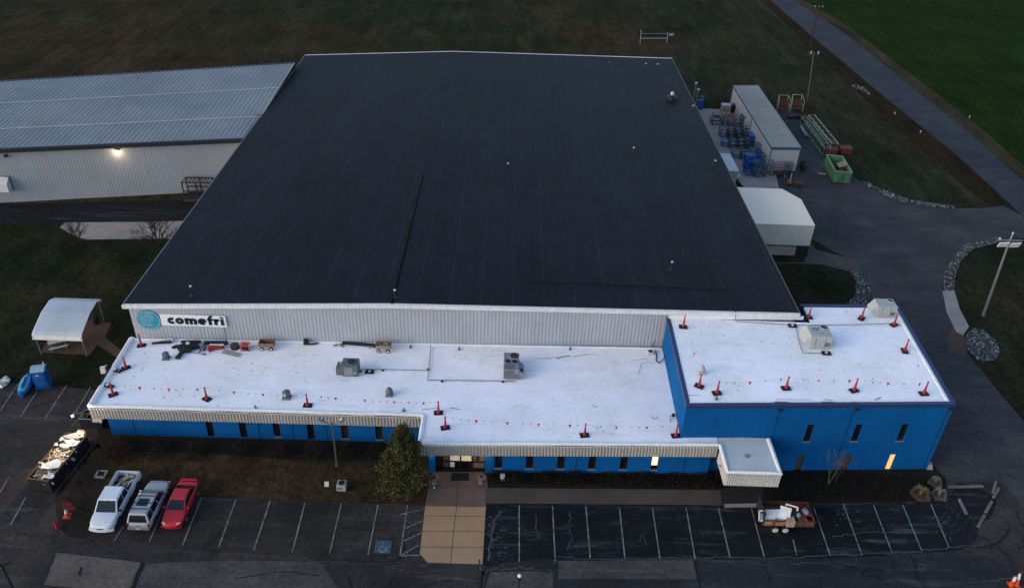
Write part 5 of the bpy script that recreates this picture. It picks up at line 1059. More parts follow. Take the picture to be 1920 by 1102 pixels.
# ================================================================== VEHICLES
def section(y, w_, z0, z1, crown=.03, tuck=.93):
    h = z1-z0
    half = [(.60*w_, z0-.0), (.93*w_, z0+.02), (w_*.985, z0+.16*h), (w_, z0+.5*h), (w_*.985, z0+.80*h), (w_*tuck, z1-.025), (w_*(tuck-.07), z1), (w_*.45, z1+crown)]
    return [Vector((x, y, z)) for x, z in half] + [Vector((-x, y, z)) for x, z in half[::-1]]
def vehicle(name, label, cat, loc, rz, st, cabin, paint, wheels, wr_, ww_, glass, extras=None, win_split=(.5,), crown=.03):
    t_ = thing(name, label, cat, loc, rz); local(t_); hw = max(s_[1] for s_ in st)
    b = MB(); b.loft([section(*s_[:4], crown if len(s_) < 5 else s_[4]) for s_ in st]); body = b.build('body', paint, t_, smooth=False); sm_ = body.modifiers.new('subsurf', 'SUBSURF'); sm_.levels = 2; sm_.render_levels = 2
    for p in body.data.polygons: p.use_smooth = True
    try: body.data.set_sharp_from_angle(angle=R(38))
    except Exception: pass
    # greenhouse: (y, half width, z) bottom rear/front, top rear/front
    yb0, yb1, wb, zb, yt0, yt1, wt, zt = cabin
    bot = [Vector((-wb, yb0, zb)), Vector((wb, yb0, zb)), Vector((wb, yb1, zb)), Vector((-wb, yb1, zb))]; top = [Vector((-wt, yt0, zt)), Vector((wt, yt0, zt)), Vector((wt, yt1, zt)), Vector((-wt, yt1, zt))]
    b = MB(); rings = [bot, top]
    r_ = .07; c = Vector((0, (yt0+yt1)/2, zt+.05))
    top2 = [p.lerp(Vector((0, (yt0+yt1)/2, zt)), .12)+Vector((0, 0, .05)) for p in top]
    b.loft([bot, top, top2]); cab = b.build('cabin', paint, t_, bevel=.06)
    def pane(nm, i, j, u0, u1, v0, v1, off=.012):
        f = lambda u, v: (bot[i].lerp(bot[j], u)).lerp(top[i].lerp(top[j], u), v); n_ = (f(1, 0)-f(0, 0)).cross(f(0, 1)-f(0, 0)).normalized(); q = MB(); q.quad(*[f(u, v)+n_*off for u, v in ((u0, v0), (u1, v0), (u1, v1), (u0, v1))]); return q.build(nm, glass, cab)
    pane('windshield', 2, 3, .06, .94, .08, .93); pane('rear_window', 0, 1, .08, .92, .12, .88)
    sp = [0, *win_split, 1]
    for i, j in ((1, 2), (3, 0)):
        for a, c in zip(sp, sp[1:]):
            lo = .05 if a == 0 else .015; hi = .05 if c == 1 else .015; u0, u1 = (a+lo, c-hi) if (i == 1) else (1-c+hi, 1-a-lo); pane('side_window', i, j, u0, u1, .12, .88)
    for sx in (-1, 1):
        for y in wheels:
            x = sx*(hw-ww_*.42); b = MB(); b.lathe((x, y, wr_), [(wr_*.6, -ww_/2), (wr_*.94, -ww_/2), (wr_, -ww_*.35), (wr_, ww_*.35), (wr_*.94, ww_/2), (wr_*.6, ww_/2)], 18, Matrix.Rotation(R(90), 3, 'Y')); wo = b.build('wheel', TYRE, t_)
            b = MB(); b.lathe((x+sx*ww_*.30, y, wr_), [(wr_*.62, -.02), (wr_*.62, .06), (wr_*.5, .07), (wr_*.2, .03), (.02, .05)] if sx > 0 else [(wr_*.62, .02), (wr_*.62, -.06), (wr_*.5, -.07), (wr_*.2, -.03), (.02, -.05)], 14, Matrix.Rotation(R(90), 3, 'Y')); b.build('rim', RIM, wo)
            b = MB(); x2 = sx*(hw+.006); n_ = 12
            pts = [Vector((x2, y+math.cos(R(180*k/n_))*wr_*1.18, wr_*.95+math.sin(R(180*k/n_))*wr_*1.18)) for k in range(n_+1)]; b.poly(pts if sx > 0 else pts[::-1]); b.build('wheel_arch', BLACK, body)
        b = MB(); b.box((sx*(wb+.14), yb1-.28, zb+.08), (.22, .12, .16)); b.tube((sx*(wb-.04), yb1-.28, zb+.04), (sx*(wb+.1), yb1-.28, zb+.07), .025, n=5); b.build('mirror', BLACK if paint is WHITEP else paint, t_, bevel=.02)
    return t_, body, cab
def bx(parent, nm, c, s_, m_, bev=.015, rz=0): q = MB(); q.box(c, s_, rz=rz); return q.build(nm, m_, parent, bevel=bev)
# pickup (front +Y locally; parked nose to the camera)
pc = at(200, 933, 1.9)
TY = 44.35
tk, tb, tc = vehicle('pickup_truck', 'white extended-cab pickup truck parked nose out with a loaded open bed', 'pickup', (pc.x+.05, TY, 0), R(180), [(-.60, .94, .42, 1.06), (-.5, .95, .42, 1.07), (.9, .96, .40, 1.08), (1.05, .97, .42, 1.12), (1.8, .97, .42, 1.11), (2.4, .94, .42, 1.04), (2.74, .84, .44, .95), (2.90, .66, .48, .86), (2.93, .40, .52, .80)],
                     (-.55, 1.72, .89, 1.08, -.44, .98, .74, 1.80), WHITEP, (-1.75, 1.85), .38, .26, CARGL, win_split=(.42,))
b = MB()
for sx in (-1, 1): b.box((sx*.90, -1.62, .84), (.14, 2.22, .56))
b.box((0, -.62, .86), (1.72, .08, .52)); bed = b.build('bed', WHITEP, tk, bevel=.03)
bx(tk, 'tailgate', (0, -2.70, .84), (1.68, .08, .54), WHITEP); bx(bed, 'bed_liner', (0, -1.66, .60), (1.66, 2.06, .05), mat('dark_red_liner', (.05, .012, .014), .8))
bx(tk, 'rear_bumper', (0, -2.85, .52), (1.78, .18, .18), CHROME); b = MB(); b.loft([[(x, 2.98-.19*abs(x)**2.2+dy, z) for dy, z in ((0, .38), (0, .60), (-.2, .60), (-.2, .38))] for x in [-.93+.155*i for i in range(13)]]); b.build('front_bumper', WHITEP, tk); b = MB(); b.loft([[(x, 2.945-.19*abs(x)**2.2+dy, z) for dy, z in ((0, .64), (-.03, .82), (-.2, .82), (-.2, .64))] for x in [-.56+.14*i for i in range(9)]]); b.build('grille', BLKP, tk)
for sx in (-1, 1): bx(tk, 'headlight', (sx*.71, 2.80, .74), (.30, .10, .17), LAMPC, .02, sx*-.45); bx(tk, 'taillight', (sx*.92, -2.72, .92), (.1, .06, .34), LAMPR)
b = MB()
for sx in (-1, 1): b.quad((sx*.835, -2.7, 1.125), (sx*.965, -2.7, 1.125), (sx*.965, -.55, 1.125), (sx*.835, -.55, 1.125))
b.build('bed_rail', mat('bed_rail_grey', (.35, .36, .38), .5), bed)
heap('scrap_pile', 'pale crumpled scrap lying in the white pickup bed', 'scrap', (pc.x+.08, TY+1.9, .66), (.5, .6, .34), 60, foliage('truck_scrap', [(.20, .22, .15), (.42, .44, .33), (.10, .06, .05), (.30, .20, .15)]), .1, .36, seed=3)
# silver SUV (front away from the camera)
sc_ = at(265, 947, 1.75)
sv_, sb, scb = vehicle('suv', 'silver sport utility car parked between the white pickup and the red sedan', 'car', (sc_.x, 44.05, 0), 0, [(-2.30, .80, .46, .90), (-2.22, .88, .40, .98), (-1.4, .92, .38, 1.02), (.9, .93, .38, 1.04), (1.2, .93, .38, 1.04), (1.9, .89, .40, .99), (2.22, .76, .42, .90), (2.40, .54, .46, .78), (2.43, .30, .5, .72)],
                       (-2.24, 1.22, .86, 1.0, -1.92, .42, .68, 1.70), SILVP, (-1.38, 1.45), .36, .25, CARGB, win_split=(.28, .62))
for k, y in enumerate((-1.45, -.85, -.15, .22)): bx(scb, 'roof_bar', (0, y, 1.80), (1.30, .06, .04), BLACK, .01)
for sx in (-1, 1): bx(scb, 'roof_rail', (sx*.62, -.75, 1.78), (.05, 2.2, .05), CHROME, .01); bx(sv_, 'taillight', (sx*.80, -2.26, .86), (.14, .1, .28), LAMPR); bx(sv_, 'headlight', (sx*.64, 2.30, .72), (.3, .12, .14), LAMPC)
b = MB(); b.quad((-.42, -1.15, 1.763), (.42, -1.15, 1.763), (.42, -.4, 1.763), (-.42, -.4, 1.763)); b.build('sunroof', CARGB, scb)
bx(sv_, 'rear_bumper', (0, -2.30, .52), (1.66, .18, .24), mat('grey_bumper', (.16, .17, .18), .5), .05); bx(sv_, 'badge', (0, -2.315, .84), (.18, .02, .08), CHROME); bx(sv_, 'licence_plate', (0, -2.40, .60), (.34, .02, .14), GALVR)
# red sedan
rc_ = at(335, 929, 1.38)
sd_, sdb, sdc = vehicle('sedan', 'bright red sedan parked nose out beside the silver car', 'car', (rc_.x, 44.35, 0), R(180), [(-2.34, .40, .44, .70), (-2.28, .62, .40, .78), (-2.12, .80, .34, .88), (-1.5, .87, .30, .92), (-.9, .88, .28, .92), (.9, .88, .28, .90), (1.6, .86, .30, .80), (2.02, .78, .32, .71), (2.24, .60, .36, .60), (2.33, .34, .40, .54)],
                        (-1.62, 1.12, .78, .90, -.82, .30, .60, 1.36), REDP, (-1.32, 1.36), .31, .21, CARGL, win_split=(.5,))
for sx in (-1, 1): bx(sd_, 'headlight', (sx*.56, 2.10, .64), (.34, .15, .10), LAMPC, .03, sx*-.5); bx(sd_, 'taillight', (sx*.62, -2.22, .70), (.32, .1, .12), LAMPR)
bx(sd_, 'spoiler', (0, -2.12, .96), (1.30, .22, .04), REDP, .015); b = MB(); b.loft([[(x, 2.36-.28*abs(x)**2+dy, z) for dy, z in ((0, .26), (0, .44), (-.2, .44), (-.2, .26))] for x in [-.78+.13*i for i in range(13)]]); b.build('front_bumper', REDP, sd_); bx(sd_, 'badge', (0, 2.36, .52), (.12, .02, .06), CHROME)

# ================================================================== TRAILER WITH SCRAP
TX0, TX1, TYa, TYb = 21.15, 25.2, 43.95, 45.9
tr = thing('utility_trailer', 'rusty two-axle utility trailer heaped with scrap in the right parking bays', 'trailer', ((TX0+TX1)/2, (TYa+TYb)/2, 0)); tcx, tcy = (TX0+TX1)/2, (TYa+TYb)/2
b = MB(); b.box((tcx, tcy, .58), (TX1-TX0, TYb-TYa, .10)); b.build('deck', WOOD, tr)
b = MB(); b.box((tcx, TYa, .90), (TX1-TX0, .05, .55)); b.box((tcx, TYb, .90), (TX1-TX0, .05, .55)); b.box((TX1, tcy, .90), (.05, TYb-TYa, .55)); b.build('side_board', mat('rusty_board', (.15, .055, .030), .85, col2=(.10, .045, .028), scale=1.5), tr)
b = MB()
for x in (TX0, TX0+1.05, TX0+2.15, TX0+3.2, TX1):
    for y in (TYa-.03, TYb+.03): b.box((x, y, .88), (.07, .05, .66))
for y in (TYa-.03, TYb+.03): b.box((tcx, y, .60), (TX1-TX0+.1, .06, .12)); b.box((tcx, y, 1.19), (TX1-TX0+.1, .05, .05))
b.build('frame', mat('rust_dark', (.07, .030, .022), .85), tr)
b = MB(); b.box((TX0-.02, tcy, 1.25), (.06, TYb-TYa, 1.3)); b.pipe([(TX0-.05, TYa, 1.9), (TX0-.05, TYb, 1.9)], .05); b.pipe([(TX0-.06, TYa, .6), (TX0-.06, TYb, 1.85)], .04); b.build('ramp_gate', STEELD, tr)
b = MB(); b.pipe([(TX1, TYa+.3, .55), (TX1+1.1, tcy, .5)], .05); b.pipe([(TX1, TYb-.3, .55), (TX1+1.1, tcy, .5), (TX1+1.35, tcy, .5)], .05); b.tube((TX1+.95, tcy-.1, .05), (TX1+.95, tcy-.1, .75), .04); b.build('hitch', STEELD, tr)
for y in (TYa-.16, TYb+.16):
    for px in (1457.5, 1476.5):
        x = at(px, 1006, .3).x; b = MB(); b.lathe((x, y, .31), [(.2, -.1), (.29, -.1), (.31, -.06), (.31, .06), (.29, .1), (.2, .1)], 16, Matrix.Rotation(R(90), 3, 'X')); wo = b.build('wheel', TYRE, tr); b = MB(); b.lathe((x, y-.02, .31), [(.24, -.09), (.24, .09), (.1, .10)], 12, Matrix.Rotation(R(90), 3, 'X')); b.build('rim', GALVR, wo)
def leaning(name, label, cat, px, py, z, w_, h, tilt, rz, m_, th=.05, hole=False):
    c = at(px, py, z); M_ = Matrix.Rotation(rz, 3, 'Z') @ Matrix.Rotation(tilt, 3, 'X'); q = MB()
    if hole:
        for cc, ss in (((0, 0, h/2-.06), (w_, th, .12)), ((0, 0, -h/2+.06), (w_, th, .12)), ((w_/2-.06, 0, 0), (.12, th, h)), ((-w_/2+.06, 0, 0), (.12, th, h))): q.box(c+M_ @ Vector(cc), ss, M=M_)
    else: q.box(c, (w_, th, h), M=M_); q.box(c+M_ @ Vector((0, -.03, h*.2)), (w_*.92, th, .04), M=M_)
    return tag(q.build(name, m_, loc=c), label, cat)
leaning('panel', 'large white panel leaning against the far board of the trailer, left', 'panel', 1451, 966, 1.25, 1.55, .95, -.9, .06, TARP)
leaning('panel', 'second white panel slanting over the middle of the trailer load', 'panel', 1472, 961, 1.5, .85, .95, -.8, -.35, TARP)
leaning('window_frame', 'thin white empty frame standing at the far side of the trailer', 'frame', 1483, 957, 1.45, 1.0, .95, -.5, -.35, TARP, hole=True)
leaning('panel', 'black panel leaning inside the white empty frame', 'panel', 1486, 966, 1.25, .85, .85, -.7, -.2, BLACK)
leaning('window_frame', 'white frame at the left end of the trailer over a pale green pane', 'frame', 1431, 966, 1.3, .75, .9, -.6, .05, TARP, hole=True)
leaning('panel', 'pale green pane leaning at the left end of the trailer', 'panel', 1432, 968, 1.2, .5, .55, -.7, .05, mat('pale_green_pane', (.28, .40, .38), .4))
p = at(1481, 978, 1.0); q = MB(); q.box(p, (.62, .62, .55)); q.box(p+Vector((0, 0, .29)), (.66, .66, .05)); tag(q.build('box', mat('pale_carton', (.40, .27, .20), .8), loc=p, bevel=.01), 'pale square carton in the middle of the trailer', 'box')
for px, py, s_, lb in ((1443, 976, (.95, .5, .4), 'open brown carton at the left of the trailer load'), (1461, 977, (.7, .5, .35), 'dark brown carton left of the pale carton'), (1504, 978, (.6, .4, .35), 'brown carton at the right of the trailer load')):
    p = at(px, py, .85); q = MB(); q.box(p, s_, rz=.08)
    for sx in (-1, 1): q.box(p+Vector((sx*s_[0]*.5, 0, s_[2]*.5+.05)), (.03, s_[1], .16), rz=.2*sx)
    tag(q.build('box', CARDB, loc=p), lb, 'box')
p = at(1496, 968, 1.1); q = MB(); q.lathe(p, [(.16, -.4), (.2, -.3), (.2, .25), (.12, .35), (.06, .4)], 12); tag(q.build('tank', mat('pale_green_tank', (.16, .24, .20), .5), loc=p), 'upright pale green tank behind the rusty scrap on the trailer', 'tank')
p = at(1509, 959, 1.2); q = MB(); q.lathe(p, [(.3, -.2), (.34, 0), (.22, .2), (.05, .25)], 12); tag(q.build('bundle', mat('lilac_bundle', (.30, .28, .36), .7), loc=p), 'round lilac bundle at the back right of the trailer', 'bundle')
heap('scrap_pile', 'tangle of rusty metal scrap at the right end of the trailer', 'scrap', (TX1-.62, tcy, .8), (.5, .75, .55), 60, RUSTR, .08, .4, .5, seed=12)
heap('scrap_pile', 'brown wooden scrap along the floor of the trailer', 'scrap', (tcx-.4, tcy-.3, .68), (1.4, .5, .2), 60, foliage('brown_scraps', [(.10, .035, .022), (.20, .10, .06), (.06, .022, .016), (.16, .06, .04)]), .1, .4, .3, seed=14)

# ================================================================== DUMPSTERS
DA, DB_, DC_ = at(101, 925, 0), at(59, 899, 0), at(170.5, 839, 0)     # near right, near left, far right
ax = (DB_-DA); aw = 1.85; al = (DC_-DA); alen = al.length; al.normalize(); axn = Vector((-al.y, al.x, 0)); 
DH = 1.45
dmp = thing('dumpster', 'long black roll-off dumpster full of lit roofing debris beside the lawn', 'dumpster', DA+al*alen/2+axn*aw/2)
def dq(u, v, z): return DA + al*u + axn*v + Vector((0, 0, z))
DMAT = mat('black_dumpster', (.014, .015, .022), .5, col2=(.022, .018, .018))
b = MB(); th = .08
for (u0, v0), (u1, v1) in (((0, 0), (alen, 0)), ((alen, 0), (alen, aw)), ((alen, aw), (0, aw)), ((0, aw), (0, 0))):
    a, c = dq(u0, v0, 0), dq(u1, v1, 0); d = (c-a).normalized(); n_ = Vector((-d.y, d.x, 0))*th
    b.loft([[p+Vector((0, 0, .18)), p+n_+Vector((0, 0, .18)), p+n_+Vector((0, 0, DH)), p+Vector((0, 0, DH))] for p in (a, c)])
b.quad(dq(0, 0, .25), dq(alen, 0, .25), dq(alen, aw, .25), dq(0, aw, .25)); b.build('body', DMAT, dmp)
b = MB()
for k in range(9):
    u = alen*(k+.5)/9
    for v, o_ in ((-.05, -1), (aw+.05, 1)): b = MB(); b.loft([[dq(u-.06, v-.04, z), dq(u+.06, v-.04, z), dq(u+.06, v+.04, z), dq(u-.06, v+.04, z)] for z in (.2, DH-.05)]); b.build('side_rib', DMAT, dmp)
b = MB(); b.pipe([dq(0, 0, DH), dq(alen, 0, DH), dq(alen, aw, DH), dq(0, aw, DH), dq(0, 0, DH)], .07, 6); b.build('top_rail', mat('rusty_rail', (.10, .055, .035), .7), dmp)
b = MB(); b.pipe([dq(.1, -.15, .12), dq(alen, -.15, .12)], .06, 6); b.pipe([dq(.1, aw-.4, .12), dq(alen, aw-.4, .12)], .06, 6); b.build('skid_rail', mat('yellowed_rail', (.09, .075, .05), .7), dmp)
for u, v, z, s_ in ((1.9+1.0, -.10, 1.0, .20), (.15, -.1, 1.05, .13)): q = MB(); q.lathe(dq(u, v, z), [(s_, 0), (s_*.95, .02), (.02, .025)], 14, Matrix.Rotation(R(90), 3, 'X')); q.build('sticker', GALVR, dmp)
rr = random.Random(21)
q = MB()
for k in range(420):
    u, v = rr.uniform(.25, alen-.25), rr.uniform(.2, aw-.2); s_ = rr.uniform(.08, .34); m = Matrix.Rotation(rr.random()*6.3, 3, 'Z') @ Matrix.Rotation(rr.uniform(-.7, .7), 3, 'X')
    q.box(dq(u, v, .9+rr.random()*.55), (s_*rr.uniform(.8, 3.0), s_*rr.uniform(.3, 1.1), rr.uniform(.02, .09)), M=m)
tag(q.build('debris', foliage('roof_debris', [(.05, .035, .025), (.30, .23, .13), (.58, .52, .40), (.10, .075, .05), (.62, .60, .55), (.22, .15, .08)]), loc=dq(alen/2, aw/2, .9)), 'loose torn roofing debris filling the long black dumpster', 'debris', kind='stuff')
for k, (px, py, s_, rz, lb, mt) in enumerate(((97, 871, (1.5, 1.15), .4, 'big pale folded sheet near the near end of the full dumpster', TARP), (139, 817, (1.5, .9), .7, 'pale grey sheet at the far end of the full dumpster', GALVR), (136, 830, (1.1, .9), .2, 'white insulation board in the upper middle of the dumpster', TARP), (123, 836, (.9, .55), .9, 'cream insulation board in the middle of the dumpster', FOAM), (116, 824, (.5, .4), .2, 'small white block at the left rim of the dumpster', TARP), (105, 834, (.4, .3), .5, 'tiny white scrap at the left rim of the dumpster', TARP), (151, 812, (.9, .6), 1.2, 'yellowish foam slab in the far corner of the dumpster', FOAM), (92, 893, (.8, .45), .1, 'white torn strip at the near end of the dumpster', TARP))):
    c = at(px, py, DH+.12); q = MB(); n0 = 7; rg = []
    for zz in (0, .07): rg.append([c+Vector((math.cos(i/n0*6.283+rz)*s_[0]/2*(1+.25*math.sin(i*2.1+k)), math.sin(i/n0*6.283+rz)*s_[1]/2*(1+.3*math.cos(i*1.7+k)), zz+.10*math.sin(i*1.9+k))) for i in range(n0)])
    q.loft(rg); tag(q.build('board', mt, loc=c), lb, 'board', 'pale boards on the dumpster load')
for k in range(7):
    c = dq(rr.uniform(1.5, alen-.6), rr.uniform(.4, aw-.4), DH+.1); an = rr.random()*3.1; d = Vector((math.cos(an), math.sin(an), rr.uniform(-.1, .15)))*rr.uniform(.5, 1.0); q = MB(); q.loft([[p+Vector((0, 0, -.03)), p+Vector((.05, .03, -.03)), p+Vector((.05, .03, .03)), p+Vector((0, 0, .03))] for p in (c-d, c+d)])
    tag(q.build('plank', WOODL, loc=c), 'thin broken plank lying across the dumpster debris', 'plank', 'broken planks on the dumpster load')
# small dark bin and conveyor behind it
pa_, pb_ = at(153, 806, 0), at(194, 806, 0); b0_ = thing('small_bin', 'small dark bin with a white slab against the left end of the blue wall', 'bin', (pa_+pb_)/2+Vector((0, .7, 0))); q = MB(); c = (pa_+pb_)/2+Vector((0, .7, 0)); wd = (pb_-pa_).length
for cc, ss in (((0, -.6, .7), (wd, .06, 1.0)), ((0, .6, .7), (wd, .06, 1.0)), ((-wd/2, 0, .7), (.06, 1.2, 1.0)), ((wd/2, 0, .7), (.06, 1.2, 1.0)), ((0, 0, .25), (wd, 1.2, .06))): q.box(c+Vector(cc), ss)
q.build('body', mat('navy_bin', (.012, .014, .03), .5), b0_); q = MB(); q.pipe([c+Vector((-wd/2, -.6, 1.2)), c+Vector((wd/2, -.6, 1.2)), c+Vector((wd/2, .6, 1.2)), c+Vector((-wd/2, .6, 1.2)), c+Vector((-wd/2, -.6, 1.2))], .05); q.build('top_rail', STEELG, b0_)
p = at(184, 786, 1.4); q = MB(); q.box(p, (.8, .5, .22), rz=.1); q.box(p+Vector((.3, -.12, -.1)), (.2, .3, .14)); tag(q.build('slab', mat('cream_slab', (.60, .54, .44), .8), loc=p, bevel=.02), 'cream foam slab resting on the small dark bin', 'slab')
t_ = thing('debris_chute', 'dark lattice chute frame standing between the small bin and the full dumpster', 'chute', at(147, 795, 0)); q = MB(); a, c = at(134, 800, .3), at(158, 775, 1.6); o = Vector((.5, .15, 0))
q.tube(a, c, .05, n=6); q.tube(a+o, c+o, .05, n=6)
for k in range(7): m_ = a.lerp(c, k/6); q.tube(m_, m_+o, .035, n=5); 
for k in range(6): q.tube(a.lerp(c, k/6), a.lerp(c, (k+1)/6)+o, .03, n=5)
q.build('lattice', mat('olive_steel', (.06, .065, .055), .6), t_); q = MB(); q.tube(c, c-Vector((0, 0, 1.6)), .05); q.tube(c+o, c+o-Vector((0, 0, 1.6)), .05); q.build('leg', STEELD, t_)

# ================================================================== LEFT YARD
a, b_, c, d = at(79, 662), at(166, 665), at(183, 643), at(205, 603)
sheet('shelter_slab', [(77, 661), (168, 665), (185, 643.5), (196, 636), (209, 604), (150, 600), (95, 625)], CONC_R, .02)
sheet('shelter_path', [(181, 645), (192, 627), (232, 661), (252, 676), (222, 672)], CONC_R, .018)
SX0, SX1 = at(64, 624, 2.5).x, at(158, 626, 2.5).x; sy0 = at(110, 636, 2.2).y
pr = [(sy0, 2.15), (sy0+.05, 2.55), (sy0+.45, 2.75), (sy0+3.0, 3.2), (sy0+5.2, 3.15), (sy0+6.3, 2.7), (sy0+6.35, 2.3)]
sh = thing('picnic_shelter', 'small open shelter with a curved white metal roof over a reddish slab', 'shelter', ((SX0+SX1)/2, sy0+3, 0))
q = MB(); n_ = 26
for i in range(n_):
    for j in range(len(pr)-1):
        x0, x1 = SX0+(SX1-SX0)*i/n_, SX0+(SX1-SX0)*(i+1)/n_; xm = x0+(x1-x0)*.8
        sk = lambda y: -.12*(y-sy0)
        for xa, xb_, ha, hb_ in ((x0, xm, 0, 0), (xm, (xm+x1)/2, 0, .04), ((xm+x1)/2, x1, .04, 0)):
            (ya, za), (yb, zb) = pr[j], pr[j+1]; q.quad((xa+sk(ya), ya, za+ha), (xb_+sk(ya), ya, za+hb_), (xb_+sk(yb), yb, zb+hb_), (xa+sk(yb), yb, zb+ha))
srf = q.build('roof', rib_metal('shelter_metal', (.72, .71, .68), (.60, .59, .565), .5, .0), sh)
q = MB(); q.box(((SX0+SX1)/2, sy0+.0, 2.15), (SX1-SX0, .08, .12)); q.build('edge_trim', TRIMW, srf)
q = MB()
for x in (SX0+.1, SX1-.1): q.pipe([(x-.12*(y-sy0), y+.02, z-.07) for y, z in pr], .05, 5)
q.build('roof_bow', mat('green_trim', (.07, .11, .10), .6), srf)
for x in (SX0+.15, SX1-.2):
    for y, z in ((sy0+.3, 2.5), (sy0+5.9, 2.8)): q = MB(); q.tube((x-.12*(y-sy0), y, 0), (x-.12*(y-sy0), y, z), .06, n=8); q.build('post', STEELG, sh)
p = at(111, 650); t_ = thing('picnic_table', 'pale picnic table under the curved shelter roof', 'table', p, .5); local(t_)
q = MB(); q.box((0, 0, .75), (1.7, .7, .05)); q.build('tabletop', GALVR, t_)
for sy_ in (-.72, .72): q = MB(); q.box((0, sy_, .45), (1.7, .26, .05)); q.build('bench', GALVR, t_)
for sx in (-.6, .6): q = MB(); q.tube((sx, -.75, 0), (sx, .25, .74), .04); q.tube((sx, .75, 0), (sx, -.25, .74), .04); q.box((sx, 0, .42), (.06, 1.5, .06)); q.build('leg', STEELG, t_)
p = at(181, 607); q = MB(); q.lathe(p, [(.30, 0), (.36, .7), (.38, .75), (.3, .9), (.05, 1.0)], 14); tag(q.build('waste_bin', BLACK, loc=p), 'black waste bin at the back corner of the shelter slab', 'bin')
# portable toilet
p = at(79, 727); t_ = thing('portable_toilet', 'blue portable toilet with a pale roof at the edge of the left parking bays', 'toilet', p+Vector((0, .4, 0)), .28); local(t_)
q = MB(); q.box((0, 0, .08), (1.2, 1.2, .16)); q.build('base', BLUEP, t_); q = MB(); q.box((0, 0, 1.1), (1.12, 1.12, 1.9)); bo = q.build('cabin', BLUEP, t_, bevel=.03)
q = MB(); q.box((-.02, -.575, 1.05), (.86, .03, 1.7)); dr = q.build('door', mat('blue_plastic_light', (.015, .13, .42), .4), t_, bevel=.01); q = MB(); q.box((-.1, -.60, 1.62), (.3, .02, .16)); q.build('sign_plate', GALVR, dr); q = MB(); q.box((.34, -.60, 1.0), (.05, .05, .2)); q.build('handle', BLACK, dr)
for sx in (-1, 1):
    q = MB()
    for k in range(4): q.box((sx*.57, -.4+.27*k, 1.05), (.03, .06, 1.7))
    q.build('side_rib', BLUEP, bo)
q = MB(); n_ = 8; q.loft([[(x, -.60+1.2*i/n_, 2.02+.22*math.sin(math.pi*i/n_)) for x in (-.6, .6)]+[(x, -.60+1.2*i/n_, 1.98) for x in (.6, -.6)] for i in range(n_+1)]); q.build('roof', mat('pale_blue_roof', (.30, .40, .50), .4, col2=(.24, .33, .42)), t_); q = MB(); q.tube((.42, .42, 2.0), (.42, .42, 2.4), .06); q.build('vent_pipe', GALVR, t_)
p = at(50, 731); t_ = thing('wrapped_boat', 'long pale blue wrapped shape lying beside the portable toilet', 'boat', p); q = MB(); rings = []
dirv = (at(60, 714)-at(42, 742)); dirv.z = 0; L = 2.3; dirv.normalize(); sd2 = Vector((-dirv.y, dirv.x, 0))
for i in range(9):
    u = i/8; w_ = .55*math.sin(math.pi*min(.97, max(.06, u*.9+.06)))**.6; h = .45+.55*u; c0 = p+dirv*L*(u-.5)
    rings.append([c0+sd2*w_*x+Vector((0, 0, z*h+.05)) for x, z in ((-.6, 0), (.6, 0), (1, .6), (.8, 1), (0, 1.12), (-.8, 1), (-1, .6))])
q.loft(rings); q.build('hull', BLUEP, t_); q = MB(); q.loft([[r[3]+Vector((0, 0, .03)), r[4]+Vector((0, 0, .04)), r[5]+Vector((0, 0, .03)), r[5]+Vector((0, 0, .0)), r[3]+Vector((0, 0, 0))] for r in rings[1:-1]]); q.build('cover', BLUEL, t_); q = MB(); q.pipe([r[4]+Vector((0, 0, .1)) for r in rings[2:-2]], .09, 6); q.build('spine', mat('deep_blue', (.012, .10, .22), .5), t_)
p = at(1, 722); heap('cloth_pile', 'crumpled white and yellowish sheet at the left end of the parking bays', 'sheet', p+Vector((0, 0, .1)), (.45, .6, .3), 40, foliage('white_cloth', [(.5, .5, .46), (.62, .60, .5), (.4, .42, .36)]), .15, .5, seed=30)
# curved-arm lamp at the lower left
tp = at(3, 1059, 5.5); t_ = thing('street_lamp', 'dark slender lamp post rising into the bottom left corner', 'lamp', (tp.x, tp.y, 0)); q = MB(); q.tube((tp.x, tp.y, 0), (tp.x, tp.y, 5.5), .11, .07, 8); q.build('pole', STEELD, t_)
for s_ in (-1, 1): q = MB(); q.box(tp+Vector((.28*s_, .12*s_, .12)), (.55, .26, .16), rz=.4); q.build('lamp_head', STEELD, t_, bevel=.03)
# post-top globe at the bottom
p = at(974, 1079, 2.4); t_ = thing('globe_lamp', 'short dark post with a white globe at the bottom edge of the car park', 'lamp', (p.x, p.y, 0)); q = MB(); q.tube((p.x, p.y, 0), (p.x, p.y, 2.3), .07, .045, 8); q.box((p.x, p.y, 2.1), (.22, .22, .25)); q.build('pole', STEELD, t_); q = MB(); q.lathe(p, [(.03, -.14), (.12, -.08), (.15, .02), (.11, .12), (.02, .16)], 12); q.build('globe', mat('white_globe', (.8, .8, .8), .3), t_, smooth=True)
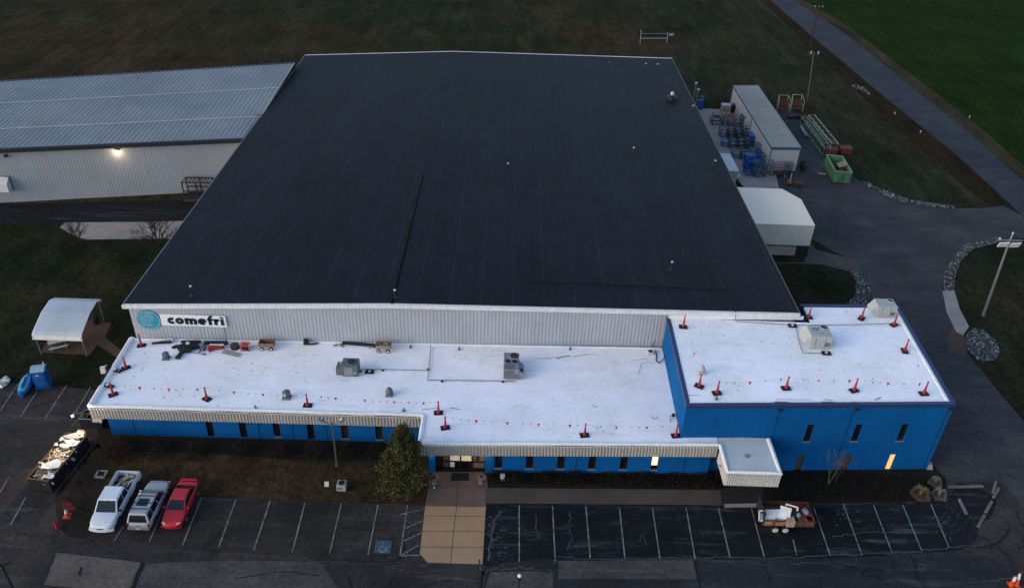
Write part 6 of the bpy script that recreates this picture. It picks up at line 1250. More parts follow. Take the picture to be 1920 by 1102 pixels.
# lamp on the lawn
p = at(632, 872); tp = Vector((p.x, p.y, 4.9)); t_ = thing('street_lamp', 'green-brown twin lamp post on the front lawn before the blue wall', 'lamp', p); q = MB(); q.tube(p, tp, .085, .06, 8); q.lathe(p, [(.16, 0), (.16, .12), (.09, .2)], 10); q.build('pole', POLEG, t_)
q = MB(); q.pipe([tp, tp+Vector((0, 0, -.1))], .06); q.pipe([tp+Vector((-.75, 0, .25)), tp+Vector((-.4, 0, -.12)), tp+Vector((.4, 0, -.12)), tp+Vector((.75, 0, .25))], .045); q.build('arm', STEELG, t_)
for s_ in (-1, 1):
    c = tp+Vector((s_*.85, -.05, .38)); M_ = Matrix.Rotation(s_*-.6, 3, 'Y') @ Matrix.Rotation(.3, 3, 'X'); q = MB(); q.box(c, (.5, .34, .2), M=M_, taper=.85); hd = q.build('lamp_head', STEELG, t_, bevel=.03); q = MB(); q.box(c+M_ @ Vector((0, -.02, -.11)), (.38, .26, .03), M=M_); q.box(c+M_ @ Vector((0, 0, .115)), (.2, .2, .03), M=M_); q.build('lens', GALVR, hd)
# lawn boxes
p = at(640, 921); t_ = thing('utility_box', 'pale square utility box with a dark round lid on the front lawn', 'utility box', p+Vector((0, .35, 0))); c = p+Vector((0, .35, 0)); q = MB(); q.box(c+Vector((0, 0, .32)), (.75, .7, .64)); q.build('casing', mat('pale_box', (.36, .36, .33), .7), t_, bevel=.03); q = MB(); q.lathe(c+Vector((0, 0, .64)), [(.26, 0), (.26, .05), (.1, .06)], 14); q.build('lid', BLACK, t_); q = MB(); q.box(c+Vector((-.1, -.36, .32)), (.35, .03, .3)); q.build('louvre', STEELG, t_)
p = at(614, 917); t_ = thing('small_sign', 'small white sign on a short post left of the pale utility box', 'sign', p); q = MB(); q.tube(p, p+Vector((0, 0, .6)), .04); q.build('post', STEELD, t_); q = MB(); q.box(p+Vector((0, -.05, .68)), (.36, .05, .42), M=Matrix.Rotation(-.5, 3, 'X')); q.build('board', GALVR, t_)
p = at(190, 891); t_ = thing('square_planter', 'low pale square frame with a dark middle at the corner of the mulch island', 'planter', p); q = MB()
for cc, ss in (((0, -.3, .1), (.85, .14, .2)), ((0, .36, .1), (.85, .14, .2)), ((-.36, .03, .1), (.14, .66, .2)), ((.36, .03, .1), (.14, .66, .2))): q.box(p+Vector(cc), ss)
q.build('frame', mat('pale_stone', (.30, .26, .21), .8), t_); q = MB(); q.box(p+Vector((0, .03, .07)), (.6, .55, .1)); q.build('soil', MULCH, t_); q = MB(); q.tube(p+Vector((-.1, .2, .1)), p+Vector((-.5, .5, 2.2)), .035, n=6); q.build('stake', STEELD, t_)
p = at(942, 899); q = MB(); q.box(p+Vector((0, 0, .25)), (.36, .36, .5)); q.box(p+Vector((0, 0, .51)), (.40, .40, .05)); tag(q.build('utility_box', mat('bed_box', (.50, .50, .48), .6), loc=p, bevel=.015), 'small white box standing in the dark bed right of the entrance', 'utility box')
def planter(label, px, py):
    p = at(px, py); t_ = thing('planter', label, 'planter', p, group='urn planters at the entrance'); q = MB(); q.lathe(p, [(.20, 0), (.24, .06), (.16, .14), (.22, .40), (.34, .62), (.36, .70), (.28, .68)], 14); q.build('urn', mat('stone_urn', (.20, .17, .14), .8), t_)
    q = MB(); rr = random.Random(int(px))
    for k in range(60): d = Vector((rr.gauss(0, .16), rr.gauss(0, .16), rr.uniform(.1, .5))); q.tube(p+Vector((0, 0, .65)), p+Vector((0, 0, .65))+d, .012, .004, 3, False)
    q.build('dry_stems', mat('dry_stem', (.10, .065, .04), .9), t_)
planter('stone urn planter with dry stems at the left of the entrance pavement', 814, 906); planter('stone urn planter with dry stems at the right of the entrance pavement', 902, 905)
p = at(814, 915); q = MB(); q.lathe(p, [(.09, 0), (.09, .14), (.03, .2)], 10); tag(q.build('garden_light', GALVR, loc=p), 'tiny white garden light in front of the left urn planter', 'lamp')
# cones at left
def cone(label, px, py, h, r, tilt=0, rz=0, band=True):
    t_ = thing('traffic_cone', label, 'cone', at(px, py), rz); local(t_); M_ = Matrix.Rotation(tilt, 3, 'X'); q = MB(); q.box((0, 0, .03), (r*2.6, r*2.6, .06)); q.build('base', BLACK if band is False else ORANGE, t_); q = MB(); q.lathe((0, 0, .05), [(r, 0), (r*.55, h*.5), (r*.25, h*.95), (.01, h)], 12, M_); q.build('body', ORANGE if band else RED, t_)
    if band: q = MB(); q.lathe((0, 0, .05), [(r*.58+.012, h*.5), (r*.30+.012, h*.9)], 12, M_); q.build('stripe', TRIMW, t_)
    return t_
cone('tall red cone leaning at the edge of the mulch island', 109, 990, 1.15, .18, .25, .5, False); cone('orange cone with a white band between the leaning cone and the bare shrub', 127, 967, .75, .22)
q = MB(); p = at(130, 955); 
for k in range(7): q.tube(p+Vector((-.5+.17*k, 0, .0)), p+Vector((-.45+.15*k, .15, .75)), .015, n=4)
for k in range(5): q.tube(p+Vector((-.5, .04*k, .15*k+.05)), p+Vector((.5, .04*k, .15*k+.05)), .015, n=4)
tag(q.build('barrier_mesh', RED, loc=p), 'scrap of red barrier mesh behind the banded cone', 'barrier')
cone('striped cone at the bottom right corner, left of its twin', 1896, 1096, 1.0, .2); cone('striped cone at the very bottom right corner of the car park', 1905, 1097, 1.2, .2, -.2)
# ================================================================== WHEEL STOPS
CONC_S = concrete_mat('stop_concrete', (.14, .13, .125), (.11, .10, .097), (.07, .065, .06))
def stop(label, pa, pb):
    a, b_ = at(*pa, 0), at(*pb, 0); d = (b_-a); q = MB(); n_ = Vector((-d.y, d.x, 0)).normalized(); q.loft([[p+n_*.13+Vector((0, 0, .056)), p-n_*.13+Vector((0, 0, .056)), p-n_*.09+Vector((0, 0, .20)), p+n_*.09+Vector((0, 0, .20))] for p in (a, b_)]); tag(q.build('wheel_stop', CONC_S, loc=(a+b_)/2, bevel=.015), label, 'wheel stop', 'concrete wheel stops at the right end of the car park')
stop('concrete wheel stop nearest the dry grass clumps', (1776, 914), (1808, 913.5)); stop('concrete wheel stop continuing right toward the corner of the bay', (1809, 913.5), (1842, 912.5)); stop('upper wheel stop at the right corner, tight beside its twin', (1867, 904), (1861, 925)); stop('wheel stop just right of the upper corner one', (1872, 916), (1862, 934)); stop('wheel stop in the middle of the slanting row', (1859, 941), (1847, 962)); stop('lowest wheel stop of the slanting row', (1845, 967), (1833, 989)); stop('lone wheel stop pointing toward the car park centre', (1798, 937), (1812, 965))

# ================================================================== RIGHT YARD
# storage shed
sz = 3.6; f0_, f1_, g0, g1 = at(1451, 282, sz), at(1501, 280, sz), at(1376, 163, sz), at(1418, 163, sz); g0.y = g1.y; f0_.y = f1_.y; g0.x = f0_.x+.1; g1.x = f1_.x+.1
shd = thing('storage_shed', 'long narrow storage shed with a ribbed grey roof in the right yard', 'shed', (f0_+f1_+g0+g1)/4-Vector((0, 0, sz)))
q = MB(); n_ = 46
for i in range(n_):
    ta, tb = i/n_, (i+1)/n_
    for u0, u1, h0, h1 in ((ta, ta+.65/n_, 0, 0), (ta+.65/n_, ta+.75/n_, 0, .11), (ta+.75/n_, ta+.92/n_, .11, .11), (ta+.92/n_, tb, .11, 0)):
        q.quad(f0_.lerp(g0, u0)+Vector((-.12, 0, h0)), f1_.lerp(g1, u0)+Vector((.12, 0, h0+.2)), f1_.lerp(g1, u1)+Vector((.12, 0, h1+.2)), f0_.lerp(g0, u1)+Vector((-.12, 0, h1)))
srf = q.build('roof', ROOFM, shd); q = MB(); q.pipe([f0_+Vector((-.15, -.1, -.08)), g0+Vector((-.15, .1, -.08))], .09, 5); q.build('gutter', STEELD, srf); q = MB(); q.loft([[p+Vector((0, -.06, .1)), p+Vector((0, .06, .1)), p+Vector((0, .06, -.28)), p+Vector((0, -.06, -.28))] for p in (f0_+Vector((-.12, 0, .05)), f1_+Vector((.12, 0, .18)))]); q.build('fascia', STEELT, srf)
q = MB(); corr(q, (f0_.x, f0_.y+.08), (f1_.x, f1_.y+.08), 0, lambda t: sz-.1+.15*t, .3, .03); corr(q, (g0.x, g0.y-.05), (f0_.x, f0_.y+.08), 0, sz-.1, .35, .03); corr(q, (f1_.x, f1_.y+.08), (g1.x, g1.y-.05), 0, sz+.1, .5, .03); corr(q, (g1.x, g1.y-.05), (g0.x, g0.y-.05), 0, sz-.1, .5, .03); q.build('wall', siding_mat('shed_siding', (.42, .40, .39), (.36, .345, .335), (.24, .22, .20)), shd)
for u in (0, .46, 1): p = f0_.lerp(g0, u)+Vector((-.1, .05, 0)); q = MB(); q.tube((p.x, p.y, 0), (p.x, p.y, sz-.1), .06, n=6); q.build('downspout', STEELG if u else STEELD, shd)
# dock enclosure
dz_ = 4.4; d0, d1, d2, d3 = at(1420, 424, dz_), at(1524, 423, dz_), at(1505, 377, dz_), at(1388, 352, dz_); d0.x = 28.3; d3.x = 28.3; d1.x = max(d1.x, d2.x)-.35; yF = d1.y; yM = d2.y; yB = yM+3.4
dk = thing('dock_enclosure', 'white metal dock enclosure on the right side of the hall, open underneath', 'enclosure', ((d0.x+d1.x)/2, (yF+yB)/2, 0)); xa_, xb_ = 28.2, d1.x
RZm = dz_+.25
q = MB(); q.quad((xa_, yF, dz_), (xb_, yF, dz_), (xb_+.1, yM, RZm), (xa_, yM+.3, RZm)); q.quad((xa_, yM+.3, RZm), (xb_+.1, yM, RZm), (xb_-1.4, yB, dz_+.0), (xa_, yB, dz_+.0)); q.quad((xa_, yF, dz_-.1), (xa_, yB, dz_-.1), (xb_-1.4, yB, dz_-.1), (xb_, yF, dz_-.1)); q.build('roof', mat('white_metal_roof', (.90, .75, .58), .6, col2=(.90, .74, .57), spec=.15), dk)
q = MB(); corr(q, (xa_, yF+.04), (xb_-.02, yF+.04), 1.5, dz_-.03, .3, .03); corr(q, (xb_-.03, yF+.04), (xb_+.07, yM), 1.5, dz_+.0, .4, .03); q.quad((xb_+.07, yM, 1.5), (xb_-1.45, yB, 1.5), (xb_-1.45, yB, dz_), (xb_+.07, yM, RZm-.02)); q.quad((xb_-1.4, yB, 0), (xa_, yB, 0), (xa_, yB, dz_), (xb_-1.4, yB, dz_)); q.build('wall', siding_mat('dock_siding', (.56, .51, .44), (.50, .455, .395), (.36, .31, .26)), dk)
q = MB(); q.box(((xa_+xb_)/2+1.2, yF+1.9, .75), ((xb_-xa_)*.42, 3.4, 1.5)); q.build('concrete_base', CONC_P, dk); q = MB(); q.pipe([(xb_-.1, yF, 0), (xb_-.1, yF, 1.5)], .07); q.pipe([(xa_, yF, 1.5), (xb_, yF, 1.5)], .06); q.build('frame', STEELD, dk)
p = Vector((31.2, yF+.9, 0)); q = MB(); q.box(p+Vector((0, 0, .75)), (2.6, 1.3, 1.2))
for k in range(6): q.box(p+Vector((-1.1+.44*k, -.68, .75)), (.12, .08, 1.1))
tag(q.build('waste_container', mat('navy_container', (.012, .018, .06), .5), loc=p, bevel=.03), 'dark navy waste container under the dock enclosure', 'container')
# small white unit by the hall
p0_, p1_ = at(1366, 320, 2.2), at(1385, 319, 2.2); u0_ = at(1352, 288, 2.2); u1_ = at(1372, 288, 2.2); cx_ = (p0_+p1_+u0_+u1_)/4; ln = (u0_-p0_).length; t_ = thing('equipment_enclosure', 'small white box-shaped enclosure against the right side of the hall', 'enclosure', (cx_.x, cx_.y, 0)); xw = p1_.x; q = MB(); q.prism([(28.2, p0_.y), (xw, p0_.y), (xw, u1_.y), (28.2, u1_.y)], 2.05, 2.2); q.build('roof', mat('white_roof_sheet', (.58, .57, .58), .5), t_); q = MB(); q.prism([(28.25, p0_.y+.1), (xw-.1, p0_.y+.1), (xw-.1, u1_.y-.1), (28.25, u1_.y-.1)], 0, 2.05); q.build('cabinet', mat('grey_cabinet', (.33, .31, .30), .7), t_)
p = at(1379, 332); heap('cylinder_cluster', 'small cluster of white fittings in front of the white box enclosure', 'fittings', p+Vector((0, 0, .1)), (.5, .6, .4), 14, GALVR, .25, .5, .1, seed=40)
# things at the hall's right wall
p = at(1312, 205); t_ = thing('wall_pump', 'blue machine by the hall wall at the far corner of the yard slab', 'machine', p); q = MB(); q.box(p+Vector((0, 0, .9)), (.9, .8, 1.6)); q.build('casing', STEELB, t_, bevel=.05); q = MB(); q.pipe([p+Vector((.2, 0, 1.7)), p+Vector((.2, 0, 2.3)), p+Vector((-.4, 0, 2.3))], .1); q.lathe(p+Vector((.35, .2, 1.7)), [(.12, 0), (.12, .5), (.2, .55), (.05, .7)], 8); q.build('pipe', STEELG, t_)
for px, py, h, lb in ((1300, 190, 3.2, 'grey flue pipe with a pale cap by the far right side of the hall'), (1305, 196, 2.6, 'shorter flue pipe beside the taller one near the blue machine'), (1282, 150, 4.5, 'dark flue at the far right corner of the hall')):
    p = at(px, py); p.x = max(p.x, 29.0); t_ = thing('flue_pipe', lb, 'pipe', p); q = MB(); q.tube(p, p+Vector((0, 0, h)), .16, n=8); q.box(p+Vector((-.3, 0, h*.5)), (.5, .1, .1)); q.build('pipe', STEELG if px != 1282 else STEELD, t_); q = MB(); q.lathe(p+Vector((0, 0, h)), [(.16, 0), (.26, .05), (.26, .2), (.05, .35)], 8); q.build('cap', GALVR if px != 1282 else STEELD, t_)
# racks
RN = {}
def rack(name, label, px, py, m_, w_=1.5, d_=1.2, h=1.6, shelves=2, rz=0., mesh=0, group='metal racks crowded in the yard', z0=0.):
    t_ = thing(name, label, 'rack', at(px, py), rz, group); local(t_); q = MB()
    for sx in (-1, 1):
        for sy_ in (-1, 1): q = MB(); q.box((sx*w_/2, sy_*d_/2, h/2), (.09, .09, h)); q.build('post', m_, t_)
    for k in range(shelves+1):
        z = .18+(h-.2)*k/max(1, shelves); q = MB()
        for sy_ in (-1, 1): q.box((0, sy_*d_/2, z), (w_, .08, .09))
        for sx in (-1, 1): q.box((sx*w_/2, 0, z), (.08, d_, .09))
        nb = mesh or 3
        for i in range(nb): q.box((-w_/2+w_*(i+.5)/nb, 0, z), (.06, d_, .05))
        q.build('shelf', m_, t_)
    q = MB()
    for sx in (-1, 1): q.tube((sx*w_/2, -d_/2, .2), (sx*w_/2, d_/2, h), .03, n=4); 
    q.tube((-w_/2, d_/2, .2), (w_/2, d_/2, h), .03, n=4); q.build('brace', m_, t_)
    return t_
ORD = {}
RACKS = [(1343, 232, STEELD, 1.9, 1.6, .9, 'low dark rack at the left end of the second row'), (1358, 233, STEELG, 1.4, 1.5, 1.2, 'grey rack in the second row next to the low dark one'), (1370, 235, STEELR, 1.2, 1.3, 1.2, 'reddish rack in the second row'), (1382, 236, STEELG, 1.5, 1.5, 1.6, 'grey rack with hoops at the shed end of the second row'), (1394, 238, STEELT, 1.3, 1.4, 2.0, 'tall teal rack leaning near the shed wall'),
         (1357, 255, STEELT, 1.5, 1.4, 1.4, 'teal rack at the left end of the third row'), (1371, 258, STEELD, 1.4, 1.4, 1.3, 'dark rack in the third row'), (1384, 256, STEELT, 1.5, 1.4, 1.5, 'teal rack in the middle of the third row'), (1397, 254, STEELD, 1.4, 1.3, 1.4, 'dark rack left of the big blue tub'),
         (1360, 273, STEELB, 1.3, 1.2, .9, 'low blue rack near the hall in the fourth row'), (1374, 277, STEELT, 1.4, 1.2, 1.4, 'teal rack in the fourth row'), (1389, 278, STEELD, 1.5, 1.2, 1.5, 'dark rack in the middle of the fourth row'), (1402, 276, STEELT, 1.3, 1.2, 1.4, 'teal rack in front of the big blue tub'),
         (1380, 294, STEELG, 1.5, 1.2, 1.2, 'grey rack at the left of the fifth row'), (1396, 297, STEELT, 1.5, 1.2, 1.4, 'teal rack in the fifth row behind the tall blue one'), (1412, 296, STEELG, 1.4, 1.2, 1.4, 'grey rack in the fifth row near the shed'), (1427, 292, STEELB, 1.7, 1.2, 1.9, 'blue rack against the shed wall'),
         (1405, 326, STEELB, 1.5, 1.5, 2.3, 'tall deep blue rack at the front left of the crowd'), (1421, 329, STEELT, 1.6, 1.5, 2.2, 'tall teal rack at the front next to the deep blue one'), (1437, 326, STEELG, 1.3, 1.4, 2.0, 'tall grey rack at the front by the shed corner'), (1413, 312, STEELB, 1.5, 1.2, 2.0, 'blue rack half hidden behind the tall front racks'), (1434, 308, STEELT, 1.3, 1.1, 1.7, 'teal rack tucked between the front racks and the shed')]
protos = {}
for px, py, m_, w_, d_, h, lb in RACKS:
    rack('metal_rack', lb, px, py, m_, w_, d_, h, 2 if h > 1 else 1, random.uniform(-.12, .12))
for px, py, m_, lb, w_, h in ((1461, 329, STEELR, 'red upright cart with bars in front of the shed', 1.7, 1.9), (1476, 325, STEELT, 'teal upright cart in front of the shed', 1.3, 1.7)):
    t_ = thing('bar_cart', lb, 'cart', at(px, py), 0.05); local(t_); q = MB(); q.box((0, 0, .22), (w_, .9, .08)); q.build('deck', STEELD, t_); q = MB()
    for i in range(6): q.tube((-w_/2+w_*i/5, -.4, .25), (-w_/2+w_*i/5, -.4, h), .035, n=5); q.tube((-w_/2+w_*i/5, .4, .25), (-w_/2+w_*i/5, .4, h), .035, n=5)
    for z in (h*.55, h): q.box((0, -.4, z), (w_, .06, .06)); q.box((0, .4, z), (w_, .06, .06))
    q.build('bar_frame', m_, t_)
    for sx in (-1, 1):
        for sy_ in (-.4, .4): q = MB(); q.tube((sx*w_*.4, sy_-.04, .1), (sx*w_*.4, sy_+.04, .1), .1, n=10); q.build('wheel', GALVR if sy_ < 0 else TYRE, t_)
p = at(1416, 270); t_ = thing('tub', 'big bright blue tub beside the shed wall', 'tub', p); q = MB(); q.box(p+Vector((0, 0, .85)), (2.0, 1.7, 1.5), taper=1.08); q.build('body', BLUEP, t_, bevel=.1); q = MB(); q.box(p+Vector((0, 0, 1.62)), (2.25, 1.95, .1)); q.build('rim', mat('blue_rim', (.02, .14, .42), .4), t_, bevel=.04); q = MB(); q.box(p+Vector((0, 0, .06)), (1.9, 1.6, .12)); q.build('pallet', WOOD, t_)
p = at(1425, 296); q = MB(); q.box(p+Vector((0, 0, .6)), (1.3, 1.1, 1.2), taper=1.06); q.box(p+Vector((0, 0, 1.22)), (1.45, 1.25, .08)); tag(q.build('tub', mat('deep_blue_plastic', (.008, .045, .22), .5), loc=p, bevel=.05), 'smaller dark blue tub against the shed wall nearer the camera', 'tub')
p = at(1402, 315); q = MB(); q.box(p+Vector((0, 0, 1.1)), (1.4, 1.2, 2.1)); q.box(p+Vector((0, 0, 2.2)), (1.5, 1.3, .1)); tag(q.build('crate', mat('cobalt_crate', (.008, .05, .24), .5), loc=p, bevel=.04), 'tall dark blue crate in the middle of the front racks', 'crate')
for px, py, sz_, m_, lb, nm in ((1347, 218, (1.9, 1.6, .5), WOODL, 'stack of pale wooden pallets at the back left of the yard slab', 'pallet_stack'), (1360, 218, (1.6, 1.4, .6), CARDB, 'stack of cardboard sheets next to the pale pallets', 'pallet_stack')):
    p = at(px, py); q = MB()
    for k in range(5):
        q.box(p+Vector((0, 0, .05+k*sz_[2]/5)), (sz_[0], sz_[1], .04))
        for sx in (-.45, 0, .45): q.box(p+Vector((sx*sz_[0], 0, .05+k*sz_[2]/5+.05)), (.1, sz_[1], .07))
    tag(q.build(nm, m_, loc=p), lb, 'pallets')
p = at(1359, 210); t_ = thing('bulk_container', 'pale caged bulk container behind the cardboard stack', 'container', p); q = MB(); q.box(p+Vector((0, 0, .75)), (1.5, 1.2, 1.1)); q.build('tank', mat('tan_tank', (.36, .27, .20), .6), t_, bevel=.08); q = MB()
for k in range(6): q.box(p+Vector((-.75+.3*k, -.62, .75)), (.04, .04, 1.2))
q.box(p+Vector((0, -.62, 1.3)), (1.55, .05, .05)); q.box(p+Vector((0, 0, 1.36)), (1.55, 1.25, .06)); q.build('cage', GALVR, t_); q = MB(); q.box(p+Vector((0, 0, .1)), (1.5, 1.2, .16)); q.build('pallet', WOOD, t_)
p = at(1377, 211); q = MB(); q.box(p+Vector((0, 0, .7)), (1.3, 1.1, 1.3)); q.box(p+Vector((0, 0, 1.37)), (1.4, 1.2, .08)); tag(q.build('crate', BLKP, loc=p, bevel=.08), 'black lidded crate right of the pale caged container', 'crate')
# dark machine behind the shed's right wall
p = at(1500, 318); t_ = thing('pallet_truck', 'dark wheeled machine at the right wall of the shed', 'machine', p+Vector((.4, 0, 0))); c = p+Vector((.4, 0, 0)); q = MB(); q.box(c+Vector((0, 0, .6)), (.6, 1.6, .9)); q.box(c+Vector((0, .3, 1.2)), (.5, .6, .4)); q.build('body', STEELD, t_, bevel=.05); q = MB(); q.tube(c+Vector((-.3, -.5, .2)), c+Vector((.3, -.5, .2)), .2, n=10); q.build('wheel', TYRE, t_)
p = at(1479, 346); t_ = thing('pallet_jack', 'small orange lifting cart with a white mast in front of the shed', 'cart', p); q = MB(); q.box(p+Vector((0, 0, .35)), (.55, .6, .5)); q.build('body', mat('orange_body', (.34, .12, .04), .6), t_, bevel=.04); q = MB(); q.box(p+Vector((.1, .1, .95)), (.12, .1, 1.3)); q.build('mast', mat('pale_mast', (.45, .40, .34), .6), t_); q = MB(); q.tube(p+Vector((-.3, -.3, .1)), p+Vector((.3, -.3, .1)), .1, n=8); q.build('wheel', TYRE, t_)
p = at(1496, 350); q = MB()
for k in range(4):
    for j in range(5): q.box(p+Vector((-.5+.25*j, .05*k, .08+k*.16)), (.18, 1.0, .04), rz=.15*k)
    for sx in (-.5, 0, .5): q.box(p+Vector((sx, .05*k, .14+k*.16)), (.1, 1.0, .09), rz=.15*k)
tag(q.build('pallet_stack', mat('brown_pallet', (.13, .075, .045), .85), loc=p), 'untidy stack of brown pallets right of the orange lifting cart', 'pallets')
# truss frames and rust bins along the grass
for k, (pa, pb, lb, m_) in enumerate((((1505, 236), (1548, 293), 'long pale green lattice rack lying along the grass edge, left one', GREENS), ((1518, 231), (1562, 286), 'long pale green lattice rack lying along the grass edge, right one', mat('cream_green_steel', (.26, .30, .22), .6)))):
    a, b_ = at(*pa), at(*pb); d = (b_-a).normalized(); o = Vector((-d.y, d.x, 0)); t_ = thing('lattice_rack', lb, 'rack', a); q = MB()
    for sv in (-.5, .5):
        for z in (.25, 1.5): q.tube(a+o*sv+Vector((0, 0, z)), b_+o*sv+Vector((0, 0, z)), .07, n=5)
    q.build('rail', m_, t_); q = MB(); n_ = 7
    for i in range(n_+1):
        m2 = a.lerp(b_, i/n_)
        for sv in (-.5, .5):
            q.tube(m2+o*sv+Vector((0, 0, .0)), m2+o*sv+Vector((0, 0, 1.5)), .035, n=4)
            if i < n_: q.tube(m2+o*sv+Vector((0, 0, .25)), a.lerp(b_, (i+1)/n_)+o*sv+Vector((0, 0, 1.5)), .03, n=4)
        q.tube(m2+o*.5+Vector((0, 0, 1.5)), m2-o*.5+Vector((0, 0, 1.5)), .04, n=4); q.tube(m2+o*.5+Vector((0, 0, .25)), m2-o*.5+Vector((0, 0, .25)), .04, n=4)
    q.build('strut', GREENS, t_)
p = at(1505, 243); q = MB(); a, b_ = at(1502, 237, .3), at(1510, 252, .3); q.tube(a, b_, .14, n=8); q.tube(b_, b_+Vector((.2, -.4, 0)), .2, n=8); tag(q.build('pipe_section', GALV, loc=a), 'pale loose pipe lying left of the lattice racks', 'pipe')
for px, py, lb in ((1557, 278, 'upper rust-red bin at the end of the lattice racks'), (1556, 290, 'lower rust-red bin touching the green container'), (1583, 288, 'rust-red bin at the right behind the green container')):
    p = at(px, py); t_ = thing('rust_bin', lb, 'bin', p, group='rust-red bins near the green container'); q = MB(); q.box(p+Vector((0, 0, .6)), (1.5, 1.2, .9), taper=1.15); q.build('body', RUSTR, t_); q = MB(); q.box(p+Vector((0, 0, 1.08)), (1.8, 1.45, .08)); q.build('rim', RUST, t_)
    for sx in (-.5, .5): q = MB(); q.box(p+Vector((sx, 0, .08)), (.12, 1.1, .16)); q.build('skid', STEELD, t_)
for px, py, lb in ((1466, 208, 'left yellow-framed cage with a rust-red back at the shed corner'), (1491, 207, 'right yellow-framed cage with a rust-red back at the shed corner')):
    p = at(px, py); t_ = thing('frame_cage', lb, 'cage', p, group='yellow-framed cages'); q = MB(); w_, d_, h = 2.1, 1.4, 2.6
    for sx in (-1, 1):
        q.pipe([p+Vector((sx*w_/2, -d_/2, 0)), p+Vector((sx*w_/2, -d_/2, h*.7)), p+Vector((sx*w_/2*.8, d_/2, h)), p+Vector((sx*w_/2*.8, d_/2, 0))], .05); q.pipe([p+Vector((sx*w_/2, -d_/2, h*.35)), p+Vector((sx*w_/2*.8, d_/2, h*.55))], .045)
    q.pipe([p+Vector((-w_/2*.8, d_/2, h)), p+Vector((w_/2*.8, d_/2, h))], .05); q.build('tube_frame', STEELY, t_); q = MB(); q.box(p+Vector((0, .2, h*.45)), (w_*.8, .1, h*.55)); q.box(p+Vector((0, -.1, .5)), (w_*.85, d_*.8, .12)); q.build('back_panel', RUST, t_)
p = at(1491, 222); q = MB(); q.box(p+Vector((0, 0, .25)), (2.6, .9, .3)); q.box(p+Vector((.4, 0, .5)), (1.2, .6, .25)); q.tube(p+Vector((-1, -.45, .2)), p+Vector((-1, .45, .2)), .2, n=8); q.tube(p+Vector((1, -.45, .2)), p+Vector((1, .45, .2)), .2, n=8); tag(q.build('low_trolley', STEELD, loc=p, bevel=.03), 'low dark trolley in front of the yellow-framed cages', 'trolley')
p = at(1510, 226); q = MB(); q.box(p+Vector((0, 0, .35)), (1.6, 1.0, .5), rz=-.4); q.box(p+Vector((.1, 0, .65)), (1.2, .7, .16), rz=-.4); tag(q.build('rust_bin', RUST, loc=p, bevel=.03), 'rusty box at the near foot of the yellow-framed cages', 'box')
# green container
ga, gb, gc = at(1561, 343), at(1592, 346), at(1544, 312); gl = gc-ga; gll = gl.length; gl.normalize(); gw = gb-ga; gww = gw.length; gw = gw.normalized(); GH = 1.9
t_ = thing('roll_off_container', 'green ribbed open-top roll-off container at the edge of the right yard', 'container', ga); q = MB(); P = lambda u, v, z: ga+gl*u+gw*v+Vector((0, 0, z))
def wallp(a, b_, z0, z1, th=.07):
    d = (b_-a).normalized(); n_ = Vector((-d.y, d.x, 0))*th; q.loft([[p+Vector((0, 0, z0)), p+n_+Vector((0, 0, z0)), p+n_+Vector((0, 0, z1)), p+Vector((0, 0, z1))] for p in (a, b_)])
for (u0, v0), (u1, v1) in (((0, 0), (0, gww)), ((0, gww), (gll, gww)), ((gll, gww), (gll, 0)), ((gll, 0), (0, 0))): wallp(P(u0, v0, 0), P(u1, v1, 0), .15, GH)
q.build('body', GREEN, t_); q = MB(); q.quad(P(0, 0, .25), P(0, gww, .25), P(gll, gww, .25), P(gll, 0, .25)); q.build('floor', mat('rusty_inside', (.04, .018, .012), .9), t_); q = MB()
for k in range(8): q.box(P(gll*(k+.5)/8, -.09, GH*.52), (.10, .20, GH*.72), rz=math.atan2(gl.y, gl.x)); q.box(P(gll*(k+.5)/8, gww+.06, GH*.52), (.10, .12, GH*.72), rz=math.atan2(gl.y, gl.x))
for k in range(3): q.box(P(-.06, gww*(k+.5)/3, GH*.5), (.14, .10, GH*.75))
q.build('rib', GREEN, t_); q = MB(); q.pipe([P(0, 0, GH), P(0, gww, GH), P(gll, gww, GH), P(gll, 0, GH), P(0, 0, GH)], .08); q.build('top_rail', mat('light_green_rail', (.15, .30, .15), .6), t_); q = MB(); q.box(P(-.1, gww*.5, 1.1), (.5, .03, .6)); q.build('faded_patch', mat('dark_green_patch', (.03, .12, .06), .7), t_)
heap('scrap_pile', 'dark rusty scrap filling the near half of the green container', 'scrap', P(gll*.35, gww*.55, 1.0), (.8, 1.2, .5), 50, foliage('dark_rust', [(.05, .02, .015), (.09, .03, .02), (.03, .018, .014)]), .2, .6, .4, seed=50)
p = P(gll*.42, gww*.62, GH+.15); M_ = Matrix.Rotation(.62, 3, 'Z') @ Matrix.Rotation(.5, 3, 'X'); q = MB()
for sv in (-.28, .28): q.box(p+M_ @ Vector((0, sv, 0)), (1.8, .14, .1), M=M_)
for k in range(5): q.box(p+M_ @ Vector((-.8+.4*k, 0, 0)), (.12, .56, .1), M=M_)
tag(q.build('pallet', mat('bright_pallet', (.42, .33, .22), .8), loc=p), 'pale slatted pallet standing tilted in the green container', 'pallet')
p = at(1541, 327); q = MB(); q.box(p+Vector((0, 0, .1)), (1.1, .22, .12), rz=-.2); q.box(p+Vector((.4, 0, .1)), (.3, .4, .08)); tag(q.build('beam', CONC_P, loc=p), 'pale loose beam on the asphalt left of the green container', 'beam')
for k in range(14): 
    pass

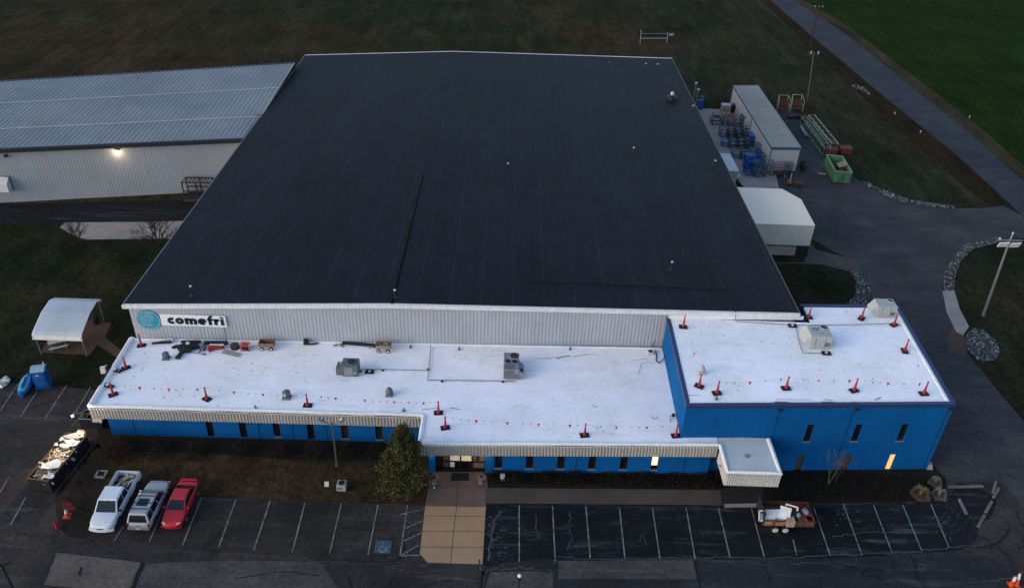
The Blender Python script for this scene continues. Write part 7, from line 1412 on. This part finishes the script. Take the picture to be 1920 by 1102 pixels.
# ================================================================== POLES
def pole(label, base, top, h, r, m_, arms, name='utility_pole'):
    p = at(*base); t_ = thing(name, label, 'pole', p); tp = p+Vector((0, 0, h)); k = at(*top, h); lean = (k-tp); lean.z = 0
    if lean.length > 1.2: lean = lean.normalized()*1.2
    tp += lean; q = MB(); q.tube(p, tp, r, r*.6, 8); q.build('pole', m_, t_); return t_, p, tp
t_, p, tp = pole('tall weathered pole with two white floodlight boards on the right grass island', (1843, 592), (1893, 452), 9.6, .17, POLEM, 0)
for s_ in (-1, 1):
    c = tp+Vector((s_*.62, -.18, -.35)); M_ = Matrix.Rotation(.5, 3, 'X') @ Matrix.Rotation(-.12, 3, 'Y'); q = MB(); q.box(c, (.98, .12, .75), M=M_); q.build('light_board', mat('white_board', (.62, .63, .66), .5, col2=(.54, .55, .58)), t_)
q = MB(); q.box(tp+Vector((0, 0, .1)), (2.7, .12, .14)); q.build('crossarm', STEELG, t_); q = MB(); q.tube(tp, tp+Vector((0, 0, .9)), .04, n=6); q.lathe(tp+Vector((0, 0, .85)), [(.08, 0), (.1, .12), (.02, .25)], 8); q.build('insulator', GALVR, t_); q = MB(); q.lathe(tp+Vector((-1.1, 0, .16)), [(.08, 0), (.1, .12), (.02, .25)], 8); q.build('insulator', GALVR, t_)
t_, p, tp = pole('pale green-grey pole on the grass behind the shed with small fittings on top', (1514, 188), (1526, 97), 9.0, .15, POLEG, 0)
q = MB(); q.box(tp+Vector((0, 0, -.25)), (1.9, .12, .12)); q.build('crossarm', STEELD, t_)
for k, sx in enumerate((-.85, -.45, .5, .85)): q = MB(); q.lathe(tp+Vector((sx, 0, -.2)), [(.14, -.25), (.16, .1), (.06, .3)], 8); q.build('insulator', GALV if k % 2 else STEELD, t_)
t_, p, tp = pole('dark wooden utility pole standing between the ditch and the far road', (1519, 86), (1529, 25), 8.6, .17, POLEB, 0)
q = MB(); q.box(tp+Vector((0, 0, -.2)), (1.8, .14, .14), rz=.2); q.box(tp+Vector((0, 0, -2.2)), (1.6, .14, .14), rz=-.6); q.build('crossarm', POLEB, t_); q = MB()
for sx in (-.8, 0, .8): q = MB(); q.lathe(tp+Vector((sx, 0, -.1)), [(.07, 0), (.08, .12), (.02, .25)], 8); q.build('insulator', GALVR, t_)
# white pipe frame on the far field
p = at(1200, 106); t_ = thing('field_rack', 'thin white pipe frame standing in the field beyond the far roof edge', 'frame', p); p2 = at(1252, 106); q = MB()
a, b_ = at(1200, 80, 0), at(1250, 80, 0); q.pipe([a, a+Vector((0, 0, 2.2)), a+Vector((0, 1.5, 2.2))], .06); q.pipe([b_, b_+Vector((0, 0, 2.2))], .06); q.pipe([a+Vector((0, 0, .9)), b_+Vector((0, 0, .9))], .07); q.pipe([a+Vector((0, 0, 1.9)), b_+Vector((0, 0, 1.9))], .03); q.build('frame', mat('white_pipe', (.34, .35, .36), .6), t_); q = MB(); q.box(b_+Vector((.9, .3, 1.6)), (.9, .5, .4), rz=.4); q.build('tank', GALV, t_); q = MB(); q.tube(a, a+Vector((.0, -1.5, -0.0)), .05, n=5); q.build('foot', STEELG, t_)
for px, py, lb in ((1677, 215, 'small white marker on the roadside grass right of the long racks'), (1725, 250, 'white marker near the ditch along the road'), (1817, 222, 'tiny white marker at the edge of the green crop field')):
    p = at(px, py); q = MB(); q.tube(p, p+Vector((0, 0, .3)), .03, n=6); q.box(p+Vector((0, 0, .36)), (.18, .06, .18)); tag(q.build('marker', TRIMW, loc=p), lb, 'marker')

# ================================================================== PLANTS
def leaf(mb, c, s_, rr):
    m = Matrix.Rotation(rr.random()*6.3, 3, 'Z') @ Matrix.Rotation(rr.uniform(0, 3.1), 3, 'X'); a = m @ Vector((s_, 0, 0)); b_ = m @ Vector((0, s_*.55, 0)); mb.poly([c-a, c-b_*.9, c+a, c+b_])
EVG = foliage('evergreen_leaf', [(.009, .014, .006), (.026, .032, .011), (.058, .060, .017), (.125, .108, .027)])
base = at(752, 924); TH = 7.3; ev = thing('evergreen_tree', 'dense olive-green evergreen tree beside the entrance, taller than the low roof', 'tree', base); rr = random.Random(77)
q = MB(); q.tube(base, base+Vector((.1, .1, TH*.8)), .17, .05, 8)
for k in range(16): z = .8+k*.38; an = k*2.4; q.tube(base+Vector((0, 0, z)), base+Vector((math.cos(an)*1.5*(1-z/TH*.8), math.sin(an)*1.5*(1-z/TH*.8), z+.4)), .05, .015, 5)
q.build('trunk', BRANCH, ev); q = MB(); clumps = []
for k in range(390):
    z = rr.uniform(.06, 1.0); R_ = 1.72*(1-z**1.9)**.75*(.35+.65*min(1, z/.18))+.12; an = rr.random()*6.3; R_ *= 1+.22*math.sin(an*3+z*9)+.10*math.sin(an*5-z*17); rad = R_*rr.uniform(.35, 1.06)
    c = base+Vector((math.cos(an)*rad+.15+.25*z, math.sin(an)*rad*.95+.1, z*TH)); cs = rr.uniform(.22, .5)*(1.1-.5*z)
    for i in range(36): d = Vector((rr.gauss(0, 1), rr.gauss(0, 1), rr.gauss(0, .8)))*cs*.55; leaf(q, c+d, rr.uniform(.06, .13), rr)
q.build('crown', EVG, ev)
def bush(name, label, px, py, r, h, m_, n=900, group=None, cat='shrub', stems=True, seed=None, lf=(.04, .09)):
    p = at(px, py); t_ = thing(name, label, cat, p, group=group); rr = random.Random(seed or int(px*13+py)); q = MB()
    for k in range(9): an = rr.random()*6.3; q.tube(p, p+Vector((math.cos(an)*r*.7, math.sin(an)*r*.7, h*rr.uniform(.5, .9))), .025, .008, 4, False)
    q.build('stem', BRANCH, t_); q = MB()
    for k in range(n):
        an, ph = rr.random()*6.3, rr.random(); rad = r*math.sqrt(rr.random())*(1-.45*ph**2); leaf(q, p+Vector((math.cos(an)*rad*(1+.25*math.sin(3*an+px)), math.sin(an)*rad, .1+h*ph*(1-.3*(rad/r)**2))), rr.uniform(*lf), rr)
    q.build('foliage', m_, t_); return t_
DKR = foliage('dark_red_leaf', [(.012, .006, .005), (.026, .009, .007), (.018, .012, .008)]); DKB = foliage('dark_brown_leaf', [(.008, .007, .005), (.016, .011, .007), (.011, .012, .006)])
bush('shrub', 'dark red shrub near the left end of the long blue wall', 230, 846, 1.5, 1.3, DKR, 1600)
for px, py, r, h, m_, lb in ((300, 846, 1.4, .8, DKB, 'low dark shrub right of the red one at the long blue wall'), (372, 850, 1.2, .9, DKB, 'dark shrub below the first slot window'), (455, 848, 1.0, 1.2, DKB, 'dark shrub between the first two slot windows of the long wall'), (530, 850, 1.0, .8, DKR, 'low reddish shrub under the sill of the third slot window'), (592, 852, 1.2, 1.3, DKB, 'dark shrub hiding the foot of the fourth slot window'), (655, 850, 1.1, .9, DKB, 'dark shrub behind the lawn lamp post'), (707, 852, 1.0, .9, DKB, 'dark shrub next to the evergreen tree')): bush('shrub', lb, px, py, r, h, m_, 900)
rr = random.Random(5)
def cover(name, label, pix, n, h, m_):
    pts = [at(*p) for p in pix]; q = MB(); x0, x1 = min(p.x for p in pts), max(p.x for p in pts); y0, y1 = min(p.y for p in pts), max(p.y for p in pts)
    for k in range(n):
        x, y = rr.uniform(x0, x1), rr.uniform(y0, y1); leaf(q, Vector((x, y, .05+h*rr.random()*(.6+.4*math.sin(x*1.7)*math.sin(x*.6)))), rr.uniform(.05, .1), rr)
    tag(q.build(name, m_), label, 'ground cover', kind='stuff')
cover('hedge', 'dark low hedge filling the bed under the blue-walled windows', [(922, 905), (1350, 908), (1350, 893), (922, 890)], 9000, .55, DKB); cover('ground_cover', 'dark ground cover in the bed below the blue block', [(1440, 938), (1740, 930), (1740, 893), (1440, 897)], 5000, .2, DKB)
def tuft(label, px, py, r, h, m_):
    p = at(px, py); rr = random.Random(int(px)); q = MB()
    for k in range(4200):
        an, el_ = rr.random()*6.3, math.asin(rr.random()); s_ = rr.uniform(.72, 1.08)*(1+.12*math.sin(an*5)); d = Vector((math.cos(an)*math.cos(el_)*r, math.sin(an)*math.cos(el_)*r, math.sin(el_)*h)); s_ *= rr.uniform(.8, 1.15); a = p+d*s_*.45; b_ = p+d*s_+Vector((0, 0, -.18*(1-math.sin(el_)))); w_ = Vector((-math.sin(an), math.cos(an), 0))*.013
        q.poly([a-w_, a+w_, b_+w_*.3, b_-w_*.3])
    q.lathe(p, [(r*.5, 0), (r*.5, h*.3), (r*.3, h*.5), (r*.1, h*.55)], 12)
    tag(q.build('ornamental_grass', m_, loc=p), label, 'grass clump')
tuft('wide tan clump of dry ornamental grass at the end of the dark bed', 1724, 930, .82, .9, foliage('dry_grass_tan', [(.19, .145, .085), (.27, .21, .125), (.12, .09, .055)])); tuft('greyish dry grass clump nearest the kerb stops', 1759, 931, .62, .8, foliage('dry_grass_grey', [(.24, .205, .185), (.31, .27, .24), (.16, .135, .12)])); tuft('greyish dry grass clump behind the other, nearer the blue corner', 1752, 908, .55, .75, foliage('dry_grass_grey_b', [(.22, .19, .17), (.28, .245, .22), (.15, .125, .11)]))
def bare(label, px, py, h, spread, seed, depth=5, r0=.06, trunks=4, m_=BRANCH, name='bare_shrub', cat='shrub', loc=None):
    p = loc or at(px, py); rr = random.Random(seed); q = MB(); tw = MB()
    def grow(a, d, L, r, k):
        b_ = a+d*L; (q if r > .018 else tw).tube(a, b_, r, r*.7, 5 if r > .03 else 3, False)
        if k == 0: return
        for i in range(rr.choice((2, 3, 3))):
            nd = (d+Vector((rr.gauss(0, .5), rr.gauss(0, .5), rr.gauss(.08, .35)))*spread).normalized(); grow(a.lerp(b_, rr.uniform(.55, 1)), nd, L*rr.uniform(.62, .85), r*.62, k-1)
    for t in range(trunks): an = t*6.28/trunks+rr.random(); grow(p, Vector((math.cos(an)*.45*spread, math.sin(an)*.45*spread, 1)).normalized(), h*.34, r0, depth)
    t_ = thing(name, label, cat, p); q.build('trunk', m_, t_); tw.build('twigs', m_, t_); return t_
bare('dark leafless shrub on the mulch island beside the white pickup', 158, 960, 2.6, 1.0, 3, 5, .055, 6, mat('brown_twig', (.030, .022, .016), .9)); bare('second leafless shrub at the top of the mulch island near the full dumpster', 150, 905, 1.9, 1.1, 9, 5, .04, 5, mat('brown_twig', (.030, .022, .016), .9))
bare('bare multi-stemmed small tree at the left end of the concrete pad', 146, 463, 4.0, .75, 11, 5, .08, 4, name='bare_tree', cat='tree'); bare('broad bare tree by the hall roof corner over the concrete pad', 300, 462, 5.2, 1.1, 23, 6, .11, 4, name='bare_tree', cat='tree')
bare('slender bare pale tree in the bed before the blue block', 1553, 908, 4.6, .42, 31, 4, .055, 2, mat('pale_bark', (.085, .075, .062), .9), name='bare_tree', cat='tree'); bare('thin bare tree close to its twin, reaching the blue block window', 1566, 905, 4.4, .38, 37, 4, .035, 2, mat('grey_bark', (.05, .046, .044), .9), name='bare_tree', cat='tree')
